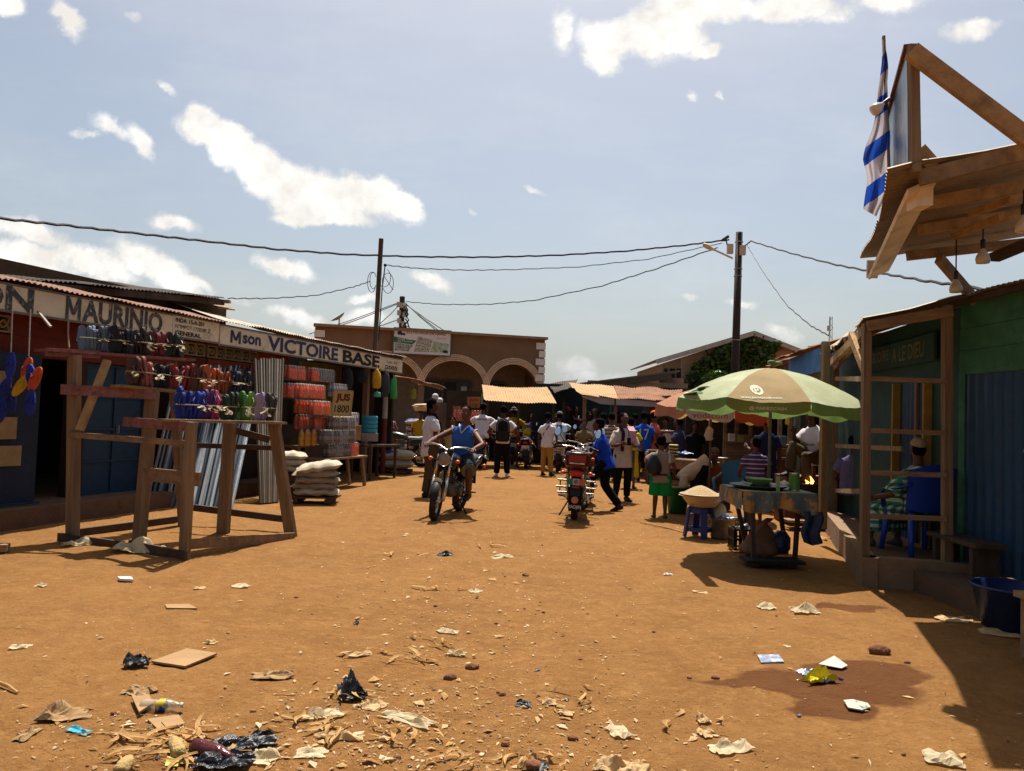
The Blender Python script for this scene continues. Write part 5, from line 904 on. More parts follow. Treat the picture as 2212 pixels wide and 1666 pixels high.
R = person('woman in yellow dress with green collar behind the person with the towel', XY(1364, 17.2), 30, 1.56, TEE(cloth('bright_yellow', '#b8a010'), fit=.03, hem=-.2), dict(kind='skirt', mat=cloth('bright_yellow', '#b8a010'), len=.5), dict(ra=((.1, .06, -.26), (.02, .22, -.36)))); MB().torus(R['T'](R['nk']+V((0, 0, -.03))), (0, 0, 1), .13*R['k'], .035*R['k'], 20, 8).build('collar', cloth('collar_green', '#4c7a26'), R['o'], smooth=True, world=False)
R = person('person in orange shirt and bright orange cap right of number 17', XY(1414, 20.2), 75, 1.76, TEE(cloth('coral', '#b8583a'), fit=.03, hem=-.2), dict(mat=BLK), dict(look=(0, -20))); cap(R, cloth('cap_orange', '#e0571c'))
R = person('person wearing a green head wrap left of number 17', XY(1372, 21.2), 10, 1.70, TEE(cloth('dim_brown', '#5a4634'), fit=.03), dict(mat=BLK), dict()); cap(R, cloth('wrap_green', '#3f8a34'), False)
person('stout woman in navy blouse standing at the bread table', XY(1470, 17.0), -60, 1.60, TEE(cloth('navy_blouse', '#34344c'), fit=.05, hem=-.16), dict(kind='skirt', mat=cloth('dark_skirt', '#241a1e')), dict(lean=4, look=(0, -20), la=((-.08, .08, -.26), (.0, .26, -.42)), ra=((.09, .06, -.27), (.03, .24, -.45))), skin=SKIN2)
person('person in black in the shade under the orange umbrella', XY(1502, 18), 180, 1.52, TEE(BLK, fit=.04), dict(kind='skirt', mat=BLK), dict(), skin=SKIN2)
R = person('tall woman in navy dress standing with her back turned under the green umbrella', XY(1657, 13.6), 0, 1.66, TEE(NAVYC, fit=.03), dict(kind='skirt', mat=NAVYC, len=.9, name='dress'), dict(la=((-.1, .0, -.27), (-.14, .12, -.2))), hair='short', skin=SKIN2)
R = person('boy in purple and white striped tee standing behind the floral table', GP(1629, 1134), 4, 1.31, TEE(Mstripe('cloth_purple_stripes', '#3a2450', '#9c8ea0', 15, .74), fit=.035, hem=-.14), dict(kind='shorts', mat=NAVYC, fit=.03), dict(look=(-20, -14), la=((-.12, .02, -.25), (-.1, .2, -.36)), ra=((.12, .02, -.25), (.1, .2, -.36))), hair='crop', hs=1.12, skin=SKIN)
for i, (px, Y, hd_, H_, kd, col, bt, lb) in enumerate(((1198, 23.6, 170, 1.62, 'tee', '#3a4a6a', 'trousers', 'man in slate blue tee between the mustard trousers and the red cap'), (1336, 22.6, 200, 1.70, 'long', '#8a8a92', 'trousers', 'man in grey long sleeves behind the person with the towel'), (1352, 24.2, 165, 1.66, 'tee', '#b8b0b0', 'skirt', 'woman in white top far back behind the yellow dress'), (1400, 23.4, -40, 1.68, 'tee', '#2a4a9a', 'trousers', 'man in blue tee far back between number 17 and the orange cap'), (1438, 20.6, 190, 1.58, 'elbow', '#7a3a4a', 'skirt', 'woman in wine red blouse near the weighing scale'), (1092, 26.0, 180, 1.70, 'tee', '#a8a2a0', 'trousers', 'man in white tee under the tan awning behind the backpack'), (1150, 25.4, 200, 1.60, 'tee', '#5a4a7a', 'skirt', 'woman in violet top under the tan awning'), (1270, 23.8, 150, 1.72, 'tee', '#3a6a5a', 'trousers', 'man in teal tee beside the youth in the dark red vest'))):
    person(lb, XY(px, Y), hd_, H_, dict(kind=kd, mat=cloth('crowd%d' % i, col), fit=.03), dict(kind=bt, mat=(BLK, OLIVE, NAVYC)[i % 3]), dict(look=((i*37) % 50-25, -5)), skin=(SKIN, SKIN2)[i % 2], faced=True)
# bending, seated
R = person('person in cream top and dark skirt bending low over the ground behind the green bucket', XY(1512, 12.9), -86, 1.62, dict(kind='tee', mat=cloth('cream', '#b5a58c'), fit=.03), dict(kind='skirt', mat=cloth('black_brown', '#1a1416'), len=.5), dict(hip=(0, -.1, .84), lean=122, bend=25, sh=.9, la=((-.02, .05, -.28), (.0, .1, -.52)), ra=((.02, .05, -.28), (.02, .1, -.52)), ll=((-.11, .02, .48), (-.13, -.05, .085)), rl=((.11, .02, .48), (.13, -.05, .085)), look=(0, -20)), skin=SKIN2)
SIT = dict(hip=(0, 0, .48), ll=((-.13, .42, .50), (-.13, .40, .085)), rl=((.13, .42, .50), (.14, .40, .085)), la=((-.1, .06, -.27), (-.06, .3, -.34)), ra=((.1, .06, -.27), (.06, .3, -.34)))
R = person('seated woman in magenta wrap and brown shawl with grey head scarf under the umbrellas', XY(1548, 12.9), 205, 1.60, dict(kind='long', mat=cloth('rust_brown', '#6a3a1e'), fit=.07, hem=-.1), dict(kind='skirt', mat=M('cloth_magenta', '#5c1c30', .9, .4, 16, .1, blot='#2a0c18', blots=(.5, .56), bscale=14), len=.9), dict(SIT, hip=(0, 0, .36), lean=10, ll=((-.16, .4, .40), (-.13, .36, .085)), rl=((.16, .4, .40), (.14, .36, .085))), hair='none', faced=True); cap(R, cloth('scarf_grey', '#5c544e'), False)
R = person('man in white football jersey sitting with one foot raised in the porridge stall', XY(1768, 12.0, .56), -118, 1.68, TEE(WHITE, fit=.025), dict(mat=cloth('khaki', '#4e4230'), fit=.02), dict(SIT, rl=((.15, .42, .66), (.16, .44, .26)), lean=16, look=(-20, -10), ra=((.06, .16, -.24), (-.02, .26, -.02))), skin=SKIN2, faced=True, shoes=SOLE); backtext(R, 'Emirates', BLK, .2, .045, .24, front=True, name='shirt_lettering', bold=0)
R = person('woman in green and white checked dress sitting on the blue chair, seen from behind', V((4.26, 8.05, .235)), -18, 1.56, dict(kind='elbow', mat=Mcheck('cloth_green_check', '#b5c0b5', '#3a7a62', '#1c4a3c', 14), fit=.05, hem=-.1), dict(kind='skirt', mat=Mcheck('cloth_green_check', '#b5c0b5', '#3a7a62', '#1c4a3c', 14), len=.7, fit=.04, name='dress'), dict(SIT, ll=((-.2, .44, .46), (-.22, .50, .085)), rl=((.16, .42, .46), (.14, .44, .085)), la=((-.16, .06, -.25), (-.16, .3, -.3)), look=(25, -14)), shoes=M('sandal_sole', '#4a4038'), hair='crop'); cap(R, cloth('cap_tan', '#9a8468'))
person('person in lavender shirt sitting with back turned behind the porch rails', XY(1846, 11.2, .24), 30, 1.6, TEE(cloth('lavender', '#5c5470'), fit=.05), dict(mat=BLK), dict(SIT, hip=(0, 0, .42)), skin=SKIN2)
# ================================================================= motorbikes
TYRE = M('tyre_rubber', '#1a1512', .9, .25, 20, .4, blot='#5a3e28', blots=(.5, .75), bscale=6); CHROME = M('chrome', '#b8b4ac', .25, .1, 6, 0, .9); BLKM = M('black_metal', '#161514', .55, .15, 5, .05, spec=.25); ENG = M('engine_alloy', '#5c5954', .5, .2, 8, .15, .6)
ORG = M('orange_lens', '#c2461a', .3, .1, 4, 0); REDL = M('red_lens', '#7c1410', .2, .1, 4, 0); MIRG = M('mirror_glass', '#d0dae0', .03, 0, 1, 0, 1.0); SEATB = M('black_seat', '#1a1918', .55, .15, 8, .1); SEATS = M('silver_seat', '#86888a', .5, .1, 6, .1); LENS = M('headlamp_glass', '#8c7a66', .12, .1, 5, .05, .35)
def bike(label, rear, heading, lean=0, steer=0, tank='#5a1414', seat=None, plate=None, lights='round', pegs=True, mirrors=True, group='motorbikes in the street'):
    r = thing('motorbike', label, 'motorbike', V((rear.x, rear.y, gz(rear.x, rear.y))), group=group, rot=(0, math.radians(lean), -math.radians(heading))); r.rotation_mode = 'YXZ' if False else 'XYZ'
    W = lambda mb, n, m, p=r, **k: mb.build(n, m, p, world=False, **k)
    TK = M('tank'+tank, tank, .3, .12, 5, .03, spec=.5); sa = math.radians(steer); ca, sn = math.cos(sa), math.sin(sa)
    def F(p): p = V(p); q = p-V((0, .98, 0)); return V((0+q.x*ca-q.y*sn, .98+q.x*sn+q.y*ca, p.z))
    fx = (V((ca, sn, 0))); fy = V((-sn, ca, 0)); ax0 = V((1, 0, 0)); FA = F((0, 1.26, .30)); RA = V((0, 0, .30))
    def wheel(c, ax, wd, nm):
        t = W(MB().torus(c, ax, .253, .047 if wd == 0 else .054, 32, 10), 'tyre', TYRE) if False else None
        ty = W(MB().torus(c, ax, .252, .046+.008*wd, 32, 10), nm, TYRE, smooth=True); rm_ = MB().torus(c, ax, .212, .016, 28, 6); u, w2 = perp(ax); rm_.lathe([(.02, -.06), (.055, -.05), (.055, .05), (.02, .06)], c, ax, 14, True)
        for k in range(9): a = k*2*math.pi/9; a2 = a+.35; rm_.tube([c+(u*math.cos(a)+w2*math.sin(a))*.05+ax*.04, c+(u*math.cos(a2)+w2*math.sin(a2))*.205], .0045, 4, False).tube([c+(u*math.cos(a)+w2*math.sin(a))*.05-ax*.04, c+(u*math.cos(a-.35)+w2*math.sin(a-.35))*.205], .0045, 4, False)
        W(rm_, 'rim', CHROME, ty, smooth=True)
    wheel(RA, ax0, 1, 'rear_wheel'); wheel(FA, fx, 0, 'front_wheel')
    fk = MB()
    for s in (-1, 1): fk.tube([F((s*.095, 1.27, .3)), F((s*.095, 1.15, .62))], .026, 10).tube([F((s*.095, 1.15, .62)), F((s*.095, 1.02, .98))], .018, 10)
    fk.tube([F((-.1, 1.03, .95)), F((.1, 1.03, .95))], .02, 8); W(fk, 'fork', CHROME, smooth=True)
    fm_ = MB().grid(lambda u, v: FA+fx*(v-.5)*.13+(fy*math.cos(.15+u*2.3)+ZUP*math.sin(.15+u*2.3))*(.318-.03*(2*v-1)**2), 14, 4); W(fm_, 'front_mudguard', BLKM, smooth=True)
    W(MB().grid(lambda u, v: RA+V((1, 0, 0))*(v-.5)*.17+(V((0, 1, 0))*math.cos(.9+u*2.2)+ZUP*math.sin(.9+u*2.2))*(.33-.03*(2*v-1)**2), 14, 4), 'rear_mudguard', BLKM, smooth=True)
    W(MB().tube([(0, .35, .5), (0, .55, .32), (0, .82, .34), (0, .93, .6), (0, .97, .9)], .022, 8).tube([(0, .97, .88), (0, .5, .74), (0, -.15, .72)], .022, 8).tube([(-.12, .33, .34), (-.12, 0, .3)], .02, 8).tube([(.12, .33, .34), (.12, 0, .3)], .02, 8).tube([(0, .4, .72), (0, .38, .34)], .02, 8), 'frame', BLKM, smooth=True)
    e = MB().loft([(V((0, y, .40)), V((w2, 0, 0)), V((0, 0, h))) for y, w2, h in ((.36, .06, .06), (.4, .12, .11), (.6, .13, .13), (.72, .11, .11), (.76, .05, .05))], 14); 
    for kk in range(6): e.box((0, .66+.012*kk, .5+.032*kk), .19-.008*kk, .15, .014)
    e.lathe([(.085, -.16), (.09, -.13), (.09, .13), (.085, .16)], (0, .5, .38), (1, 0, 0), 16, True); W(e, 'engine', ENG)
    W(MB().loft([(V((0, y, z)), V((w2, 0, 0)), V((0, 0, h))) for y, z, w2, h in ((.94, .86, .05, .04), (.9, .86, .11, .085), (.72, .85, .14, .105), (.52, .82, .12, .09), (.38, .79, .08, .05))], 18), 'fuel_tank', TK, smooth=True)
    W(MB().loft([(V((0, y, z)), V((w2, 0, 0)), V((0, 0, h))) for y, z, w2, h in ((.44, .79, .06, .03), (.36, .79, .10, .045), (.1, .785, .125, .05), (-.2, .83, .125, .052), (-.42, .845, .11, .045), (-.47, .85, .05, .03))], 18), 'seat', seat or SEATB, smooth=True)
    for s in (-1, 1):
        W(MB().loft([(V((s*.125, y, z)), V((.02, 0, 0)), V((0, 0, h))) for y, z, h in ((.36, .64, .04), (.25, .66, .11), (.05, .68, .1), (-.3, .76, .05), (-.42, .78, .02))], 10), 'side_panel', TK, smooth=True)
        W(MB().tube([(s*.13, -.02, .3), (s*.13, .02, .5)], .022, 8).torus((s*.13, 0, .40), (0, .1, 1), .03, .012, 12, 6).torus((s*.13, 0.01, .46), (0, .1, 1), .03, .012, 12, 6).torus((s*.13, .015, .52), (0, .1, 1), .03, .012, 12, 6).tube([(s*.13, .02, .5), (s*.13, .06, .68)], .014, 8), 'shock_absorber', CHROME, smooth=True)
    hbp = [(-.37, .80, 1.02), (-.27, .85, 1.06), (-.12, .95, 1.05), (0, .985, 1.0), (.12, .95, 1.05), (.27, .85, 1.06), (.37, .80, 1.02)]
    hb = W(MB().tube([F(p) for p in hbp], .012, 8), 'handlebar', CHROME, smooth=True)
    for s in (-1, 1):
        W(MB().tube([F((s*.26, .857, 1.058)), F((s*.385, .79, 1.013))], .018, 8), 'grip', BLKM, hb, smooth=True); W(MB().tube([F((s*.22, .91, 1.06)), F((s*.33, .90, 1.03)), F((s*.38, .88, 1.02))], .007, 6), 'brake_lever', CHROME, hb)
        if mirrors: ms = W(MB().tube([F((s*.22, .89, 1.06)), F((s*.27, .9, 1.16)), F((s*.33, .88, 1.24))], .007, 6), 'mirror_stem', BLKM)
        mc = F((s*.36, .87, 1.28)); md = V((-s*.12, -1, .18)).normalized(); md = V((md.x*ca-md.y*sn, md.x*sn+md.y*ca, md.z)); mu, mw = perp(md)
        if mirrors: W(MB().loft([(mc-md*d_, mu*a, mw*b_) for d_, a, b_ in ((.035, .02, .02), (.02, .055, .07), (0, .058, .075))], 16), 'mirror', BLKM, smooth=True)
        if mirrors: W(MB().loft([(mc+md*.002, mu*.052, mw*.068), (mc+md*.004, mu*.05, mw*.066)], 18), 'mirror_glass', MIRG, ms)
        for nm, p0, p1 in (('front_indicator', F((s*.09, 1.08, .86)), F((s*.2, 1.09, .86))), ('rear_indicator', V((s*.08, -.42, .72)), V((s*.2, -.44, .72)))):
            i_ = W(MB().tube([p0, p1], .009, 6), nm, BLKM); W(MB().ball(p1, .034, .04, .03, 10, 8), 'lens', ORG, i_, smooth=True)
        W(MB().tube([(s*.12, .5, .3), (s*.28, .48, .31)], .014, 8), 'foot_peg', BLKM); W(MB().tube([(s*.12, .08, .32), (s*.26, .06, .34)], .013, 8), 'foot_peg', BLKM)
    hl = F((0, 1.12, .87)); W(MB().lathe([(.03, -.11), (.07, -.08), (.092, -.02), (.097, .0), (.095, .012)], hl, fy, 22), 'headlight', CHROME, smooth=True); W(MB().lathe([(.001, .03), (.05, .024), (.088, .006)], hl, fy, 22).torus(hl+fy*.022, fy, .06, .004, 20, 5).torus(hl+fy*.028, fy, .03, .004, 16, 5), 'headlight_lens', LENS, smooth=True)
    for s in (-1, 1): W(MB().lathe([(.01, -.07), (.045, -.06), (.05, 0), (.045, .015), (.001, .016)], F((s*.065, 1.04, 1.0)), (fy*-.55+ZUP*.85), 16), 'instrument', BLKM, smooth=True)
    W(MB().tube([(.1, .74, .42), (.14, .8, .3), (.16, .6, .24), (.17, .2, .27), (.17, .12, .28)], .022, 8).tube([(.17, .15, .28), (.18, -.05, .3), (.18, -.42, .36)], [.032, .045, .04], 12), 'exhaust', CHROME, smooth=True)
    W(MB().tube([(-.13, .8, .2), (-.27, .78, .32), (-.27, .8, .5), (-.1, .86, .6)], .012, 8).tube([(.13, .8, .2), (.27, .78, .32), (.27, .8, .5), (.1, .86, .6)], .012, 8), 'crash_bar', BLKM)
    W(MB().tube([(-.1, .42, .26), (-.24, .30, .0)], .012, 6), 'kickstand', BLKM)
    rk = MB()
    for s in (-1, 1): rk.tube([(s*.1, -.18, .76), (s*.12, -.42, .86), (s*.1, -.6, .87), (s*.04, -.62, .87)], .01, 6)
    for y in (-.46, -.53, -.6): rk.tube([(-.11, y, .868), (.11, y, .868)], .008, 6)
    W(rk, 'carrier_rack', CHROME)
    W(MB().loft([(V((0, y, .76)), V((.08, 0, 0)), V((0, 0, h))) for y, h in ((-.4, .045), (-.47, .04), (-.49, .025))], 12), 'tail_light', REDL, smooth=True)
    W(MB().grid(lambda u, v: V(((v-.5)*.15, -.42-.10*u, .70-.30*u)), 6, 2), 'mudflap', BLKM)
    if plate: 
        p_ = W(MB().obox((0, -.475, .61), V((.11, 0, 0)), V((0, .004, 0)), V((0, -.03, .075))), 'number_plate', M('plate_white', '#b0aaa4', .5))
        for j, tx in enumerate(plate): lettering_local(tx, p_, LBK, V((-.09, -.482-.0, .622-.055*j)), V((1, 0, 0)), V((0, -.35, .95)), .04, .18)
    return r, F, W
def lettering_local(s, parent, mat, o, right, up, h, w, bold=.01, name='lettering'):
    vs, fs, asp = textmesh(s, bold); right = right.normalized(); up = up.normalized(); MB().add([o+right*(p.x*w)+up*(p.y*h) for p in vs], fs).build(name, mat, parent, world=False)
# oncoming rider
ra = GP(990, 1101); fr_ = GP(931, 1122); hd = math.degrees(math.atan2((fr_-ra).x, (fr_-ra).y))
r1, F1, W1 = bike('muddy black motorbike ridden toward the camera with round headlight', ra, hd, lean=-6, steer=8, tank='#1c1a1c', mirrors=False)
W1(MB().grid(lambda u, v: F1((-.03+.06*u, 1.16, .70-.14*v+.03*math.sin(u*6))), 6, 4), 'hanging_tag', M('brown_card', '#8a7552'))
W1(MB().loft([(F1((0, 1.38, .60)), V((.06, 0, 0)), V((0, .0, .03))), (F1((0, 1.40, .60)), V((.06, 0, 0)), V((0, 0, .03)))], 10), 'mudguard_badge', CHROME)
def gripat(s): return F1((s*.33, .825, 1.035))
gl, gr = gripat(-1), gripat(1)
R = person('rider in blue sleeveless top and dark shorts riding toward the camera', V((ra.x, ra.y, gz(ra.x, ra.y))), hd, 1.72, dict(kind='sleeveless', mat=cloth('rider_blue', '#30569a'), fit=.025, hem=-.08), dict(kind='shorts', mat=cloth('shorts_charcoal', '#20242a'), fit=.025, len=.98),
    dict(hip=(0, .22, .86), lean=6, abs=True, la=((-.40, .52, 1.14), (gl.x-.02, gl.y-.07, gl.z+.035)), ra=((.38, .50, 1.12), (gr.x+.02, gr.y-.07, gr.z+.035)), ll=((-.26, .60, .72), (-.27, .46, .36)), rl=((.25, .62, .74), (.26, .48, .38)), lp=(0, 0, -1), rp=(0, 0, -1), hd_lp=(.1, 1, -.15), hd_rp=(-.1, 1, -.15), curl=1.05, look=(4, 4), lfoot=(0, 1, -.1), rfoot=(0, 1, -.1)), rot=(0, math.radians(-6), -math.radians(hd)), shoes=SOLE, skin=SKIN, hair='crop', faced=True, vox=.013)
projn = strip(R, [(-.085, .045, 0), (0, .12, 0)], .01, WHITE, 'x') if False else None
cst = R['hp']+R['u']*.5; k = R['k']
MB().tube([V((-.085, .02, 0))*k+(cst+R['u']*.03)*k, V((-.06, .085, 0))*k+(cst)*k, V((0, .138, -.1))*k+cst*k, V((.06, .085, 0))*k+cst*k, V((.085, .02, 0))*k+(cst+R['u']*.03)*k], .010, 8).build('collar', WHITE, R['o'], world=False)
for s in (-1, 1): MB().torus(R['T'](R['AL'][0] if s < 0 else R['AR'][0])+V((s*.012, 0, -.005)), (s*.9, .1, -.35), .068*k, .008, 20, 6).build('armhole_piping', WHITE, R['o'], world=False)
A_ = R['LL']; MB().tube([A_[0].lerp(A_[1], .8)*k, A_[0].lerp(A_[1], 1.0)*k], [.115*k, .118*k], 14).build('short_cuff', cloth('pale_cuff', '#5c6452'), R['o'], world=False)
# parked red bike, seen from behind
r2, F2, W2 = bike('parked dark red motorbike seen from behind with tricolour sticker and HADJIN mudflap', GP(1240, 1120), 6, lean=2, steer=-24, tank='#4a0c10')
W2(MB().loft([(V((0, y, .90)), V((.17, 0, 0)), V((0, 0, .105))) for y in (-.3, -.56)], 4), 'tail_box', M('dark_red_box', '#3c0e12', .35, .15, 6, .05)) if False else None
tb = W2(MB().loft([(V((0, -.45, z)), V((w2, 0, 0)), V((0, d_, 0))) for z, w2, d_ in ((.80, .15, .10), (.83, .175, .13), (.98, .18, .135), (1.02, .165, .12), (1.03, .14, .1))], 24), 'tail_box', M('dark_red_box', '#45121a', .3, .15, 6, .03), smooth=False); W2(MB().box((0, -.588, .93), .25, .012, .1), 'box_reflector', REDL, tb); W2(MB().box((0, -.45, 1.037), .2, .16, .012), 'lid', M('box_lid', '#7a5a5c', .4), tb)
W2(MB().loft([(V((0, y, .725)), V((w2, 0, 0)), V((0, 0, h))) for y, w2, h in ((-.46, .11, .055), (-.52, .10, .05), (-.54, .06, .03))], 18), 'oval_tail_light', M('bright_red_lens', '#a8241a', .2, .1), smooth=True)
pp = W2(MB().box((0, -.50, .60), .26, .012, .09), 'sticker_panel', M('plate_white', '#b0aaa4'))
W2(MB().box((-.088, -.508, .60), .083, .004, .088), 'green_band', M('sticker_green', '#1c6a3a', .5), pp); W2(MB().box((.088, -.508, .60), .083, .004, .088), 'orange_band', M('sticker_orange', '#b0542a', .5), pp); W2(MB().torus((0, -.511, .60), (0, 1, 0), .026, .005, 20, 6).box((0, -.511, .6), .05, .004, .006).box((0, -.512, .6), .006, .004, .05), 'emblem', M('emblem_purple', '#4a3a68', .5), pp)
W2(MB().box((0, -.50, .525), .1, .01, .03), 'red_reflector', REDL)
fl_ = W2(MB().grid(lambda u, v: V(((v-.5)*(.22-.05*u), -.46-.06*u, .52-.34*u)), 8, 4), 'rear_flap', M('black_rubber', '#1a1917', .9, spec=.1)); W2(MB().lathe([(.052, 0), (.052, .012), (.04, .016), (.001, .016)], (0, -.505, .34), (0, -1, .15), 20), 'round_reflector', M('amber_reflector', '#b0673c', .4), fl_, smooth=True); lettering_local('HADJIN', fl_, M('plate_white', '#b0aaa4'), V((-.095, -.528, .205)), V((1, 0, 0)), V((0, 0, 1)), .065, .19, .03)
for z, a, b_ in ((.70, .13, .26), (.60, .13, .27), (.50, .12, .29), (.42, .12, .27)):
    for s in (-1, 1): W2(MB().tube([(s*a, -.3, z), (s*b_, -.3, z)], .014, 8), 'side_bar', M('pale_bar', '#8a7a68', .4, metal=.5))
# other bikes further down the street
r3, F3, W3 = bike('black motorbike with silver quilted seat parked sideways by the drinks shop', XY(913, 21.6), -88, lean=4, steer=10, tank='#20302a', seat=SEATS)
for j in range(6): W3(MB().tube([(-.12, -.3+.11*j, .86), (.12, -.3+.11*j, .86)], .008, 6), 'seat_stitching', SEATS) if False else None
r4, F4, W4 = bike('motorbike under the rider in the white SAM WEAR shirt', XY(1041, 21.6), 4, tank='#30303a')
r5, F5, W5 = bike('motorbike under the rider in yellow with the bucket hat', XY(1110, 24.0), 0, tank='#3a3020', plate=('CA 2817',))
r6, F6, W6 = bike('parked motorbike with white cloth over the seat and yellow bag on its tank', XY(1140, 22.4), 2, lean=-3, steer=-18, tank='#5a1414', plate=('KA 482', 'RCA'))
W6(MB().grid(lambda u, v: V(((u-.5)*.62, -.28+.5*v, .93-.34*abs(2*u-1)**1.8+.02*math.sin(v*9+u*7))), 16, 8), 'seat_cloth', cloth('off_white', '#b0a795'), smooth=True); W6(MB().ball((.05, .8, 1.03), .12, .1, .13, 12, 10, lambda p: p*(1+.25*noise.noise(p*14))), 'yellow_bag', M('yellow_plastic', '#c0a012', .4, .15, 6), smooth=True)
r7, F7, W7 = bike('motorbike under the number 38 rider with a wide white number plate', XY(1208, 21.4), 6, lean=3, tank='#24242a', plate=('TX 5164', 'RCA'))
W7(MB().obox((0, -.49, .60), V((.17, 0, 0)), V((0, .004, 0)), V((0, -.04, .11))), 'large_plate', M('plate_white', '#b0aaa4')); 
for j, tx in enumerate(('TX 3165', 'AFRIQUE')): lettering_local(tx, r7, LBK, V((-.13, -.515, .625-.085*j)), V((1, 0, 0)), V((0, -.35, .95)), .06, .26, .02)
r8, F8, W8 = bike('motorbike standing behind the parked red one, mostly hidden', XY(1262, 13.9), 2, lean=3, steer=-10, tank='#2a2a30')
def mounted(label, rt, head, H, top, bot, extra=None, **kw):
    g = dict(hip=(0, .12, .90), lean=10, abs=True, la=((-.34, .42, 1.18), (-.33, .74, 1.05)), ra=((.34, .42, 1.18), (.33, .74, 1.05)), ll=((-.27, .52, .70), (-.30, .42, .26)), rl=((.27, .52, .70), (.30, .42, .26)), lp=(0, 0, -1), rp=(0, 0, -1), curl=1.0); g.update(extra or {})
    return person(label, V((rt.x, rt.y, gz(rt.x, rt.y))), head, H, top, bot, g, skin=SKIN2, shoes=SOLE, **kw)
R = mounted('motorbike rider in white shirt lettered SAM WEAR seen from behind', r4.location, 4, 1.86, TEE(WHITE, fit=.035), dict(mat=BLK)); cap(R, cloth('cap_black', '#201e22'), back=False); backtext(R, 'SAM WEAR', BLK, .26, .05, .36, name='shirt_lettering')
R = mounted('rider in bright yellow shirt and grey bucket hat seen from behind', r5.location, 0, 1.80, dict(kind='long', mat=cloth('yellow_shirt', '#b5941a'), fit=.035), dict(mat=BLK)); cap(R, M('hat_grey', '#55524e', .9), kind='bucket')
R = mounted('rider in white jersey with number 38 and grey cap seen from behind', r7.location, 6, 1.72, TEE(WHITE, fit=.04), dict(mat=BLK), dict(lean=20, look=(10, -10))); cap(R, cloth('cap_grey', '#6a666a')); backtext(R, '38', BLK, .19, .14, .27, bold=.02)
# ================================================================= goods on the left side
def Mtrans(name, c, t=.35, var=.15, scale=5, blot=None):
    if name in MC: return MC[name]
    m = M(name, c, .9, var, scale, .12, blot=blot); nt = m.node_tree; b = nt.nodes['Principled BSDF']; o = nt.nodes['Material Output']; tr = nt.nodes.new('ShaderNodeBsdfTranslucent'); mx = nt.nodes.new('ShaderNodeMixShader'); mx.inputs[0].default_value = t
    src = b.inputs['Base Color'].links[0].from_socket; lk(nt, src, tr.inputs[0]); lk(nt, b.outputs[0], mx.inputs[1]); lk(nt, tr.outputs[0], mx.inputs[2]); lk(nt, mx.outputs[0], o.inputs['Surface']); return m
PLAST = Mtrans('pale_plastic_film', '#d0c2a8', .4, .2, 9); TIE = Mtrans('cream_tie_cloth', '#a8987a', .3)
def crumple(mb, c, sx, sy, h, rz=0, seed=0, n=9, fold=1.0, tilt=0):
    r = random.Random(seed); ca, sa = math.cos(rz), math.sin(rz); ph = V((r.uniform(-50, 50), r.uniform(-50, 50), 0)); c = V(c)
    n = n+5
    def fn(u, v):
        x, y = (u-.5), (v-.5); e = 1-.45*abs(noise.noise(ph+V((u*2.6, v*2.6, 5)))); ed = (1-abs(2*x)**4)*(1-abs(2*y)**4); x *= e; y *= e
        z = h*(max(0, .28+noise.noise(ph+V((u*2.3, v*2.3, 0)))*.9)*(.25+.75*ed)+.22*abs(noise.noise(ph+V((u*6, v*6, 2))))*fold); x += .16*noise.noise(ph+V((u*3, v*3, 9))); y += .16*noise.noise(ph+V((u*3, v*3, 19)))
        px, py = x*sx, y*sy; return c+V((px*ca-py*sa, px*sa+py*ca, max(.003, z)+tilt*px))
    return mb.grid(fn, n, n)
# ---- the display stand
rk_ = thing('display_stand', 'stepped timber display stand with three shelves of tied sandals', 'display stand', V((-3.6, 8.8, 0)))
def rb(p, q, w, h, mat, name, up=None): MB().beam(p, q, w, h, up).build(name, mat, rk_)
gp = lambda x, y: GP(x, y)-V((0, 0, .03))
upv = V((.45, .89, 0))
for (b_, t_, w) in (((157, 1165), (161, 768, 8.4), .17), ((300, 1168), (330, 842, 8.45), .17), ((398, 1205), (414, 912, 7.6), .11), ((396, 1133), (372, 782, 9.75), .12), ((482, 1149), (497, 915, 9.2), .17), ((629, 1155), (592, 914, 9.15), .15)): rb(gp(*b_), YP(*t_), w, .055, WOODZ, 'post', upv)
RAIL = [((132, 841, 8.3), (334, 852, 8.35), .03, .11, WOODP, 'rail'), ((268, 911, 8.3), (424, 923, 7.6), .03, .1, WOODP, 'rail'), ((98, 760, 8.2), (215, 766, 8.7), .03, .09, WOODP, 'rail'), ((150, 939, 8.35), (416, 959, 7.7), .025, .06, WOODX, 'rail'), ((310, 1024, 8.3), (432, 1036, 7.75), .03, .14, WOODX, 'rail'),
 ((126, 1163, 8.4), (268, 1183, 8.05), .03, .12, WOODD, 'base_rail'), ((280, 1176, 8.05), (402, 1202, 7.55), .03, .09, WOODD, 'base_rail'), ((404, 1176, 7.7), (635, 1160, 9.1), .035, .1, WOODX, 'base_rail'), ((172, 1150, 8.7), (382, 1122, 9.9), .04, .08, WOODD, 'base_rail'), ((415, 962, 9.5), (592, 968, 9.5), .03, .06, WOODD, 'rail'), ((508, 930, 9.2), (582, 950, 9.2), .03, .08, WOODD, 'rail'), ((420, 1097, 9.8), (620, 1122, 9.4), .04, .08, WOODD, 'base_rail')]
for p, q, w, h, mt, nm in RAIL: rb(YP(*p), YP(*q), w, h, mt, nm)
rb(YP(232, 779, 8.6), YP(172, 930, 8.3), .045, .08, WOODO, 'brace', V((1, 0, 0)))
sdir = V((.89, -.45, 0))
shelves = [((98, 756, 8.2), (418, 778, 9.75)), ((262, 834, 8.15), (562, 862, 9.55)), ((370, 909, 7.75), (614, 914, 9.1))]
SH = []
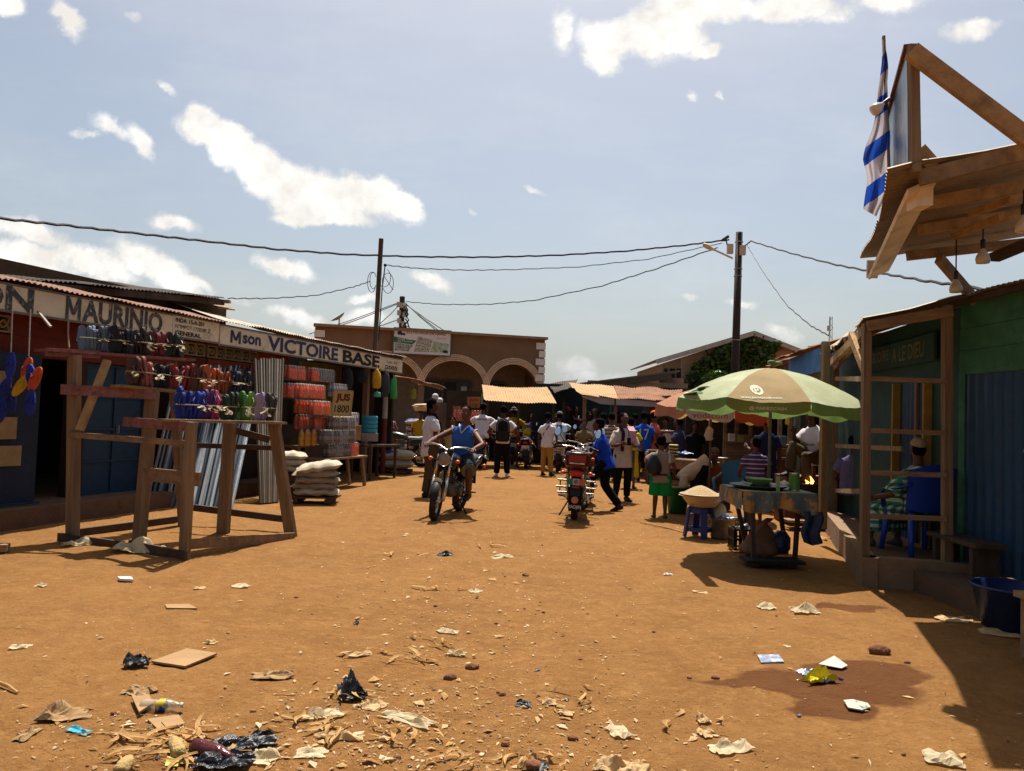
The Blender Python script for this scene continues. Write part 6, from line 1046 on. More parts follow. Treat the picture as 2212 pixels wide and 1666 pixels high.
for a, b_ in shelves:
    p, q = YP(*a), YP(*b_); SH.append((p, q)); d = (q-p).normalized(); up_ = sdir.cross(d).normalized(); 
    MB().beam(p-sdir*.08, q-sdir*.08, .26, .028, up_ if up_.z > 0 else -up_).build('shelf', WOODN if a[0] != 98 else WOODP, rk_)
# one sandal, standing on its heel
def sandal_mesh():
    o = []; 
    for i in range(22):
        t = 2*math.pi*i/22; y = .5*math.sin(t); w_ = (.5+.07*math.sin(t)-.1*math.cos(2*t))*math.cos(t)*.86; o.append((w_*.105, .135+y*.265))
    mb = MB(); n_ = len(o); vs = [V((x, th, z)) for th in (-.013, .013) for x, z in o]
    mb.add(vs, [tuple(range(n_)), tuple(range(2*n_-1, n_-1, -1))]+[(i, i+n_, (i+1) % n_+n_, (i+1) % n_) for i in range(n_)]); st = MB()
    for s in (-1, 1): st.tube([V((0, -.014, .215)), V((s*.022, -.045, .17)), V((s*.043, -.016, .10))], [.006, .008, .006], 6)
    return mb, st
SBM, SST = sandal_mesh(); SND = {}
def bundle(label, sh, x0, x1, cols, seed, flat=False, tie=True, dy=0):
    p, q = SH[sh]; r = random.Random(seed); d = (q-p).normalized(); a0 = p; L = (q-p).length
    def tpos(px):   # parameter on the shelf seen at this picture column
        lo, hi = -.1, 1.1
        for _ in range(30):
            m_ = (lo+hi)/2; w_ = p.lerp(q, m_)-V((0, 0, EYE)); x = 1106+FPX*w_.dot(CRT)/w_.dot(_f)
            if x < px: lo = m_
            else: hi = m_
        return m_
    t0, t1 = tpos(x0), tpos(x1); c = p.lerp(q, (t0+t1)/2)-sdir*.03+V((0, 0, .016)); root = thing('sandal_bundle', label, 'sandals', c, group='sandal bundles on the display stand'); W_ = (t1-t0)*L; n_ = max(2, int(W_/.034)); 
    ang = math.atan2(d.y, d.x)
    for i in range(n_):
        col = cols[int(i*len(cols)/n_)]; key = col
        if key not in SND:
            me = bpy.data.meshes.new('sandal'); me.from_pydata([tuple(v) for v in SBM.v], [], SBM.f); me.materials.append(M('foam'+col, col, .8, .12, 8)); m2 = bpy.data.meshes.new('strap'); m2.from_pydata([tuple(v) for v in SST.v], [], SST.f); m2.materials.append(M('foamstrap'+col, col, .5, .3, 8)); SND[key] = (me, m2)
        o = bpy.data.objects.new('sandal', SND[key][0]); COL.objects.link(o); o.parent = root; o.location = d*((i+.5)/n_-.5)*W_+sdir*r.uniform(-.02, .02); o.rotation_euler = (r.uniform(-.22, .22), r.uniform(-.14, .14), ang-math.pi/2+r.uniform(-.1, .1)+(math.pi if r.random() < .4 else 0)); _s = r.uniform(.92, 1.22); o.scale = (_s, 1.15, _s*r.uniform(.98, 1.08))
        if i == n_-1 or i == 0: o.rotation_euler = (r.uniform(-.2, .2), 0, ang+r.uniform(.2, .5)*(1 if i else -1)+(0 if i else math.pi)); 
        s = bpy.data.objects.new('strap', SND[key][1]); COL.objects.link(s); s.parent = o
    if tie:
        few = r.random() < .55
        mb = MB(); z = .15; hw = W_/2+.02
        mb.tube([c+d*hw*math.cos(t)+sdir*.075*math.sin(t)+V((0, 0, z)) for t in [k*math.pi/8 for k in range(17)]], .006, 5, False); mb.build('string', TIE, root)
        mb = MB(); f_ = r.uniform(-.9, .9)
        for j in range(3 if few else 2):
            o_ = c+d*hw*f_+sdir*.085+V((0, 0, z)); a_ = r.uniform(-1.2, 1.2); q_ = o_+d*math.sin(a_)*r.uniform(.04, .12)+sdir*.03-V((0, 0, abs(math.cos(a_))*r.uniform(.03, .13))); w0 = r.uniform(.012, .035); ph_ = r.uniform(0, 9)
            mb.grid(lambda u, v: o_.lerp(q_, u)+d*((v-.5)*w0*(.4+1.6*u)+.012*math.sin(u*6+ph_))+sdir*(.015*math.sin(v*5+u*7+ph_)), 6, 4)
        mb.build('plastic_tie', PLAST if few else TIE, root)
for args in (('grey blue flip-flops with a bow of pale plastic on the top shelf', 0, 178, 236, ('#5a6a78', '#4a5560'), 1), ('black flip-flops at the middle of the top shelf tied with cream cloth', 0, 238, 284, ('#1e1e22', '#2a2a30'), 2), ('dark brown flip-flops on the top shelf next to the red pair', 0, 288, 328, ('#2a211d', '#3a302a'), 3), ('dark red flip-flops on the top shelf', 0, 331, 360, ('#6a2a28',), 4), ('dark green tied bundle at the far end of the top shelf', 0, 363, 396, ('#2c3028',), 5),
   ('brown and pink flip-flops starting the middle shelf', 1, 280, 334, ('#4a3028', '#8a5048'), 6), ('black flip-flops on the middle shelf before the red ones', 1, 338, 368, ('#1c1c20',), 7), ('brick red flip-flops on the middle shelf', 1, 371, 414, ('#7a2c28', '#6a2422'), 8), ('small brown flip-flops between the red and orange ones', 1, 417, 440, ('#5a3a2c',), 9), ('orange flip-flops on the middle shelf', 1, 443, 492, ('#a8542a', '#8a4420'), 10), ('navy flip-flops ending the middle shelf', 1, 496, 540, ('#1c2238', '#2a2622'), 11),
   ('bright blue flip-flops wrapped in white plastic on the low shelf', 2, 386, 436, ('#1c2c74', '#22348a'), 12), ('purple flip-flops on the low shelf', 2, 440, 462, ('#4a2a5c',), 13), ('pink patterned flip-flops hanging in front on the low shelf', 2, 463, 476, ('#a83a68',), 14), ('dark green flip-flops on the low shelf', 2, 479, 512, ('#1f3c2a', '#2c3a2a'), 15), ('light green child sandals on the low shelf', 2, 516, 546, ('#4a7a3a', '#6a8a3a'), 16), ('small lilac and grey sandals in clear bags ending the low shelf', 2, 552, 596, ('#8a7a94', '#3a3630'), 17)): bundle(*args)
# ---- steel bars
r_ = random.Random(11); barc = [('#9aa0a6', 'zinc_bar'), ('#56606a', 'grey_bar'), ('#c0c4c6', 'white_bar'), ('#2c3034', 'dark_bar')]
for i in range(38):
    bx_ = 318+i*4.9+r_.uniform(-1.5, 1.5); p = GP(bx_, 1093+i*.25)+V((0, 0, 0)); q = WT(bx_+66+r_.uniform(-3, 3), 793+r_.uniform(-4, 6), -8.42)
    c_, nm = barc[r_.choice((0, 1, 1, 2, 3, 3))]; solo(MB().beam(p, q, .028, .03, NS), 'steel_bar', 'thin grey steel bar leaning against the shop wall behind the sandal stand', 'steel bar', M('met'+nm, c_, .4, .15, 4, .05, .6), 'grey steel bars leaning behind the display stand')
for i in range(11):
    bx_ = 563+i*3.6; p = GP(bx_, 1088-i*.3); q = WT(551+i*6, 776+r_.uniform(-2, 3), -8.15); solo(MB().beam(p, q, .04, .03, NS), 'steel_bar', 'taupe steel profile standing in the taller bundle at the right end of the stand', 'steel bar', M('mettaupe%d' % (i % 3), ('#7a6a58', '#5c5348', '#8e8272')[i % 3], .4, .15, 4, .05, .5), 'taupe steel profiles standing at the stand end')
# ---- things hanging at the first shop
def hanger(label, px, y0, y1, Y, cols, seed):
    top = YP(px, y0, Y); root = thing('hanging_sandals', label, 'sandals', YP(px, y1, Y)); MB().tube([top, YP(px-4, y1, Y)], .007, 6).build('string', M('white_cord', '#a8a098', .8), root); r = random.Random(seed)
    for k, (dx, dy, rz, col) in enumerate(cols):
        c = YP(px+dx, y1+dy, Y-.02*k); u = V((math.sin(rz), 0, math.cos(rz))); w2 = V((math.cos(rz), 0, -math.sin(rz)))
        mb = MB().loft([(c+V((0, d_, 0)), w2*.055*g, u*.155*g) for d_, g in ((-.016, .94), (-.012, 1), (.012, 1), (.016, .94))], 18); s_ = mb.build('sandal', M('foam'+col, col, .8, .12, 8), root, smooth=False)
        MB().tube([c+u*.07+V((0, -.018, 0)), c+w2*.03+u*.02+V((0, -.05, 0)), c+w2*.045-u*.03+V((0, -.016, 0))], .008, 5).tube([c+u*.07+V((0, -.018, 0)), c-w2*.03+u*.02+V((0, -.05, 0)), c-w2*.045-u*.03+V((0, -.016, 0))], .008, 5).build('strap', M('foam'+col, col), s_)
hanger('string of blue sandals hanging at the far left edge of the first shop', 27, 672, 780, 8.9, ((-4, 10, .05, '#24348c'), (-20, 60, .5, '#22307c'), (-2, 85, -.1, '#1c2864'), (-22, 105, .2, '#22307c')), 1)
hanger('string with an orange and yellow sandal among blue ones under the sign', 66, 668, 770, 8.8, ((-8, 30, .2, '#b8491c'), (-20, 62, .6, '#b89018'), (2, 45, -.2, '#24348c'), (10, 50, .35, '#b8491c'), (0, 100, 0, '#1f2c80')), 2)
solo(MB().tube([YP(148, 680, 9.6), YP(147, 722, 9.6), YP(149, 750, 9.55), YP(146, 762, 9.6)], .01, 6), 'hanging_rag', 'frayed strip of rag hanging from the sign edge', 'rag', TIE)
solo(MB().beam(YP(82, 673, 9.2), YP(109, 706, 9.1), .03, .02), 'loose_lath', 'pale loose lath dangling below the sign lettered MAURINIO', 'lath', M('pale_lath', '#8a8074', .8))
# ---- sacks
def sack(label, c, l, w, h, rz, mat, group, tilt=0, seed=0, stripe=None):
    r = random.Random(seed); ca, sa = math.cos(rz), math.sin(rz); ph = V((seed*7.3, 0, 0)); c = V(c)
    def sfn(sg):
        def fn(u, v):
            x, y = 2*u-1, 2*v-1; t = max(0, (1-abs(x)**3.2)*(1-abs(y)**2.6)); zz = h*.5*t**.55*(1+.25*noise.noise(V((x*2, y*2, sg))+ph)); pin = 1-.08*(1-abs(x))*abs(y)**2+.05*abs(x*y)
            px, py = x*l/2*pin, y*w/2*(1-.10*(abs(x) > .85)); z = h*.5+sg*zz+.03*noise.noise(V((x*3, y*3, 4))+ph)+tilt*px
            return c+V((px*ca-py*sa, px*sa+py*ca, z))
        return fn
    mb = MB().grid(sfn(1), 22, 16); mb.grid(sfn(-1), 22, 16)
    o = solo(mb, 'sack', label, 'sack', mat, group, smooth=True)
    if stripe:
        f1 = sfn(1); MB().grid(lambda u, v: f1(stripe[0]+(stripe[1]-stripe[0])*u, stripe[2]+(stripe[3]-stripe[2])*v)+V((0, 0, .006)), 10, 8).build('printed_band', stripe[4], o, smooth=True)
    MB().tube([c+V((l/2*ca, l/2*sa, h*.5+tilt*l/2)), c+V((l/2*ca*1.08, l/2*sa*1.08, h*.5+tilt*l/2-.01))], .012, 6).build('tied_corner', mat, o)
    return o
SACKW = M('woven_sack_white', '#a89c88', .8, .12, 6, .25, fine=90); SACKG = M('woven_sack_tan', '#8a7a66', .8, .15, 6, .25, fine=90); SACKB = M('sack_blue_print', '#22357a', .7, .15, 6, .1)
c0 = GP(680, 1085); pl = thing('pallet', 'low wooden pallet under the tall pile of white sacks', 'pallet', c0)
for k in range(4): MB().beam(c0+V((-.36, -.2+.13*k, .09)), c0+V((.36, -.12+.13*k, .09)), .09, .025).build('board', WOODD, pl)
for k in (-1, 1): MB().box(c0+V((.25*k, .0, .04)), .08, .5, .07).build('bearer', WOODD, pl)
for i, (dx, rz, m_, tl, lb) in enumerate(((.02, .2, SACKW, 0, 'lowest sack of the pile on the pallet'), (-.02, .1, SACKG, 0, 'second sack from the bottom of the pallet pile'), (.03, .25, SACKG, 0, 'middle tan sack of the pallet pile'), (.0, .1, SACKG, .02, 'tan sack just under the bright top one of the pallet pile'), (.04, .28, SACKW, .16, 'bright white top sack tilted on the pallet pile'))): sack(lb, c0+V((dx, .02, .105+i*.095)), .68, .46, .135 if i < 4 else .17, rz, m_, 'sacks piled on the pallet', tl, i+1)
c1 = XY(622, 13.2)
tag(MB().box(c1+V((0, 0, .2)), .5, .4, .4).build('wooden_box', WOODD), 'dark wooden box under the half hidden sacks behind the stand', 'box')
for i in range(3): sack(('lowest half hidden sack behind the right leg of the stand', 'middle half hidden sack behind the right leg of the stand', 'top half hidden sack behind the right leg of the stand')[i], c1+V((.02*i, 0, .41+i*.11)), .6, .4, .13, .3, SACKW, 'sacks behind the stand', 0, i+20)
c2 = GP(855, 1022); pt_ = thing('low_platform', 'low dark plank platform under the two blue and white sacks', 'platform', c2); MB().box(c2+V((0, .05, .07)), .8, .5, .05, .1).build('deck', WOODD, pt_); MB().box(c2+V((-.3, .05, .02)), .07, .45, .05).build('bearer', WOODD, pt_); MB().box(c2+V((.3, .05, .02)), .07, .45, .05).build('bearer', WOODD, pt_)
sack('lower sack with blue top beside the parked silver seat motorbike', c2+V((-.01, .05, .10)), .84, .55, .24, .05, SACKW, 'blue and white sacks on the platform', 0, 31, (.1, .72, .25, .95, SACKB)); sack('upper white sack with blue lettering beside the parked silver seat motorbike', c2+V((.02, .05, .31)), .84, .55, .25, -.05, SACKW, 'blue and white sacks on the platform', .02, 32, (.12, .55, .06, .3, SACKB))
c3 = XY(898, 23.9)
for i in range(7): sack(('sack on the ground under the far blue and white pile', 'second sack up in the far blue and white pile', 'third sack up in the far blue and white pile', 'fourth sack up in the far blue and white pile', 'third sack from the top of the far blue and white pile', 'second sack from the top of the far pile', 'top sack of the far blue and white pile')[i], c3+V((.01*(i % 2), 0, i*.185)), .58, .45, .2, .05*(i % 3), SACKW, 'far pile of blue and white sacks', 0, i+40, (.05, .62, .0, .95, SACKB))
# ---- soft drinks in shrink wrapped packs
WRAP = M('shrink_wrap', '#d8d2c8', .15, .1, 12, .5, alpha=.10, spec=.6); CAPW = M('white_caps', '#c8b4a8', .5, .1, 5, 0); CAPR = M('dark_caps', '#4a2420', .5)
PK = {}
def packmeshes(kind, n1=3, n2=2):
    key = (kind, n1, n2)
    if key in PK: return PK[key]
    col = dict(orange='#d2520e', cola='#2c2220', grey='#6a625e', pale='#a09a98', amber='#9a6a20')[kind]; mat = M('drink_'+kind, col, .25, .15, 6, .05, spec=.5); lab = M('label_'+kind, dict(orange='#cc460c', cola='#6a5a56', grey='#6a6470', pale='#5a68a0', amber='#9a6a20')[kind], .4, .3, 18, .05)
    a = MB(); lb = MB(); cp = MB()
    for i in range(n1):
        for j in range(n2):
            c = V(((i-(n1-1)/2)*.087, (j-(n2-1)/2)*.087, 0)); a.lathe([(.03, 0), (.041, .012), (.042, .08), (.039, .10), (.042, .12), (.042, .165), (.034, .2), (.016, .235), (.014, .25)], c, n=12); lb.lathe([(.0432, .085), (.0432, .155)], c, n=12); cp.lathe([(.017, .245), (.017, .27), (.001, .272)], c, n=10)
    w = MB(); hx, hy = n1*.0435+.004, n2*.0435+.004
    w.loft([(V((0, 0, z)), V((hx*s, 0, 0)), V((0, hy*s, 0))) for z, s in ((.0, 1.0),)]*1+[(V((0, 0, .0)), V((hx, 0, 0)), V((0, hy, 0)))], 4) if False else None
    def box_(u0, v0): return None
    pr = [(hx, hy)]; N_ = 8
    rng_ = random.Random(5); ring = []
    for z, s in ((0.0, 1), (.06, 1), (.12, .985), (.19, 1), (.235, .96), (.268, .86)):
        rr = []
        for (sx, sy) in ((-1, -1), (-.33, -1), (.33, -1), (1, -1), (1, -.2), (1, .2), (1, 1), (.33, 1), (-.33, 1), (-1, 1), (-1, .2), (-1, -.2)): rr.append(V((sx*hx*s+rng_.uniform(-.004, .004), sy*hy*s+rng_.uniform(-.004, .004), z)))
        ring.append(rr)
    vs = [p for r in ring for p in r]; fs = [(i*12+k, i*12+(k+1) % 12, (i+1)*12+(k+1) % 12, (i+1)*12+k) for i in range(5) for k in range(12)]; w.add(vs, fs)
    out = []
    for mb, nm, mt in ((a, 'bottles', mat), (lb, 'labels', lab), (cp, 'caps', CAPW if kind != 'amber' else M('blue_caps', '#2a3a7a', .5)), (w, 'wrap', WRAP)):
        me = bpy.data.meshes.new(nm); me.from_pydata([tuple(v) for v in mb.v], [], mb.f); me.materials.append(mt); me.polygons.foreach_set('use_smooth', [True]*len(me.polygons)); out.append((nm, me))
    PK[key] = out; return out
yaw0 = math.atan2(DS.y, DS.x)
def pack(kind, label, pos, rz=0, group='packs of soft drinks stacked before the drinks shop', n1=3, n2=2, wrap=True, sc=1):
    r = thing('drink_pack', label, 'drink pack', pos, yaw0+rz, group); r.scale = (sc, sc, sc)
    for nm, me in packmeshes(kind, n1, n2):
        if nm == 'wrap' and not wrap: continue
        part(nm, me, r)
    return r
KN = dict(orange='orange', cola='dark cola', grey='grey labelled', pale='blue and white')
def row(px, py, t, kinds, where, gap=.285):
    p = WT(px, py, t); s0 = p.dot(DS)+.14
    for i, kd in enumerate(kinds): pack(kd, '%s drink pack, %s in row %s' % (KN[kd], ('first', 'second', 'third', 'fourth', 'fifth')[i], where), S(s0+i*gap, t, p.z), rnd.uniform(-.06, .06))
    return s0, p.z
row(617, 819, -8.35, ['orange', 'orange'], 'topmost beside the steel bars'); row(667, 823, -8.35, ['orange', 'grey', 'grey'], 'topmost under the sign')
row(640, 860, -7.88, ['orange', 'orange', 'orange'], 'second down, sunlit'); row(615, 858, -8.3, ['orange', 'orange'], 'second down, shaded, by the bars'); row(714, 856, -8.25, ['pale', 'pale'], 'second down behind the price board')
row(671, 897, -7.74, ['orange', 'orange'], 'sunlit, left of the price board'); row(640, 893, -8.15, ['orange', 'orange'], 'third down, shaded, by the bars')
row(672, 930, -7.85, ['orange', 'orange'], 'shaded under the sunlit orange ones'); row(640, 927, -8.1, ['orange'], 'lowest of the shaded orange ones'); row(712, 930, -7.62, ['cola', 'cola', 'grey'], 'just under the price board'); row(752, 920, -7.75, ['pale'], 'right of the price board')
row(694, 960, -7.6, ['cola', 'cola', 'grey', 'cola'], 'beside the amber oil bottles'); s6, z6 = row(702, 989, -7.6, ['cola', 'grey', 'cola', 'orange'], 'standing on the front bench')
pA = WT(646, 964, -7.75)
for i in range(5): pack('amber', 'large clear bottle of amber oil, %s from the left on the small plank' % ('first', 'second', 'third', 'fourth', 'fifth')[i], S(pA.dot(DS)+.05+i*.11, -7.75+.04*(i % 2), pA.z), 0, 'bottles of amber oil', 1, 1, False, 1.25)
bn = thing('drinks_bench', 'rough timber bench carrying the front rows of drink packs', 'bench', S(s6+.4, -7.65)); MB().sbox(s6-.3, s6+1.25, -7.88, -7.45, z6-.04, z6-.003).build('bench_top', WOODN, bn)
for a in (s6-.2, s6+1.1):
    for t in (-7.84, -7.5): MB().beam(S(a, t, z6-.04), S(a+.06, t+.05, 0), .07, .05, NS).build('leg', WOODN, bn)
MB().sbox(s6-.6, s6+.2, -8.2, -7.9, pA.z-.04, pA.z-.004).build('side_plank', WOODN, bn); MB().sbox(s6-.5, s6-.42, -8.1, -7.95, 0, pA.z-.04).build('leg', WOODN, bn)
z4 = WT(672, 930, -7.85).z; sh_ = thing('tiered_shelf', 'dark stepped timber shelving under the orange drink packs', 'shelf', S(s6, -8.2)); 
for k, (px, py, t) in enumerate(((617, 819, -8.35), (640, 860, -7.88), (671, 897, -7.74), (672, 930, -7.85))): p = WT(px, py, t); s0 = p.dot(DS); MB().sbox(s0-.25, s0+.92, t-.1, t+.1, p.z-.025, p.z-.003).build('step', WOODD, sh_)
for a in (s6-.45, s6+.5): MB().sbox(a, a+.06, -8.5, -8.44, 0, 1.9).build('upright', WOODD, sh_)
MB().sbox(s6-.5, s6+1.4, -8.55, -8.52, 0, 1.2).build('back_board', DKIN, sh_)
pj = WT(716, 897, -7.55); js = thing('price_board', 'cream price board lettered JUS 1800 in brown among the drink packs', 'sign', pj); e = (WT(752, 897, -7.5)-pj); e.z = 0; e = V((.93, .36, 0)); W_ = .35; H_ = .47; up_ = V((.06, .05, 1)).normalized(); nJ = V((e.y, -e.x, 0)).normalized(); CRM = M('cream_board', '#a8925e', .8, .1, 5, .1)
MB().obox(pj+e*W_/2+up_*H_/2, e*W_/2, nJ*.012, up_*H_/2).build('board', CRM, js); fr = MB()
for k in (0, 1): fr.obox(pj+e*(W_*k)+up_*H_/2+nJ*.008, e*.012, nJ*.012, up_*H_/2).obox(pj+e*W_/2+up_*(H_*k)+nJ*.008, e*W_/2, nJ*.011, up_*.012)
fr.build('frame', M('pale_lath_wood', '#9a7f50', .8), js); lettering('JUS', js, M('brown_paint', '#6a1810', .8), pj+e*.04+up_*.235+nJ*.016, e, up_, .18, .27, .055); lettering('1800', js, LBK, pj+e*.04+up_*.055+nJ*.016, e, up_, .14, .27, .015)
# bench, crate, box and cyan packs
pc = WT(782, 962, -7.7); bt = thing('dark_table', 'dark plank table carrying the cyan packs at the end of the drinks', 'table', XY(812, 17.6)); a, b_ = YP(778, 962, 16.8), YP(838, 962, 18.0)
MB().obox((a+b_)/2, (b_-a)/2+V((.1, .1, 0)), V((.25, -.1, 0)), ZUP*.025).build('table_top', WOODD, bt)
for f_ in (.05, .95):
    for s in (-1, 1): p = a.lerp(b_, f_)+V((.22*s, -.09*s, 0)); MB().beam(p, V((p.x, p.y, 0)), .06, .06, V((0, 1, 0))).build('leg', WOODD, bt)
CYA = M('cyan_plastic', '#2a88a0', .4, .15, 9, .3); cb = YP(797, 955, 17.2)
tag(MB().box(cb+V((.0, 0, .11)), .36, .3, .18, .3).build('cardboard_box', M('pale_card', '#8a8074', .9)), 'pale cardboard box under the cyan packs', 'box')
for i in range(4): 
    mb = MB(); mb.loft([(cb+V((0, 0, .205+i*.095+z)), V((.17*s, .03, 0)), V((-.03, .13*s, 0))) for z, s in ((0, .92), (.02, 1), (.07, 1), (.09, .93))], 20); solo(mb, 'cyan_pack', 'cyan plastic pack, %s of the stack on the cardboard box' % ('lowest', 'second', 'third', 'topmost')[i], 'pack', CYA, 'cyan packs', smooth=True)
tag(MB().box(YP(771, 945, 16.6)+V((0, 0, .1)), .14, .3, .32, .3).build('wooden_crate', WOODO), 'small orange wooden crate between the drink packs and the cyan stack', 'crate')
# hanging clothes and bags under the sign end
def hung(label, px0, px1, y0, y1, Y, col, seed, cat='garment', nm='hanging_garment'):
    a = YP((px0+px1)/2, y0, Y); w_ = (px1-px0)/FPX*Y; h_ = (y1-y0)/FPX*Y; ph = seed*3.7
    mb = MB().loft([(a+V((.03*noise.noise(V((ph, k*.9, 0))), 0, -h_*f_)), V((w_/2*s, .02, 0)), V((0, .05*s+.02, 0))) for k, (f_, s) in enumerate(((0, .12), (.08, .3), (.2, .8), (.45, .95), (.7, 1), (.9, .92), (1, .7)))], 16)
    for v in mb.v: v += V((.02*noise.noise(v*9), .03*noise.noise(v*7+V((5, 0, 0))), 0))
    mb.tube([a, a+V((0, 0, .12))], .008, 5); solo(mb, nm, label, cat, M('hung'+col, col, .7, .2, 8), 'bags and clothes hanging under the sign end', smooth=True)
hung('yellow bag hanging under the sign end', 805, 824, 797, 839, 17.4, '#b58a12', 1, 'bag', 'hanging_bag'); hung('black bag hanging before the ochre boards', 772, 794, 795, 828, 17.2, '#14151a', 2, 'bag', 'hanging_bag'); hung('long black garment hanging left of the ochre boards', 741, 763, 792, 843, 16.6, '#121316', 3); hung('grey and black garment hanging at the corner post', 822, 843, 800, 858, 18.0, '#2c3038', 4); hung('bright green garment hanging past the corner post', 842, 859, 810, 862, 18.6, '#3a9a52', 5); hung('pale green cloth scrap low between the hanging bags', 808, 822, 845, 858, 17.6, '#4aa088', 6)
hung('yellow and green garment hanging under the far awning', 886, 900, 838, 862, 19.5, '#8a8a2a', 7)
hung('small pale bag hanging from the long white sign', 648, 665, 868, 886, 12.0, '#8a7f70', 8, 'bag', 'hanging_bag') if False else None
# football pair and juice table near the arcade
for k, (px, py) in enumerate(((940, 857), (950, 866))):
    f = thing('football', ('upper white and black football hanging in the arcade', 'lower white and black football hanging in the arcade')[k], 'ball', YP(px, py, 28.5), group='hanging footballs'); MB().ball(YP(px, py, 28.5), .12, n=16, m=10).build('skin', WHITE, f, smooth=True); mb = MB()
    for d in ((0, -1, .1), (.7, -.6, .4), (-.7, -.6, .4), (.5, -.7, -.6), (-.5, -.7, -.6)): dd = V(d).normalized(); u, w2 = perp(dd); mb.add([YP(px, py, 28.5)+(dd*.121+(u*math.cos(t)+w2*math.sin(t))*.045).normalized()*.122 for t in [k2*2*math.pi/5 for k2 in range(5)]], [(0, 1, 2, 3, 4)])
    mb.build('black_panel', BLACK, f)
jt = thing('juice_table', 'far table of orange juice packs beside the JUS 2500 board', 'table', XY(1012, 23)); a, b_ = YP(980, 908, 23), YP(1044, 908, 23); MB().beam(a, b_, .5, .04).build('table_top', WOODN, jt)
for p in (a, b_):
    for s in (-.2, .2): MB().beam(V((p.x, p.y+s, 0)), V((p.x, p.y+s, p.z)), .06, .06, V((0, 1, 0))).build('leg', WOODN, jt)
for i in range(3): pack('orange', 'far orange drink pack, %s of three on the juice table' % ('first', 'second', 'third')[i], V((a.x+.14+i*.29, 22.95, a.z+.02)), -yaw0, 'far orange packs', sc=1.1)
jb2 = thing('price_board', 'orange brown board lettered JUS 2500 on the far juice table', 'sign', YP(1022, 882, 22.9)); a, b_ = YP(1009, 880, 22.9), YP(1037, 880, 22.9); MB().obox((a+b_)/2+ZUP*.15, (b_-a)/2, V((0, .012, 0)), ZUP*.16).build('board', M('orange_card', '#9a5a30', .8), jb2); lettering('JUS', jb2, LBK, a+V((.06, -.016, .17)), (1, 0, 0), ZUP, .1, .25); lettering('2500', jb2, LBK, a+V((.06, -.016, .03)), (1, 0, 0), ZUP, .09, .25)
tag(MB().box(YP(986, 892, 23)+V((0, 0, .08)), .2, .2, .24).build('cardboard_box', M('orange_card', '#9a5a30')), 'orange brown box on the left of the far juice table', 'box')
tag(MB().box(YP(1001, 868, 28)+V((0, 0, -.4)), .2, .05, 1.9).build('white_panel', M('pale_panel', '#7a7a78', .6)), 'pale upright panel leaning in the arcade doorway', 'panel')
# basin carried on the head
hb_ = YP(910, 874, 23.2); hz_ = 1.555; bs_ = thing('basin', 'white enamel basin carried on the yellow top girl head, piled with flat fish', 'basin', V((hb_.x, 23.2, hz_))); ENW = M('enamel_white', '#b5ab9c', .35, .1, 4, .05); c = V((hb_.x, 23.2, hz_))
MB().lathe([(.001, 0), (.18, .0), (.24, .12), (.275, .125), (.275, .13), (.235, .128), (.17, .012), (.001, .012)], c, n=28).build('bowl', ENW, bs_, smooth=True); mb = MB(); r_ = random.Random(2)
for k in range(9): mb.loft([(c+V((r_.uniform(-.14, .14), r_.uniform(-.1, .1), .12+.012*k)), V((.14, r_.uniform(-.05, .05), 0)), V((0, .05, .01))), (c+V((r_.uniform(-.14, .14), r_.uniform(-.1, .1), .13+.012*k)), V((.1, 0, 0)), V((0, .04, .01)))], 10)
mb.build('dried_fish', M('dried_fish', '#a08a60', .8), bs_)
# ================================================================= goods on the right side
# ---- umbrellas
def umbrella(label, c, R_, apex, rim, mats, phase, val=.11, tilt=(0, 0), pole_to=0.0, n=8, sag=.055, valm=None, group=None):
    """mats: one material per panel; c: centre on the ground"""
    r = thing('market_umbrella', label, 'umbrella', V((c.x, c.y, pole_to)), group=group); rr = random.Random(4)
    def P_(a, s):    # s 0 at the apex, 1 at the rim
        k = (a-phase)/(2*math.pi/n); f_ = k-math.floor(k); dip = math.sin(math.pi*f_)
        rad = R_*s*(1-.055*dip*s); z = apex-(apex-rim)*(s**1.75)-sag*dip*s*(1-.35*s)+.008*noise.noise(V((math.cos(a)*4*s, math.sin(a)*4*s, 2)))+.010*noise.noise(V((math.cos(a)*11*s, math.sin(a)*11*s, 7)))*s
        x, y = rad*math.cos(a), rad*math.sin(a); return V((c.x+x, c.y+y, z+x*tilt[0]+y*tilt[1]))
    out = []
    for i in range(n):
        a0 = phase+i*2*math.pi/n; a1 = a0+2*math.pi/n
        pm = MB().grid(lambda u, v: P_(a0+(a1-a0)*min(.9999, max(.0001, u)), .02+.98*v), 14, 16).build('canopy_panel', mats[i % len(mats)], r, smooth=True); out.append((pm, a0, a1))
        def vf(u, v):
            a = a0+(a1-a0)*min(.9999, max(.0001, u)); p = P_(a, 1.0); q = V((math.cos(a), math.sin(a), 0)); return p+q*(.012*v+.012*math.sin(u*17+i)*v)-V((0, 0, v*val*(1+.14*math.sin(u*math.pi*3+i)-.25*abs(2*u-1)**6)))
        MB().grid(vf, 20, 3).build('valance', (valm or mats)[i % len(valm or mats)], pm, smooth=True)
        MB().tube([P_(a0, s)-V((0, 0, .012)) for s in (.03, .3, .55, .8, 1)], .006, 5).build('rib', M('umbrella_rib', '#6a6660', .4, metal=.6), r)
    MB().tube([V((c.x, c.y, pole_to)), V((c.x, c.y, apex+.03))], .018, 10).build('pole', M('umbrella_pole', '#4a4640', .5), r); return r, P_, out
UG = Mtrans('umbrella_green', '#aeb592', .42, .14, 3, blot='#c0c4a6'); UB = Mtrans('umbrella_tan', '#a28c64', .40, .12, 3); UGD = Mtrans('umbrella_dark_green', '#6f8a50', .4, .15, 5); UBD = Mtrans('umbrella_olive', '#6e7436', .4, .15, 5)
uc = XY(1664, 8.85); ph = math.radians(-90-22.5-20)
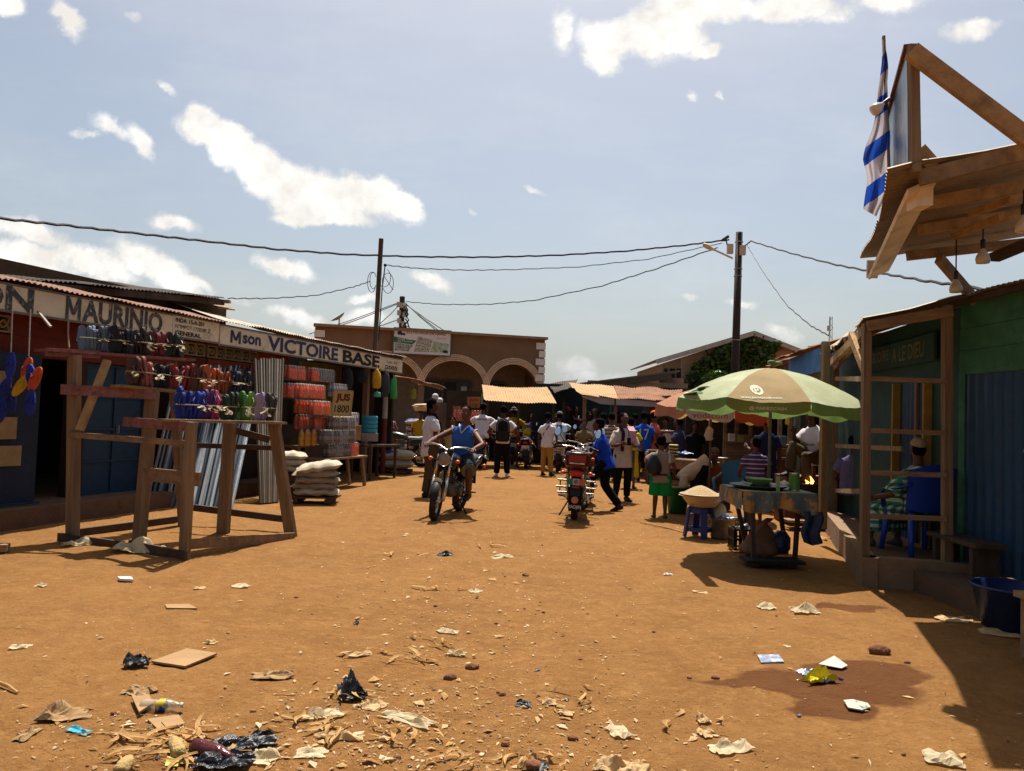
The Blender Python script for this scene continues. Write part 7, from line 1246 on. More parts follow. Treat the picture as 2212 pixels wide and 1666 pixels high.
ug, PG, panels = umbrella('big faded green and tan parasol with web address over the floral table', uc, 1.075, 2.15, 1.755, [UB, UG, UG, UG, UG, UG, UG, UG], ph, .115, (-.03, .0), .78, valm=[UBD, UGD, UGD, UGD, UGD, UGD, UGD, UGD])
fin = V((uc.x, uc.y, 2.2)); MB().ball(fin+V((0, 0, .02)), .05, .04, .03, 10, 6).ball(fin+V((.08, 0, .015)), .05, .03, .02, 8, 6).build('tied_finial', M('finial_green', '#4a5a2a', .8), ug)
def ontop(pan, s, o, right, up, h, w, mat, nm, bold=.015): 
    me = pan.data; tm = me.copy(); M0 = wm(pan.parent)
    for v in tm.vertices: v.co = M0 @ v.co
    inv = M0.inverted(); vs, fs, asp = textmesh(s, bold); bm = bmesh.new(); bv = [bm.verts.new(V(o)+V(right)*p.x*w+V(up)*p.y*h) for p in vs]
    for f in fs:
        try: bm.faces.new([bv[i] for i in f])
        except ValueError: pass
    bmesh.ops.triangulate(bm, faces=bm.faces[:]); bmesh.ops.subdivide_edges(bm, edges=[e for e in bm.edges if e.calc_length() > .05], cuts=2)
    bmesh.ops.triangulate(bm, faces=bm.faces[:]); tree = BVHTree.FromPolygons([v.co for v in tm.vertices], [tuple(p.vertices) for p in tm.polygons])
    for v in bm.verts:
        hit = tree.ray_cast(V((v.co.x, v.co.y-3, v.co.z)), V((0, 1, 0))); p = hit[0] if hit[0] else v.co; v.co = inv @ (p+V((0, -.006, .002)))
    m2 = bpy.data.meshes.new(nm); bm.to_mesh(m2); bm.free(); return part(nm, m2, pan, mat)
UW = M('umbrella_white_print', '#b5b096', .8, .08); pf = panels[0][0]; a = YP(1593, 868, uc.y-.95)
def onp(px, py): 
    d = ray(px, py); return V((0, 0, EYE))+d*((uc.y-.9)/d.y)
p0, p1 = onp(1604, 862), onp(1686, 863); ontop(pf, 'www.pariezcash.com', p0, V((1, 0, -.0)), ZUP, .035, p1.x-p0.x, UW, 'web_address', .02)
p0, p1 = onp(1632, 853), onp(1660, 845); ontop(pf, 'O', p0, V((1, 0, 0)), ZUP, .115, .125, UW, 'round_logo', .03); p0 = onp(1640, 850); ontop(pf, 'P', p0, V((1, 0, 0)), ZUP, .075, .05, UW, 'logo_letter', .03)
pl_ = panels[7][0]; OV = M('print_dark_green', '#3a5a26', .8)
TXT[('ellipse', 0)] = ([V((.5, .5, 0))]+[V((.5+.5*math.cos(t*.3142), .5+.5*math.sin(t*.3142), 0)) for t in range(20)], [(0, i+1, (i+1) % 20+1) for i in range(20)], 1)
ontop(pl_, 'ellipse', onp(1505, 849), V((1, 0, 0)), ZUP, .07, .22, OV, 'oval_print', 0); ontop(pl_, 'PARIEZ', onp(1512, 846), V((1, .0, .0)), ZUP, .032, .15, M('umbrella_print_pale', '#c8c4a8', .8), 'panel_lettering', .01)
def chordtext(tx, pan, mat, c0, R_, a, z, h, w):
    a = math.radians(a); n_ = V((math.cos(a), math.sin(a), 0)); e = V((-math.sin(a), math.cos(a), 0)); lettering(tx, pan, mat, V((c0.x, c0.y, z))+n_*R_-e*w/2, e, ZUP, h, w, .012, name='valance_lettering')
chordtext('@ PARIEZCASH', pf, UW, uc, 1.06, -110, PG(math.radians(-110), 1).z-.085, .04, .36)
UO = Mtrans('umbrella_orange', '#b0502a', .35, .15, 4); UP_ = Mtrans('umbrella_peach', '#a8745a', .3, .12, 4); UY = Mtrans('umbrella_yellow', '#b59a54', .4, .12, 4); UWH = Mtrans('umbrella_offwhite', '#a89a8a', .35, .1, 4)
u2 = XY(1536, 12.6); ur, P2_, pn2 = umbrella('orange, peach and yellow parasol lettered vodacom behind the green one', u2, .93, 2.07, 1.74, [UWH, UO, UP_, UY, UY, UY, UP_, UP_], math.radians(-128), .17, (-.05, .02), 0.0, valm=[UWH, UO, UO, UY, UY, UY, UP_, UP_])
chordtext('vodacom', pn2[0][0], M('vodacom_red_print', '#7a4038', .8), u2, .945, -105.5, P2_(math.radians(-105.5), 1).z-.13, .09, .52)
# ---- floral table
FL = M('floral_oilcloth', '#4c5c5c', .45, .3, 9, .1, blot='#a8742a', blots=(.51, .56), bscale=7, spec=.4)
TX0, TX1, TY0, TY1, TZ = 2.50, 3.22, 8.16, 9.0, .79
ft_ = thing('small_table', 'small table under a floral oilcloth below the green parasol', 'table', V((2.85, 8.6, 0)))
for (bx_, tx_) in (((1616, 1197), (2.60, 8.93)), ((1628, 1221), (2.60, 8.25)), ((1699, 1194), (3.10, 8.93)), ((1716, 1218), (3.10, 8.25))): MB().beam(GP(*bx_)-V((0, 0, .02)), V((tx_[0], tx_[1], TZ-.03)), .045, .04, V((0, 1, 0))).build('leg', WOODD, ft_)
MB().box(((TX0+TX1)/2, (TY0+TY1)/2, TZ-.02), TX1-TX0, TY1-TY0, .03).build('table_top', WOODN, ft_)
def clf(u, v):
    x = TX0-.03+(TX1-TX0+.06)*u; drop = .2+.03*math.sin(u*9)
    if v < .5: return V((x, TY1-(TY1-TY0+.02)*v*2, TZ+.004+.004*noise.noise(V((x*6, v*9, 0)))))
    t = (v-.5)*2; return V((x, TY0-.02-.02*math.sin(u*21)*t, TZ+.004-drop*t))
oc = tag(MB().grid(clf, 24, 20).build('oilcloth', FL, None, smooth=True), 'dark floral oilcloth with orange flowers draped over the small table', 'tablecloth')
def sidef(x0, sgn): return lambda u, v: V((x0+sgn*(.012+.02*math.sin(u*13)*v), TY0-.02+(TY1-TY0+.02)*u, TZ+.003-v*(.18+.02*math.sin(u*7))))
MB().grid(sidef(TX0-.031, -1), 16, 5).build('side_drop', FL, oc, smooth=True); MB().grid(sidef(TX1+.031, 1), 16, 5).build('side_drop', FL, oc, smooth=True)
MB().grid(lambda u, v: V((TX1-.12+.2*u+.02*math.sin(v*7), TY0-.03-.02*math.sin(u*9), TZ-.18-.36*v*(1-.2*abs(u-.5)))), 10, 10).build('corner_drop', M('blue_oilcloth', '#1c2840', .6, .3, 9, .1, blot='#5a6a80', blots=(.6, .66), bscale=8), oc, smooth=True)
TRYB = M('black_plastic_tray', '#191a1c', .35, .1, 4, 0); c = V((2.78, 8.6, TZ+.01)); tr_ = thing('tray', 'wide black tray on the floral table', 'tray', c); MB().lathe([(.001, .0), (.24, .0), (.31, .035), (.315, .035), (.25, -.005)], c, n=30).build('dish', TRYB, tr_, smooth=True)
bw = thing('green_basin', 'pale green plastic basin standing in the black tray', 'basin', c+V((.02, .05, .012))); MB().lathe([(.001, 0), (.1, 0), (.145, .085), (.15, .088), (.14, .082), (.1, .01), (.001, .01)], c+V((.02, .05, .012)), n=26).build('bowl', M('pale_green_plastic', '#7a9a68', .4, .08), bw, smooth=True)
solo(crumple(MB(), c+V((.22, -.06, .045)), .24, .16, .07, .3, 3), 'paper_parcel', 'crumpled white paper parcel on the tray right of the basin', 'paper', WHITE); solo(crumple(MB(), c+V((-.18, -.1, .04)), .18, .12, .06, .9, 8), 'paper_wad', 'grey paper wad on the left rim of the black tray', 'paper', M('grey_paper', '#8a8c94', .8))
tn = thing('tin_can', 'tall green tin at the right corner of the floral table', 'tin', V((3.12, 8.45, TZ+.006))); MB().lathe([(.055, 0), (.055, .19), (.001, .19)], V((3.12, 8.45, TZ+.006)), n=22).build('can', M('tin_green', '#4a7a34', .4, .15, 6), tn, smooth=False); MB().lathe([(.057, .0), (.057, .012)], V((3.12, 8.45, TZ+.006)), n=22).lathe([(.057, .18), (.057, .192)], V((3.12, 8.45, TZ+.006)), n=22).build('rim', CHROME, tn)
solo(MB().box((2.87, 8.24, TZ+.085), .035, .02, .16), 'wooden_ladle', 'upright green wooden slat at the front edge of the floral table', 'slat', M('pale_green_plastic', '#7a9a68'))
sb_ = thing('rag_sack', 'brown cloth sack slumped between the legs of the floral table', 'sack', V((2.82, 8.6, 0))); _m = MB().loft([(V((2.80+ox, 8.6, z)), V((a, 0, 0)), V((0, b_, 0))) for z, a, b_, ox in ((.07, .17, .13, 0), (.1, .21, .16, 0), (.15, .21, .16, .02), (.2, .18, .15, .03), (.26, .16, .12, .0), (.31, .12, .10, .04), (.36, .09, .08, .05), (.40, .04, .05, .04), (.43, .06, .05, .07), (.46, .05, .03, .10))], 26)
for v in _m.v: v += V((.05*noise.noise(v*7), .05*noise.noise(v*7+V((9, 0, 0))), .02*noise.noise(v*9)))
_m.build('sack_body', M('brown_sacking', '#6a4a34', .9, .3, 8, .5), sb_, smooth=True)
solo(MB().loft([(V((3.03+ox, 8.62, z)), V((a, 0, 0)), V((0, a*.9, 0))) for z, a, ox in ((.08, .08, 0), (.14, .12, 0), (.26, .11, .01), (.33, .05, .02))], 14), 'bundle', 'dark blue plastic bundle beside the brown sack under the table', 'bundle', M('dark_blue_plastic', '#1c2a44', .35, .3, 9, .5), smooth=True)
tb_ = thing('low_board', 'black low board lying on bricks under the floral table', 'board', V((2.82, 8.3, 0))); MB().box((2.85, 8.32, .055), .62, .3, .03).build('board', M('sooty_board', '#1e1814', .9), tb_); MB().box((2.65, 8.35, .02), .1, .2, .05).build('brick', CONC, tb_); MB().box((3.05, 8.35, .02), .1, .2, .05).build('brick', CONC, tb_)
# ---- stool, grain basin, pot, bucket, crate
STB = M('stool_blue_plastic', '#22306c', .45, .1, 5, .03); sp = GP(1511, 1160); st = thing('plastic_stool', 'dark blue plastic stool carrying the basin of grain', 'stool', sp)
MB().loft([(sp+V((0, 0, z)), V((a, .05*a, 0)), V((-.05*a, a, 0))) for z, a in ((.36, .155), (.385, .165), (.4, .15))], 4).build('seat', STB, st)
lgm = []
for i in range(4):
    t0 = math.pi/2*i+.05; d0 = V((math.cos(t0), math.sin(t0), 0)); 
    MB().beam(sp+d0*.145+V((0, 0, .375)), sp+d0*.20, .085, .03, d0).build('leg', STB, st)
    t1 = t0+math.pi/2; d1 = V((math.cos(t1), math.sin(t1), 0)); 
    for z, k in ((.10, .19), (.34, .15)): MB().beam(sp+d0*k+V((0, 0, z)), sp+d1*k+V((0, 0, z)), .02, .05).build('stretcher', STB, st)
gb_ = sp+V((.03, 0, .402)); gn = thing('grain_basin', 'wide enamel basin heaped with pale grain on the blue stool', 'basin', gb_); MB().lathe([(.001, 0), (.17, 0), (.25, .09), (.295, .155), (.305, .157), (.3, .163), (.285, .155), (.24, .09), (.16, .012)], gb_, n=34).build('bowl', M('cream_enamel', '#a08c70', .35, .12, 4, .05), gn, smooth=True)
MB().lathe([(.284, .14), (.22, .175), (.15, .215), (.08, .25), (.03, .268), (.001, .272)], gb_+V((-.03, 0, 0)), n=26).build('grain', M('pale_grain', '#a08866', .95, .25, 60, .8), gn, smooth=True)
pp = GP(1566, 1166)+V((0, .12, 0)); po_ = thing('cooking_pot', 'dented aluminium pot beside the blue stool', 'pot', pp); ALU = M('dented_aluminium', '#7c7468', .4, .2, 6, .3, .7)
MB().lathe([(.001, 0), (.145, 0), (.155, .02), (.155, .25), (.165, .255), (.165, .265), (.15, .262), (.148, .04)], pp, n=28).build('pot_body', ALU, po_, smooth=True)
for s in (-1, 1): MB().tube([pp+V((s*.155, -.04, .21)), pp+V((s*.19, -.03, .215)), pp+V((s*.19, .03, .215)), pp+V((s*.155, .04, .21))], .009, 6).build('handle', ALU, po_)
solo(crumple(MB(), pp+V((.03, 0, .262)), .26, .2, .09, .4, 12), 'plastic_bag', 'blue and white crumpled plastic bag on top of the aluminium pot', 'plastic bag', M('blue_white_plastic', '#3a5a9a', .4, .4, 10, .3, blot='#b0b4b8', blots=(.5, .56), bscale=9)); solo(MB().lathe([(.001, .0), (.13, .012), (.135, .0)], pp+V((-.07, .05, .33)), (-.6, -.7, .4), n=22), 'pot_lid', 'pale round lid tipped over the aluminium pot', 'lid', ENW, smooth=True)
gk_ = GP(1468, 1110)+V((0, .18, 0)); bk_ = thing('bucket', 'tall green plastic bucket behind the grain basin', 'bucket', gk_); MB().lathe([(.001, 0), (.15, 0), (.19, .4), (.2, .4), (.2, .42), (.18, .42), (.145, .02)], gk_, n=28).build('bucket_body', M('bucket_green', '#15603a', .45, .1, 5, .03), bk_, smooth=True)
tq = thing('tray', 'pale tray with brown rolls across the green bucket', 'tray', gk_+V((-.02, 0, .425))); MB().lathe([(.001, 0), (.19, 0), (.22, .03), (.225, .03), (.19, -.006)], gk_+V((-.02, 0, .425)), n=26).build('dish', ENW, tq, smooth=True)
for k in range(6): MB().ball(gk_+V((-.08+.055*(k % 4), -.05+.07*(k//4), .47+.03*(k//4))), .07, .03, .03, 10, 8).build('bread_roll', M('brown_roll', '#7a5a3c', .8, .2, 14), tq, smooth=True)
solo(MB().lathe([(.001, 0), (.042, 0), (.052, .11), (.05, .112), (.041, .01)], GP(1497, 1090, .0)*1+V((.04, .35, .42)), n=18), 'cup', 'bright blue plastic cup standing behind the heaped grain', 'cup', M('cup_blue', '#1f48b0', .35, .08), smooth=True)
cq = GP(1497, 1090)+V((.04, .35, 0)); cr_ = thing('crate', 'low wooden crate with planks behind the grain basin', 'crate', cq)
for k in range(3): MB().box(cq+V((0, -.15, .07+.13*k)), .5, .02, .1).box(cq+V((0, .15, .07+.13*k)), .5, .02, .1).build('slat', PLK, cr_)
MB().box(cq+V((0, 0, .41)), .5, .32, .02).build('top_board', PLK, cr_)
kc = GP(1624, 1196)+V((0, .25, 0)); kr_ = thing('plastic_crate', 'black slatted plastic crate left of the table legs', 'crate', kc); kb = MB()
for s in (-1, 1):
    for k in range(6): kb.box(kc+V((s*.17, -.11+.044*k, .13)), .015, .02, .24); kb.box(kc+V((-.15+.06*k, s*.13, .13)), .022, .015, .24)
    for z in (.02, .14, .25): kb.box(kc+V((s*.17, 0, z)), .018, .27, .022).box(kc+V((0, s*.13, z)), .35, .018, .022)
kb.build('lattice', TRYB, kr_)
solo(crumple(MB(), kc+V((0, 0, .25)), .26, .2, .1, .2, 14), 'plastic_bag', 'bright blue plastic bag lying on the black crate', 'plastic bag', M('blue_white_plastic', '#3a5a9a'))
# ---- plastic chairs
def chair(label, at, rz, col):
    r = thing('plastic_chair', label, 'chair', at, rz); m_ = M('chair'+col, col, .4, .1, 4, .02); W = lambda mb, n: mb.build(n, m_, r, world=False, smooth=True)
    W(MB().grid(lambda u, v: V(((u-.5)*.44, -.2+.42*v, .43+.02*math.cos(u*6.28)-.015*v)), 10, 8).grid(lambda u, v: V(((u-.5)*.44, -.2+.42*v, .405)), 4, 4), 'seat')
    def bk(u, v): x = (u-.5)*(.44+.1*v); return V((x, -.21-.13*v+.10*(2*u-1)**2*.8, .44+v*(.42+.07*math.sin(math.pi*u))))
    W(MB().grid(bk, 16, 12).grid(lambda u, v: bk(u, v)+V((0, .012, 0)), 16, 12), 'backrest')
    for s in (-1, 1):
        W(MB().tube([V((s*.26, -.27, .72)), V((s*.29, -.1, .665)), V((s*.29, .12, .645)), V((s*.27, .2, .6)), V((s*.24, .22, .44))], .026, 8, flat=.5), 'armrest')
        W(MB().tube([V((s*.2, -.19, .42)), V((s*.25, -.27, 0))], [.035, .026], 8), 'leg'); W(MB().tube([V((s*.21, .2, .42)), V((s*.245, .25, 0))], [.035, .026], 8), 'leg')
    return r
chair('dark blue plastic armchair under the woman in the checked dress', V((4.24, 8.0, .237)), math.radians(6), '#1a3a96'); chair('teal blue plastic armchair beside the boy in the striped tee', XY(1590, 12.0), math.radians(150), '#1c5470')
chair('blue plastic armchair in the shade at the end of the street', XY(1665, 15.4), math.radians(180), '#1c3a6a')
bb2 = thing('bench', 'dark wooden bench against the blue door of the green kiosk', 'bench', V((4.3, 7.25, .1))); 
p = V((4.25, 7.2, 0)); MB().box(p+V((0, 0, .50)), .28, .8, .04).build('seat', WOODD, bb2)
for a in (-.3, .3): MB().box(p+V((0, a, .24)), .24, .05, .48).build('leg', WOODD, bb2)
tag(MB().box((4.3, 7.0, .08), .9, 2.2, .2).build('doorstep', CONC), 'earth step under the blue doors of the green kiosk', 'step')
bq = GP(2192, 1362)+V((.06, .1, 0)); bn_ = thing('basin', 'dark blue plastic basin at the right edge of the picture', 'basin', bq); MB().lathe([(.001, 0), (.22, 0), (.29, .30), (.31, .305), (.31, .32), (.28, .32), (.21, .02)], bq, n=30).build('bowl', M('basin_navy', '#16264e', .4, .1), bn_, smooth=True)
be = thing('bench', 'plank bench end in the shade at the lower right edge', 'bench', V((3.5, 4.75, 0))); p = V((3.62, 5.05, 0)); MB().box(p+V((.1, 0, .42)), .5, .5, .04, .1).build('seat', WOODN, be); MB().box(p+V((-.1, 0, .2)), .04, .4, .4, .1).build('leg', WOODN, be); MB().box(p+V((.3, 0, .2)), .04, .4, .4, .1).build('leg', WOODN, be)
# ---- porridge stall: step, bench under the seated man, added stove holding the glow for the glints
sm2 = thing('seat_bench', 'high plank bench under the man in the white jersey', 'bench', XY(1776, 12.0)); p = XY(1778, 12.05); MB().box(p+V((.06, .05, 1.0)), .5, .5, .04).build('seat', PLK, sm2); 
for a in (-.12, .28): MB().box(p+V((a, .15, .5)), .05, .3, .97).build('leg', PLK, sm2)
tag(MB().box(XY(1738, 12.2)+V((0, .05, .36)), .7, .5, .72).build('counter_block', M('red_brown_planks', '#7a4a34')), 'red brown plank block under the raised foot of the jersey man', 'counter')
for k, (px, z) in enumerate(((1740, .12), (1744, .26))): solo(MB().box(XY(px, 11.3+.25*k)+V((0, 0, z)), .55, .28, .04), 'plank_step', ('lower plank step before the porridge stall', 'upper plank step before the porridge stall')[k], 'step', PLK)
sv = XY(1752, 11.6, .76); ch = thing('added_stove', 'small added stove, its orange glow standing for sunlit glints beside the stall post', 'stove', sv+V((.0, .0, -.42))); MB().lathe([(.001, -.42), (.12, -.42), (.15, -.3), (.1, -.25), (.16, -.12), (.15, -.11), (.09, -.24)], sv, n=18).build('stove_body', M('sooty_board', '#1e1814'), ch)
GLOW = Memit('glint_glow', (1, .38, .08), 3.0)  # glow added to imitate small sunlit glints behind the stall
for dx, h in ((-.04, .06), (.03, .12)): MB().loft([(sv+V((dx+.03*t*math.sin(t*5), 0, -.12+h*t)), V((w_, 0, 0)), V((0, w_, 0))) for t, w_ in ((0, .02), (.35, .026), (.7, .014), (1, .002))], 8).build('glint_glow', GLOW, ch, smooth=True)
# ---- bread table, scale, bags behind
brt = thing('bread_table', 'low table with stacked striped loaves before the woman in navy', 'table', XY(1480, 15.6)); a, b_ = YP(1438, 992, 15.4), YP(1532, 998, 14.8); MB().obox((a+b_)/2, (b_-a)/2, V((.05, .3, 0)), ZUP*.025).build('table_top', PLK, brt); MB().obox((a+b_)/2-V((.05, .3, .09)), (b_-a)/2, V((0, .015, 0)), ZUP*.07).build('apron', PLK, brt)
for f_ in (.05, .95):
    for s in (-1, 1): p = a.lerp(b_, f_)+V((.04*s, .25*s, -.03)); MB().beam(p, V((p.x, p.y, 0)), .06, .06, V((0, 1, 0))).build('leg', PLK, brt)
STR = [M('loaf_pale', '#b09a5a', .8, .2, 9), M('loaf_dark', '#2a241c', .8, .2, 9)]
p = YP(1455, 975, 15.4); z0 = a.z+.025
for k in range(9): solo(MB().loft([(V((p.x, p.y, z0+.03*k+z)), V((.09*s, 0, 0)), V((0, .12*s, 0))) for z, s in ((0, .9), (.008, 1), (.022, 1), (.03, .9))], 14), 'packet', ('pale flat packet in the striped stack on the bread table', 'dark flat packet in the striped stack on the bread table')[k % 2], 'packet', STR[k % 2], 'stack of flat packets on the bread table', smooth=True)
solo(crumple(MB(), YP(1478, 985, 15.2)+V((0, 0, .04)), .3, .22, .1, .2, 21), 'plastic_bag', 'white and blue plastic bag held over the bread table', 'plastic bag', M('blue_white_plastic', '#3a5a9a'))
sc_ = thing('weighing_scale', 'round dial weighing scale on the far counter', 'scale', YP(1441, 958, 18.5)); c = YP(1441, 947, 18.5); MB().lathe([(.12, -.06), (.13, 0), (.12, .02), (.001, .022)], c, (0, -1, 0), 22).build('dial', ENW, sc_); MB().box(c+V((0, .06, -.18)), .2, .2, .16).build('base', BLKM, sc_); MB().lathe([(.001, 0), (.14, 0), (.18, .03)], c+V((0, .05, .16)), n=18).build('pan', ENW, sc_)
tag(MB().box(YP(1441, 985, 18.5)+V((0, .2, -.25)), .9, .5, .75).build('counter', WOODD), 'dark counter under the weighing scale', 'counter')
hung('white plastic bag hanging from the pole of the orange parasol', 1523, 1541, 920, 952, 12.5, '#b0aca4', 11, 'bag', 'hanging_bag'); hung('yellow cloth strip hanging by the stall post', 1698, 1706, 884, 918, 13.2, '#b5941a', 12, 'cloth', 'hanging_cloth'); hung('clear plastic sheet hanging on the post beside the blue kiosk door', 1988, 2002, 860, 960, 7.6, '#5a5248', 13, 'plastic sheet', 'plastic_sheet') if False else None
for k, (px, py, Y, sz, rz, col, lb) in enumerate(((1580, 945, 16.6, .12, 0, '#b0a898', 'row of small white packets in the shelf opening'), (1600, 948, 16.6, .1, 0, '#8a7a4a', 'yellow packet in the shelf opening'), (1640, 958, 14.1, .14, .2, '#8a3a2a', 'red tin on the plank shelf'), (1690, 952, 14.1, .12, 0, '#5a6a7a', 'grey box on the plank shelf'))): tag(MB().box(YP(px, py, Y), sz, .1, sz*1.4, rz).build('goods_packet', M('pk'+col, col, .6)), lb, 'packet')
for k, (px, py, Y, rx) in enumerate(((1536, 1012, 13.2, .14), (1556, 1002, 13.6, .12))): 
    c = YP(px, py, Y); o_ = thing('cooking_pot', ('grey metal pot beside the seated woman', 'smaller pot behind the grey pot of the seated woman')[k], 'pot', c-V((0, 0, .1))); MB().lathe([(.001, -.1), (rx*.9, -.1), (rx, -.05), (rx, .1), (rx*1.08, .11), (rx*.95, .1)], c, n=22).build('pot_body', ALU, o_, smooth=True); MB().box(c+V((0, 0, -.1-(c.z-.1)/2)), .3, .3, max(.05, c.z-.1)).build('stand', WOODD, o_)
# ================================================================= litter
PAPER = Mtrans('dusty_paper', '#bb9c70', .25, .25, 10); HUSK = Mtrans('corn_husk', '#b08a56', .3, .35, 8, blot='#7a5830'); FILM = Mtrans('dusty_film', '#cdbb98', .4, .2, 9); BLKP = M('black_polythene', '#1a1a1e', .35, .3, 14, .5); CARD = M('flat_cardboard', '#8a6c48', .9, .15, 4, .2); STONE = M('laterite_stone', '#6e4428', .9, .3, 14, .6)
lr = random.Random(77)
def gpt(px, py): p = GP(px, py); return V((p.x, p.y, gz(p.x, p.y)))
def litter(label, cat, px, py, w, d, h, mat, name='paper_scrap', rz=None, fold=1.0, n=9, group=None):
    p = gpt(px, py); s = (p-V((0, 0, EYE))).length/FPX; sc_w = w*s; mb = crumple(MB(), V((p.x, p.y, p.z+.004)), sc_w, d, h, lr.uniform(-.5, .5) if rz is None else rz, lr.randint(0, 9999), n, fold)
    return solo(mb, name, label, cat, mat, group)
def slab(label, cat, pts, th, mat, name, lift=.012):
    ps = [gpt(*p)+V((0, 0, lift)) for p in pts]; n_ = len(ps); mb = MB(); q = [p-V((0, 0, th)) for p in ps]
    mb.add(ps+q, [tuple(range(n_)), tuple(range(2*n_-1, n_-1, -1))]+[(i, i+n_, (i+1) % n_+n_, (i+1) % n_) for i in range(n_)]); return solo(mb, name, label, cat, mat)
slab('flat square of brown cardboard lying left of the street middle', 'cardboard', [(327, 1427), (404, 1402), (469, 1412), (400, 1440)], .012, CARD, 'cardboard_sheet', .02)
slab('small square of dusty card below the yellow labelled bottle', 'cardboard', [(318, 1554), (386, 1542), (400, 1561), (344, 1577)], .01, CARD, 'cardboard_sheet'); slab('curved card flap beside the clear bottle', 'cardboard', [(284, 1515), (322, 1512), (330, 1530), (300, 1548)], .01, CARD, 'cardboard_sheet', .03)
slab('long cardboard strip with torn end left of the street', 'cardboard', [(356, 1309), (408, 1307), (426, 1316), (360, 1318)], .01, CARD, 'cardboard_sheet'); slab('folded white milk carton lying near the display stand', 'carton', [(254, 1247), (284, 1250), (288, 1256), (258, 1252)], .02, WHITE, 'carton', .03)
slab('yellowed printed cardboard sheet in the shade by the blue basin', 'cardboard', [(2110, 1320), (2150, 1321), (2152, 1328), (2108, 1330)], .02, CARD, 'cardboard_sheet', .04)
_b = crumple(MB(), gpt(760, 1496)+V((0, 0, .005)), .15, .2, .16, .4, 5, 16, 1.0); pass
solo(_b, 'polythene_bag', 'crumpled black polythene bag standing up in the street middle', 'plastic bag', BLKP)
solo(crumple(MB(), gpt(294, 1432)+V((0, 0, .01)), .14, .12, .1, .4, 6, 11, 1.6), 'polythene_bag', 'black polythene scrap at the corner of the brown cardboard', 'plastic bag', BLKP); solo(crumple(MB(), gpt(520, 1610)+V((0, 0, .01)), .3, .14, .08, .5, 7, 12, 1.6), 'polythene_bag', 'dark grey polythene strip by the maroon plastic bottle', 'plastic bag', BLKP); solo(crumple(MB(), gpt(480, 1650)+V((0, 0, .01)), .26, .12, .07, .2, 8, 12, 1.6), 'polythene_bag', 'black polythene at the bottom edge below the maroon bottle', 'plastic bag', BLKP)
# bottles
def bottle(label, px, py, ang, L, R_, mat, capm, labm=None):
    c = gpt(px, py); d = V((math.cos(ang), math.sin(ang), 0)); r = thing('plastic_bottle', label, 'bottle', c); o = c+V((0, 0, R_*.85))-d*L/2
    MB().lathe([(.001, 0), (R_*.9, .0), (R_, .02), (R_, L*.25), (R_*.93, L*.3), (R_, L*.36), (R_, L*.62), (R_*.7, L*.78), (R_*.36, L*.9), (R_*.36, L*.95)], o, d, 18).build('bottle_body', mat, r, smooth=True); MB().lathe([(R_*.42, L*.94), (R_*.42, L), (.001, L)], o, d, 14).build('cap', capm, r)
    if labm: MB().lathe([(R_*1.02, L*.38), (R_*1.02, L*.6)], o, d, 18).build('label', labm, r, smooth=True)
bottle('clear plastic bottle with yellow and blue label by the card flap', 350, 1532, .12, .2, .03, M('clear_pet', '#b0a894', .15, .1, 5, .1, alpha=.45), M('pale_cap', '#b8ac98', .5), M('yellow_blue_label', '#b59a1c', .5, .2, 9, 0, blot='#24348c', blots=(.5, .52), bscale=14))
bottle('crushed maroon plastic bottle among the corn husks at the bottom', 462, 1632, -.45, .24, .033, M('maroon_pet', '#4a1c1c', .2, .3, 8, .4), M('maroon_cap', '#2c1210', .5))
# corn cobs and husks
def cob(label, px, py, ang, L):
    c = gpt(px, py); d = V((math.cos(ang), math.sin(ang), 0)); r = thing('corn_cob', label, 'corn cob', c); o = c+V((0, 0, .026))
    mb = MB().lathe([(.001, -L/2), (.02, -L/2), (.029, -L*.3), (.031, 0), (.028, L*.3), (.016, L*.48), (.001, L/2)], o, d, 16); 
    for v in mb.v: t = (v-o); v += t.normalized()*.004*math.sin((t.dot(d))*420)*1
    mb.build('cob', M('bare_cob', '#9a8050', .9, .25, 40, .6), r, smooth=True); mb = MB()
    for k in range(4): mb.tube([o-d*L*.45, o-d*L*(.7+.1*k)+V((lr.uniform(-.06, .06), lr.uniform(-.06, .06), -.01))], [.012, .003], 5, flat=.3)
    mb.build('husk', HUSK, r)
cob('bare corn cob lying with its stalk at lower left', 382, 1622, -1.0, .17); cob('second corn cob at the very bottom left of the husk heap', 268, 1662, 1.7, .13)
def strips(label, px, py, n, L, name='husk_heap', cat='corn husks', mat=HUSK, sp=.12, wd=.02):
    c = gpt(px, py); mb = MB(); n = max(4, int(n*.7))
    for k in range(n):
        a = lr.uniform(0, 6.28); o = c+V((lr.gauss(0, sp), lr.gauss(0, sp*.6), .01)); l_ = L*lr.uniform(.5, 1.3); d = V((math.cos(a), math.sin(a), 0)); sd = V((-d.y, d.x, 0)); b_ = lr.uniform(.004, .018); w_ = wd*lr.uniform(.5, 1.5); ph = lr.uniform(0, 9)
        mb.grid(lambda u, v: o+d*(u-.5)*l_+sd*((v-.5)*w_*math.sin(math.pi*min(.97, max(.06, u)))+.025*math.sin(u*4+ph))+V((0, 0, .004+b_*abs(math.sin(u*3+ph))+.006*(v > .5))), 7, 2)
    return solo(mb, name, label, cat, mat)
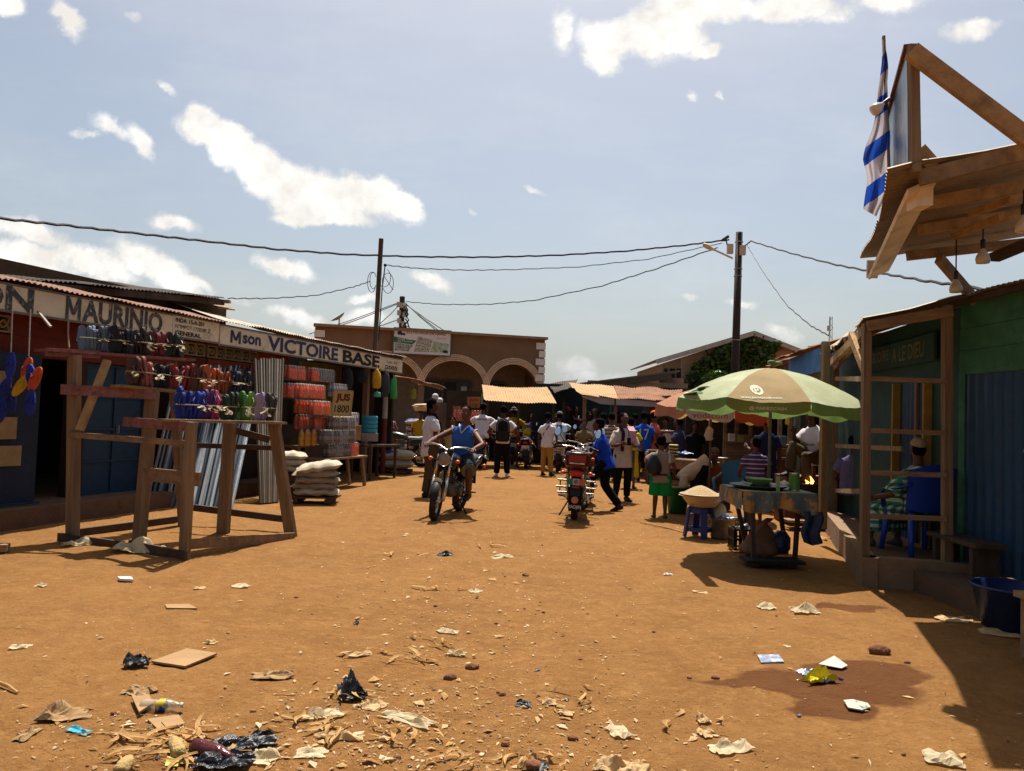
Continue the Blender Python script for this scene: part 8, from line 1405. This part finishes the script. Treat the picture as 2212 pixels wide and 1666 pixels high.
for px, py, n, L, lb in ((330, 1590, 16, .3, 'corn husks and stalks around the cob at lower left'), (300, 1620, 20, .22, 'tangle of brown husks left of the corn cob'), (420, 1640, 10, .25, 'husks beside the maroon bottle'), (700, 1560, 22, .16, 'scattered husks below the black polythene bag'), (740, 1500, 12, .14, 'thin husks around the upright black bag'), (880, 1420, 16, .16, 'clump of brown husks in the street middle'), (960, 1390, 12, .14, 'small clump of pale husks above the middle clump'), (830, 1590, 12, .16, 'long curled husks right of lower left heap'), (1000, 1640, 10, .16, 'pale husks at the bottom centre'), (1230, 1505, 9, .14, 'husks near the small card squares in the centre'), (950, 1270, 10, .18, 'husk litter in the wheel track ahead of the rider'), (1080, 1180, 10, .22, 'pale husk litter behind the parked red motorbike'), (860, 1197, 8, .25, 'husk strip lying left of the street middle'), (1180, 1640, 8, .14, 'curled brown husk next to a stone at the bottom'), (1480, 1560, 6, .12, 'small husks left of the wet patch'), (1780, 1165, 26, .12, 'heap of pale waste at the foot of the stall post'), (1760, 1135, 14, .16, 'pale peelings before the porridge stall step'), (1540, 1125, 8, .2, 'peelings behind the aluminium pot')): strips(lb, px, py, n, L, mat=HUSK if px not in (1780, 1760, 1540) else PAPER)
solo(MB().tube([gpt(1383, 1128)+V((0, 0, .015)), gpt(1430, 1138)+V((0, 0, .02)), gpt(1478, 1150)+V((0, 0, .012))], [.008, .012, .006], 6), 'cane_stick', 'long thin pale cane lying left of the blue stool', 'stick', HUSK)
solo(MB().tube([gpt(-10, 1478)+V((0, 0, .02)), gpt(18, 1484)+V((0, 0, .02)), gpt(38, 1493)+V((0, 0, .012))], [.01, .009, .006], 6), 'twig', 'dry twig at the left edge', 'twig', HUSK)
# wrappers and paper, one by one
YL_ = M('yellow_wrapper', '#c0b010', .3, .2, 12, .3, blot='#2438a0', blots=(.55, .6), bscale=14); SIL = M('silver_wrapper', '#8088a0', .3, .3, 14, .4, .3, blot='#b8bcc8', blots=(.5, .6), bscale=16); BWR = M('blue_wrapper', '#4a6a98', .3, .3, 14, .4, blot='#b0b8c8', blots=(.5, .6), bscale=14)
slab('flat silvery sachet above the wet patch', 'sachet', [(1636, 1416), (1682, 1415), (1694, 1430), (1644, 1431)], .004, SIL, 'sachet'); slab('pale square sachet at the top of the wet patch', 'sachet', [(1768, 1438), (1802, 1420), (1831, 1442), (1818, 1446)], .004, M('pale_sachet', '#a8a49c', .4, .15, 8), 'sachet', .02); litter('shiny blue wrapper touching the yellow one', 'wrapper', 1752, 1450, 54, .09, .04, SIL, 'wrapper'); litter('twisted bright yellow and blue wrapper lying in the wet patch', 'wrapper', 1772, 1468, 74, .10, .10, YL_, 'wrapper', .3, 1.8, 13); slab('pale oval sachet with grey print below the wet patch', 'sachet', [(1822, 1511), (1842, 1510), (1874, 1517), (1881, 1524), (1862, 1533), (1832, 1529)], .006, M('pale_sachet_print', '#a8a494', .4, .1, 9, .1, blot='#4a6a68', blots=(.55, .6), bscale=16), 'sachet', .02)
slab('yellow printed paper square at the bottom near the cob', 'paper', [(361, 1634), (389, 1636), (384, 1658), (356, 1656)], .004, M('yellow_print_paper', '#b0a860', .6, .1, 9, .05, blot='#a08a08', blots=(.5, .53), bscale=20), 'printed_paper', .015)
for lb, px, py, w, d, h, mt in (('pale crumpled bag under the near left post of the display stand', 300, 1188, 90, .34, .22, FILM), ('smaller clear bag by the base rail of the display stand', 166, 1174, 50, .22, .12, FILM), ('long twisted pale plastic strip running right of the black bag', 880, 1552, 125, .10, .06, FILM), ('greenish card flap beside the black polythene bag', 800, 1520, 56, .1, .05, PAPER), ('white torn plastic piece right of centre bottom', 1335, 1572, 44, .16, .06, FILM), ('dusty plastic bag bottom right of centre', 1578, 1612, 82, .12, .08, FILM), ('pale plastic scrap at the bottom right', 2040, 1644, 62, .12, .07, FILM), ('pale paper bag at the bottom centre edge', 1362, 1650, 72, .12, .07, PAPER), ('crumpled brown paper beside the pale paper bag', 1315, 1648, 60, .12, .08, PAPER), ('white paper scrap by the sandal stand foot', 520, 1268, 34, .12, .04, FILM), ('pale scrap below the brown cardboard', 455, 1385, 26, .07, .03, PAPER), ('reddish curled cardboard below left', 300, 1492, 62, .14, .08, CARD), ('brown torn card in the middle left', 590, 1458, 84, .12, .06, CARD), ('crumpled cream paper left of the clump', 772, 1412, 62, .1, .05, PAPER), ('white paper near the middle clump', 968, 1362, 46, .1, .04, FILM), ('torn white sheet right of the middle clump', 985, 1408, 40, .1, .05, FILM), ('small card square in the centre foreground', 1188, 1513, 30, .09, .03, PAPER), ('bent card strip in the centre foreground', 1222, 1532, 32, .07, .03, PAPER), ('pale rag on the right side of the street', 1656, 1312, 34, .12, .05, FILM), ('tent like white plastic on the right side', 1738, 1318, 52, .16, .10, FILM), ('white scrap near the umbrella shadow', 1444, 1240, 20, .09, .03, WHITE), ('paper scrap right of the street centre', 1512, 1280, 32, .09, .03, PAPER), ('white ragged paper in the wheel track', 1085, 1200, 46, .12, .05, FILM), ('pale paper piece in the centre distance', 1028, 1275, 28, .1, .04, FILM), ('brown paper roll right of the wet patch', 1520, 1552, 26, .08, .05, PAPER), ('torn cream paper left of the white plastic', 1528, 1578, 36, .1, .04, PAPER), ('grey blue dusty sachet at the bottom', 670, 1622, 60, .1, .03, FILM), ('dirty white bag at the bottom left of centre', 566, 1636, 66, .12, .06, FILM), ('cyan wrapper on the left foreground', 172, 1578, 54, .05, .03, M('cyan_wrapper', '#2a88a0', .5)), ('dusty clear plastic bag half buried at left', 140, 1540, 90, .16, .09, CARD), ('dusty clod like bag at the left corner', 58, 1580, 26, .14, .06, CARD), ('pale fold of paper at left', 42, 1394, 36, .08, .03, FILM), ('white paper corner by the left edge', 88, 1264, 20, .08, .03, FILM), ('long dirty plastic lying under the umbrella edge', 1700, 1392, 10, .05, .02, FILM), ('newspaper sheet in the shade right', 2060, 1338, 64, .2, .04, PAPER), ('second newspaper sheet before the blue basin', 2160, 1366, 76, .2, .04, PAPER), ('dark sandal scrap before the kerb', 1880, 1172, 24, .09, .04, BLKP), ('white plastic strip before the kerb', 1845, 1168, 34, .1, .04, FILM), ('curled pale paper above the left shadow', 432, 1268, 22, .08, .03, PAPER), ('dark polythene tuft before the rider', 960, 1197, 36, .09, .05, BLKP), ('black scrap in the middle of the street', 770, 1345, 10, .05, .03, BLKP), ('grey polythene tail near the cards', 1130, 1520, 34, .07, .03, BLKP), ('orange wrapper crumb beside the wheel track', 1030, 1290, 8, .05, .03, CARD), ('wide husk sheet right of the bottom clump', 1140, 1645, 30, .12, .07, HUSK), ('pale torn plastic by the pink husks', 700, 1540, 66, .1, .05, FILM), ('twisted paper rope left of the bottom', 735, 1586, 100, .08, .05, PAPER)):
    litter(lb, 'litter', px, py, w, d, h, mt, 'litter_scrap')
for k, (px, py, w) in enumerate(((1136, 1245, 15), (972, 1462, 26), (1020, 1440, 26), (1150, 1652, 36), (1545, 1462, 16), (1238, 1586, 20), (640, 1290, 8), (1490, 1460, 10), (1960, 1430, 12), (1900, 1408, 40))):
    p = gpt(px, py); s = w/2*(p-V((0, 0, EYE))).length/FPX; sd_ = k*5.1; solo(MB().ball(p+V((0, 0, s*.25)), s, s*.8, s*.6, 14, 10, lambda q: q*(1+.35*noise.noise(q*(1.2/s)+V((sd_, 0, 0))))), 'stone', ('brick fragment in the wheel track behind the motorbike', 'flat brown stone in the centre foreground', 'low brown stone above the flat one', 'brown stone at the bottom edge', 'dark stone left of the wet patch', 'half buried stone by the bottom centre', 'small dark stone left of the rider', 'small stone by the card litter', 'stone near the edge of the big shadow', 'flat earth clod above the wet patch')[k], 'stone', STONE, smooth=True)
# the fine waste nobody could count
sm = MB(); mats = [PAPER, HUSK, FILM, BLKP, STONE, CARD]
def spot():
    while 1:
        t = lr.random()
        if t < .22: px, py = lr.gauss(960, 150), 1190+lr.random()**.8*470
        elif t < .34: px, py = lr.gauss(700, 160), 1480+lr.random()*180
        elif t < .42: px, py = lr.gauss(330, 110), 1540+lr.random()*120
        elif t < .54: px, py = lr.gauss(1250, 170), 1480+lr.random()*185
        elif t < .80: px, py = lr.gauss(1080, 260), 1090+lr.random()**1.3*330
        elif t < .86: px, py = lr.gauss(1560, 180), 1100+lr.random()*80
        else: px, py = lr.uniform(-80, 2300), 1110+lr.random()**.7*600
        if -100 < px < 2320 and py < 1720: return px, py
for _ in range(4200):
    px, py = spot(); p = gpt(px, py); d_ = math.hypot(p.x, p.y); L = lr.lognormvariate(-4.1, .62); sm.mi = lr.choices((0, 1, 2, 3, 4, 5), (24, 30, 22, 4, 10, 9))[0]
    a = lr.uniform(0, 6.28); u = V((math.cos(a), math.sin(a), 0)); v = V((-u.y, u.x, 0))
    if sm.mi == 4: s = L*.28; sm.ball(p+V((0, 0, s*.3)), s, s*.8, s*.6, 6, 4)
    else:
        w_ = L*lr.uniform(.15, .7); h = L*lr.uniform(.03, .28)
        sm.add([p-u*L/2+V((0, 0, .003)), p-v*w_/2+V((0, 0, .004+h*.3)), p+u*L/2+V((0, 0, .003+h*.4)), p+v*w_/2+V((0, 0, .004+h)), p+V((0, 0, .006+h*.7))], [(0, 1, 4), (1, 2, 4), (2, 3, 4), (3, 0, 4)])
tag(sm.build('litter', mats, None, base=(0, 0, 0)), 'fine husk shreds, paper bits and pebbles strewn over the dirt street', 'litter', None, 'stuff')
solo(MB().beam(gpt(-30, 1195)+V((0, 0, .05)), gpt(18, 1194)+V((0, 0, .05)), .12, .07), 'timber_offcut', 'sunlit end of a timber lying at the left edge', 'timber', WOODN)
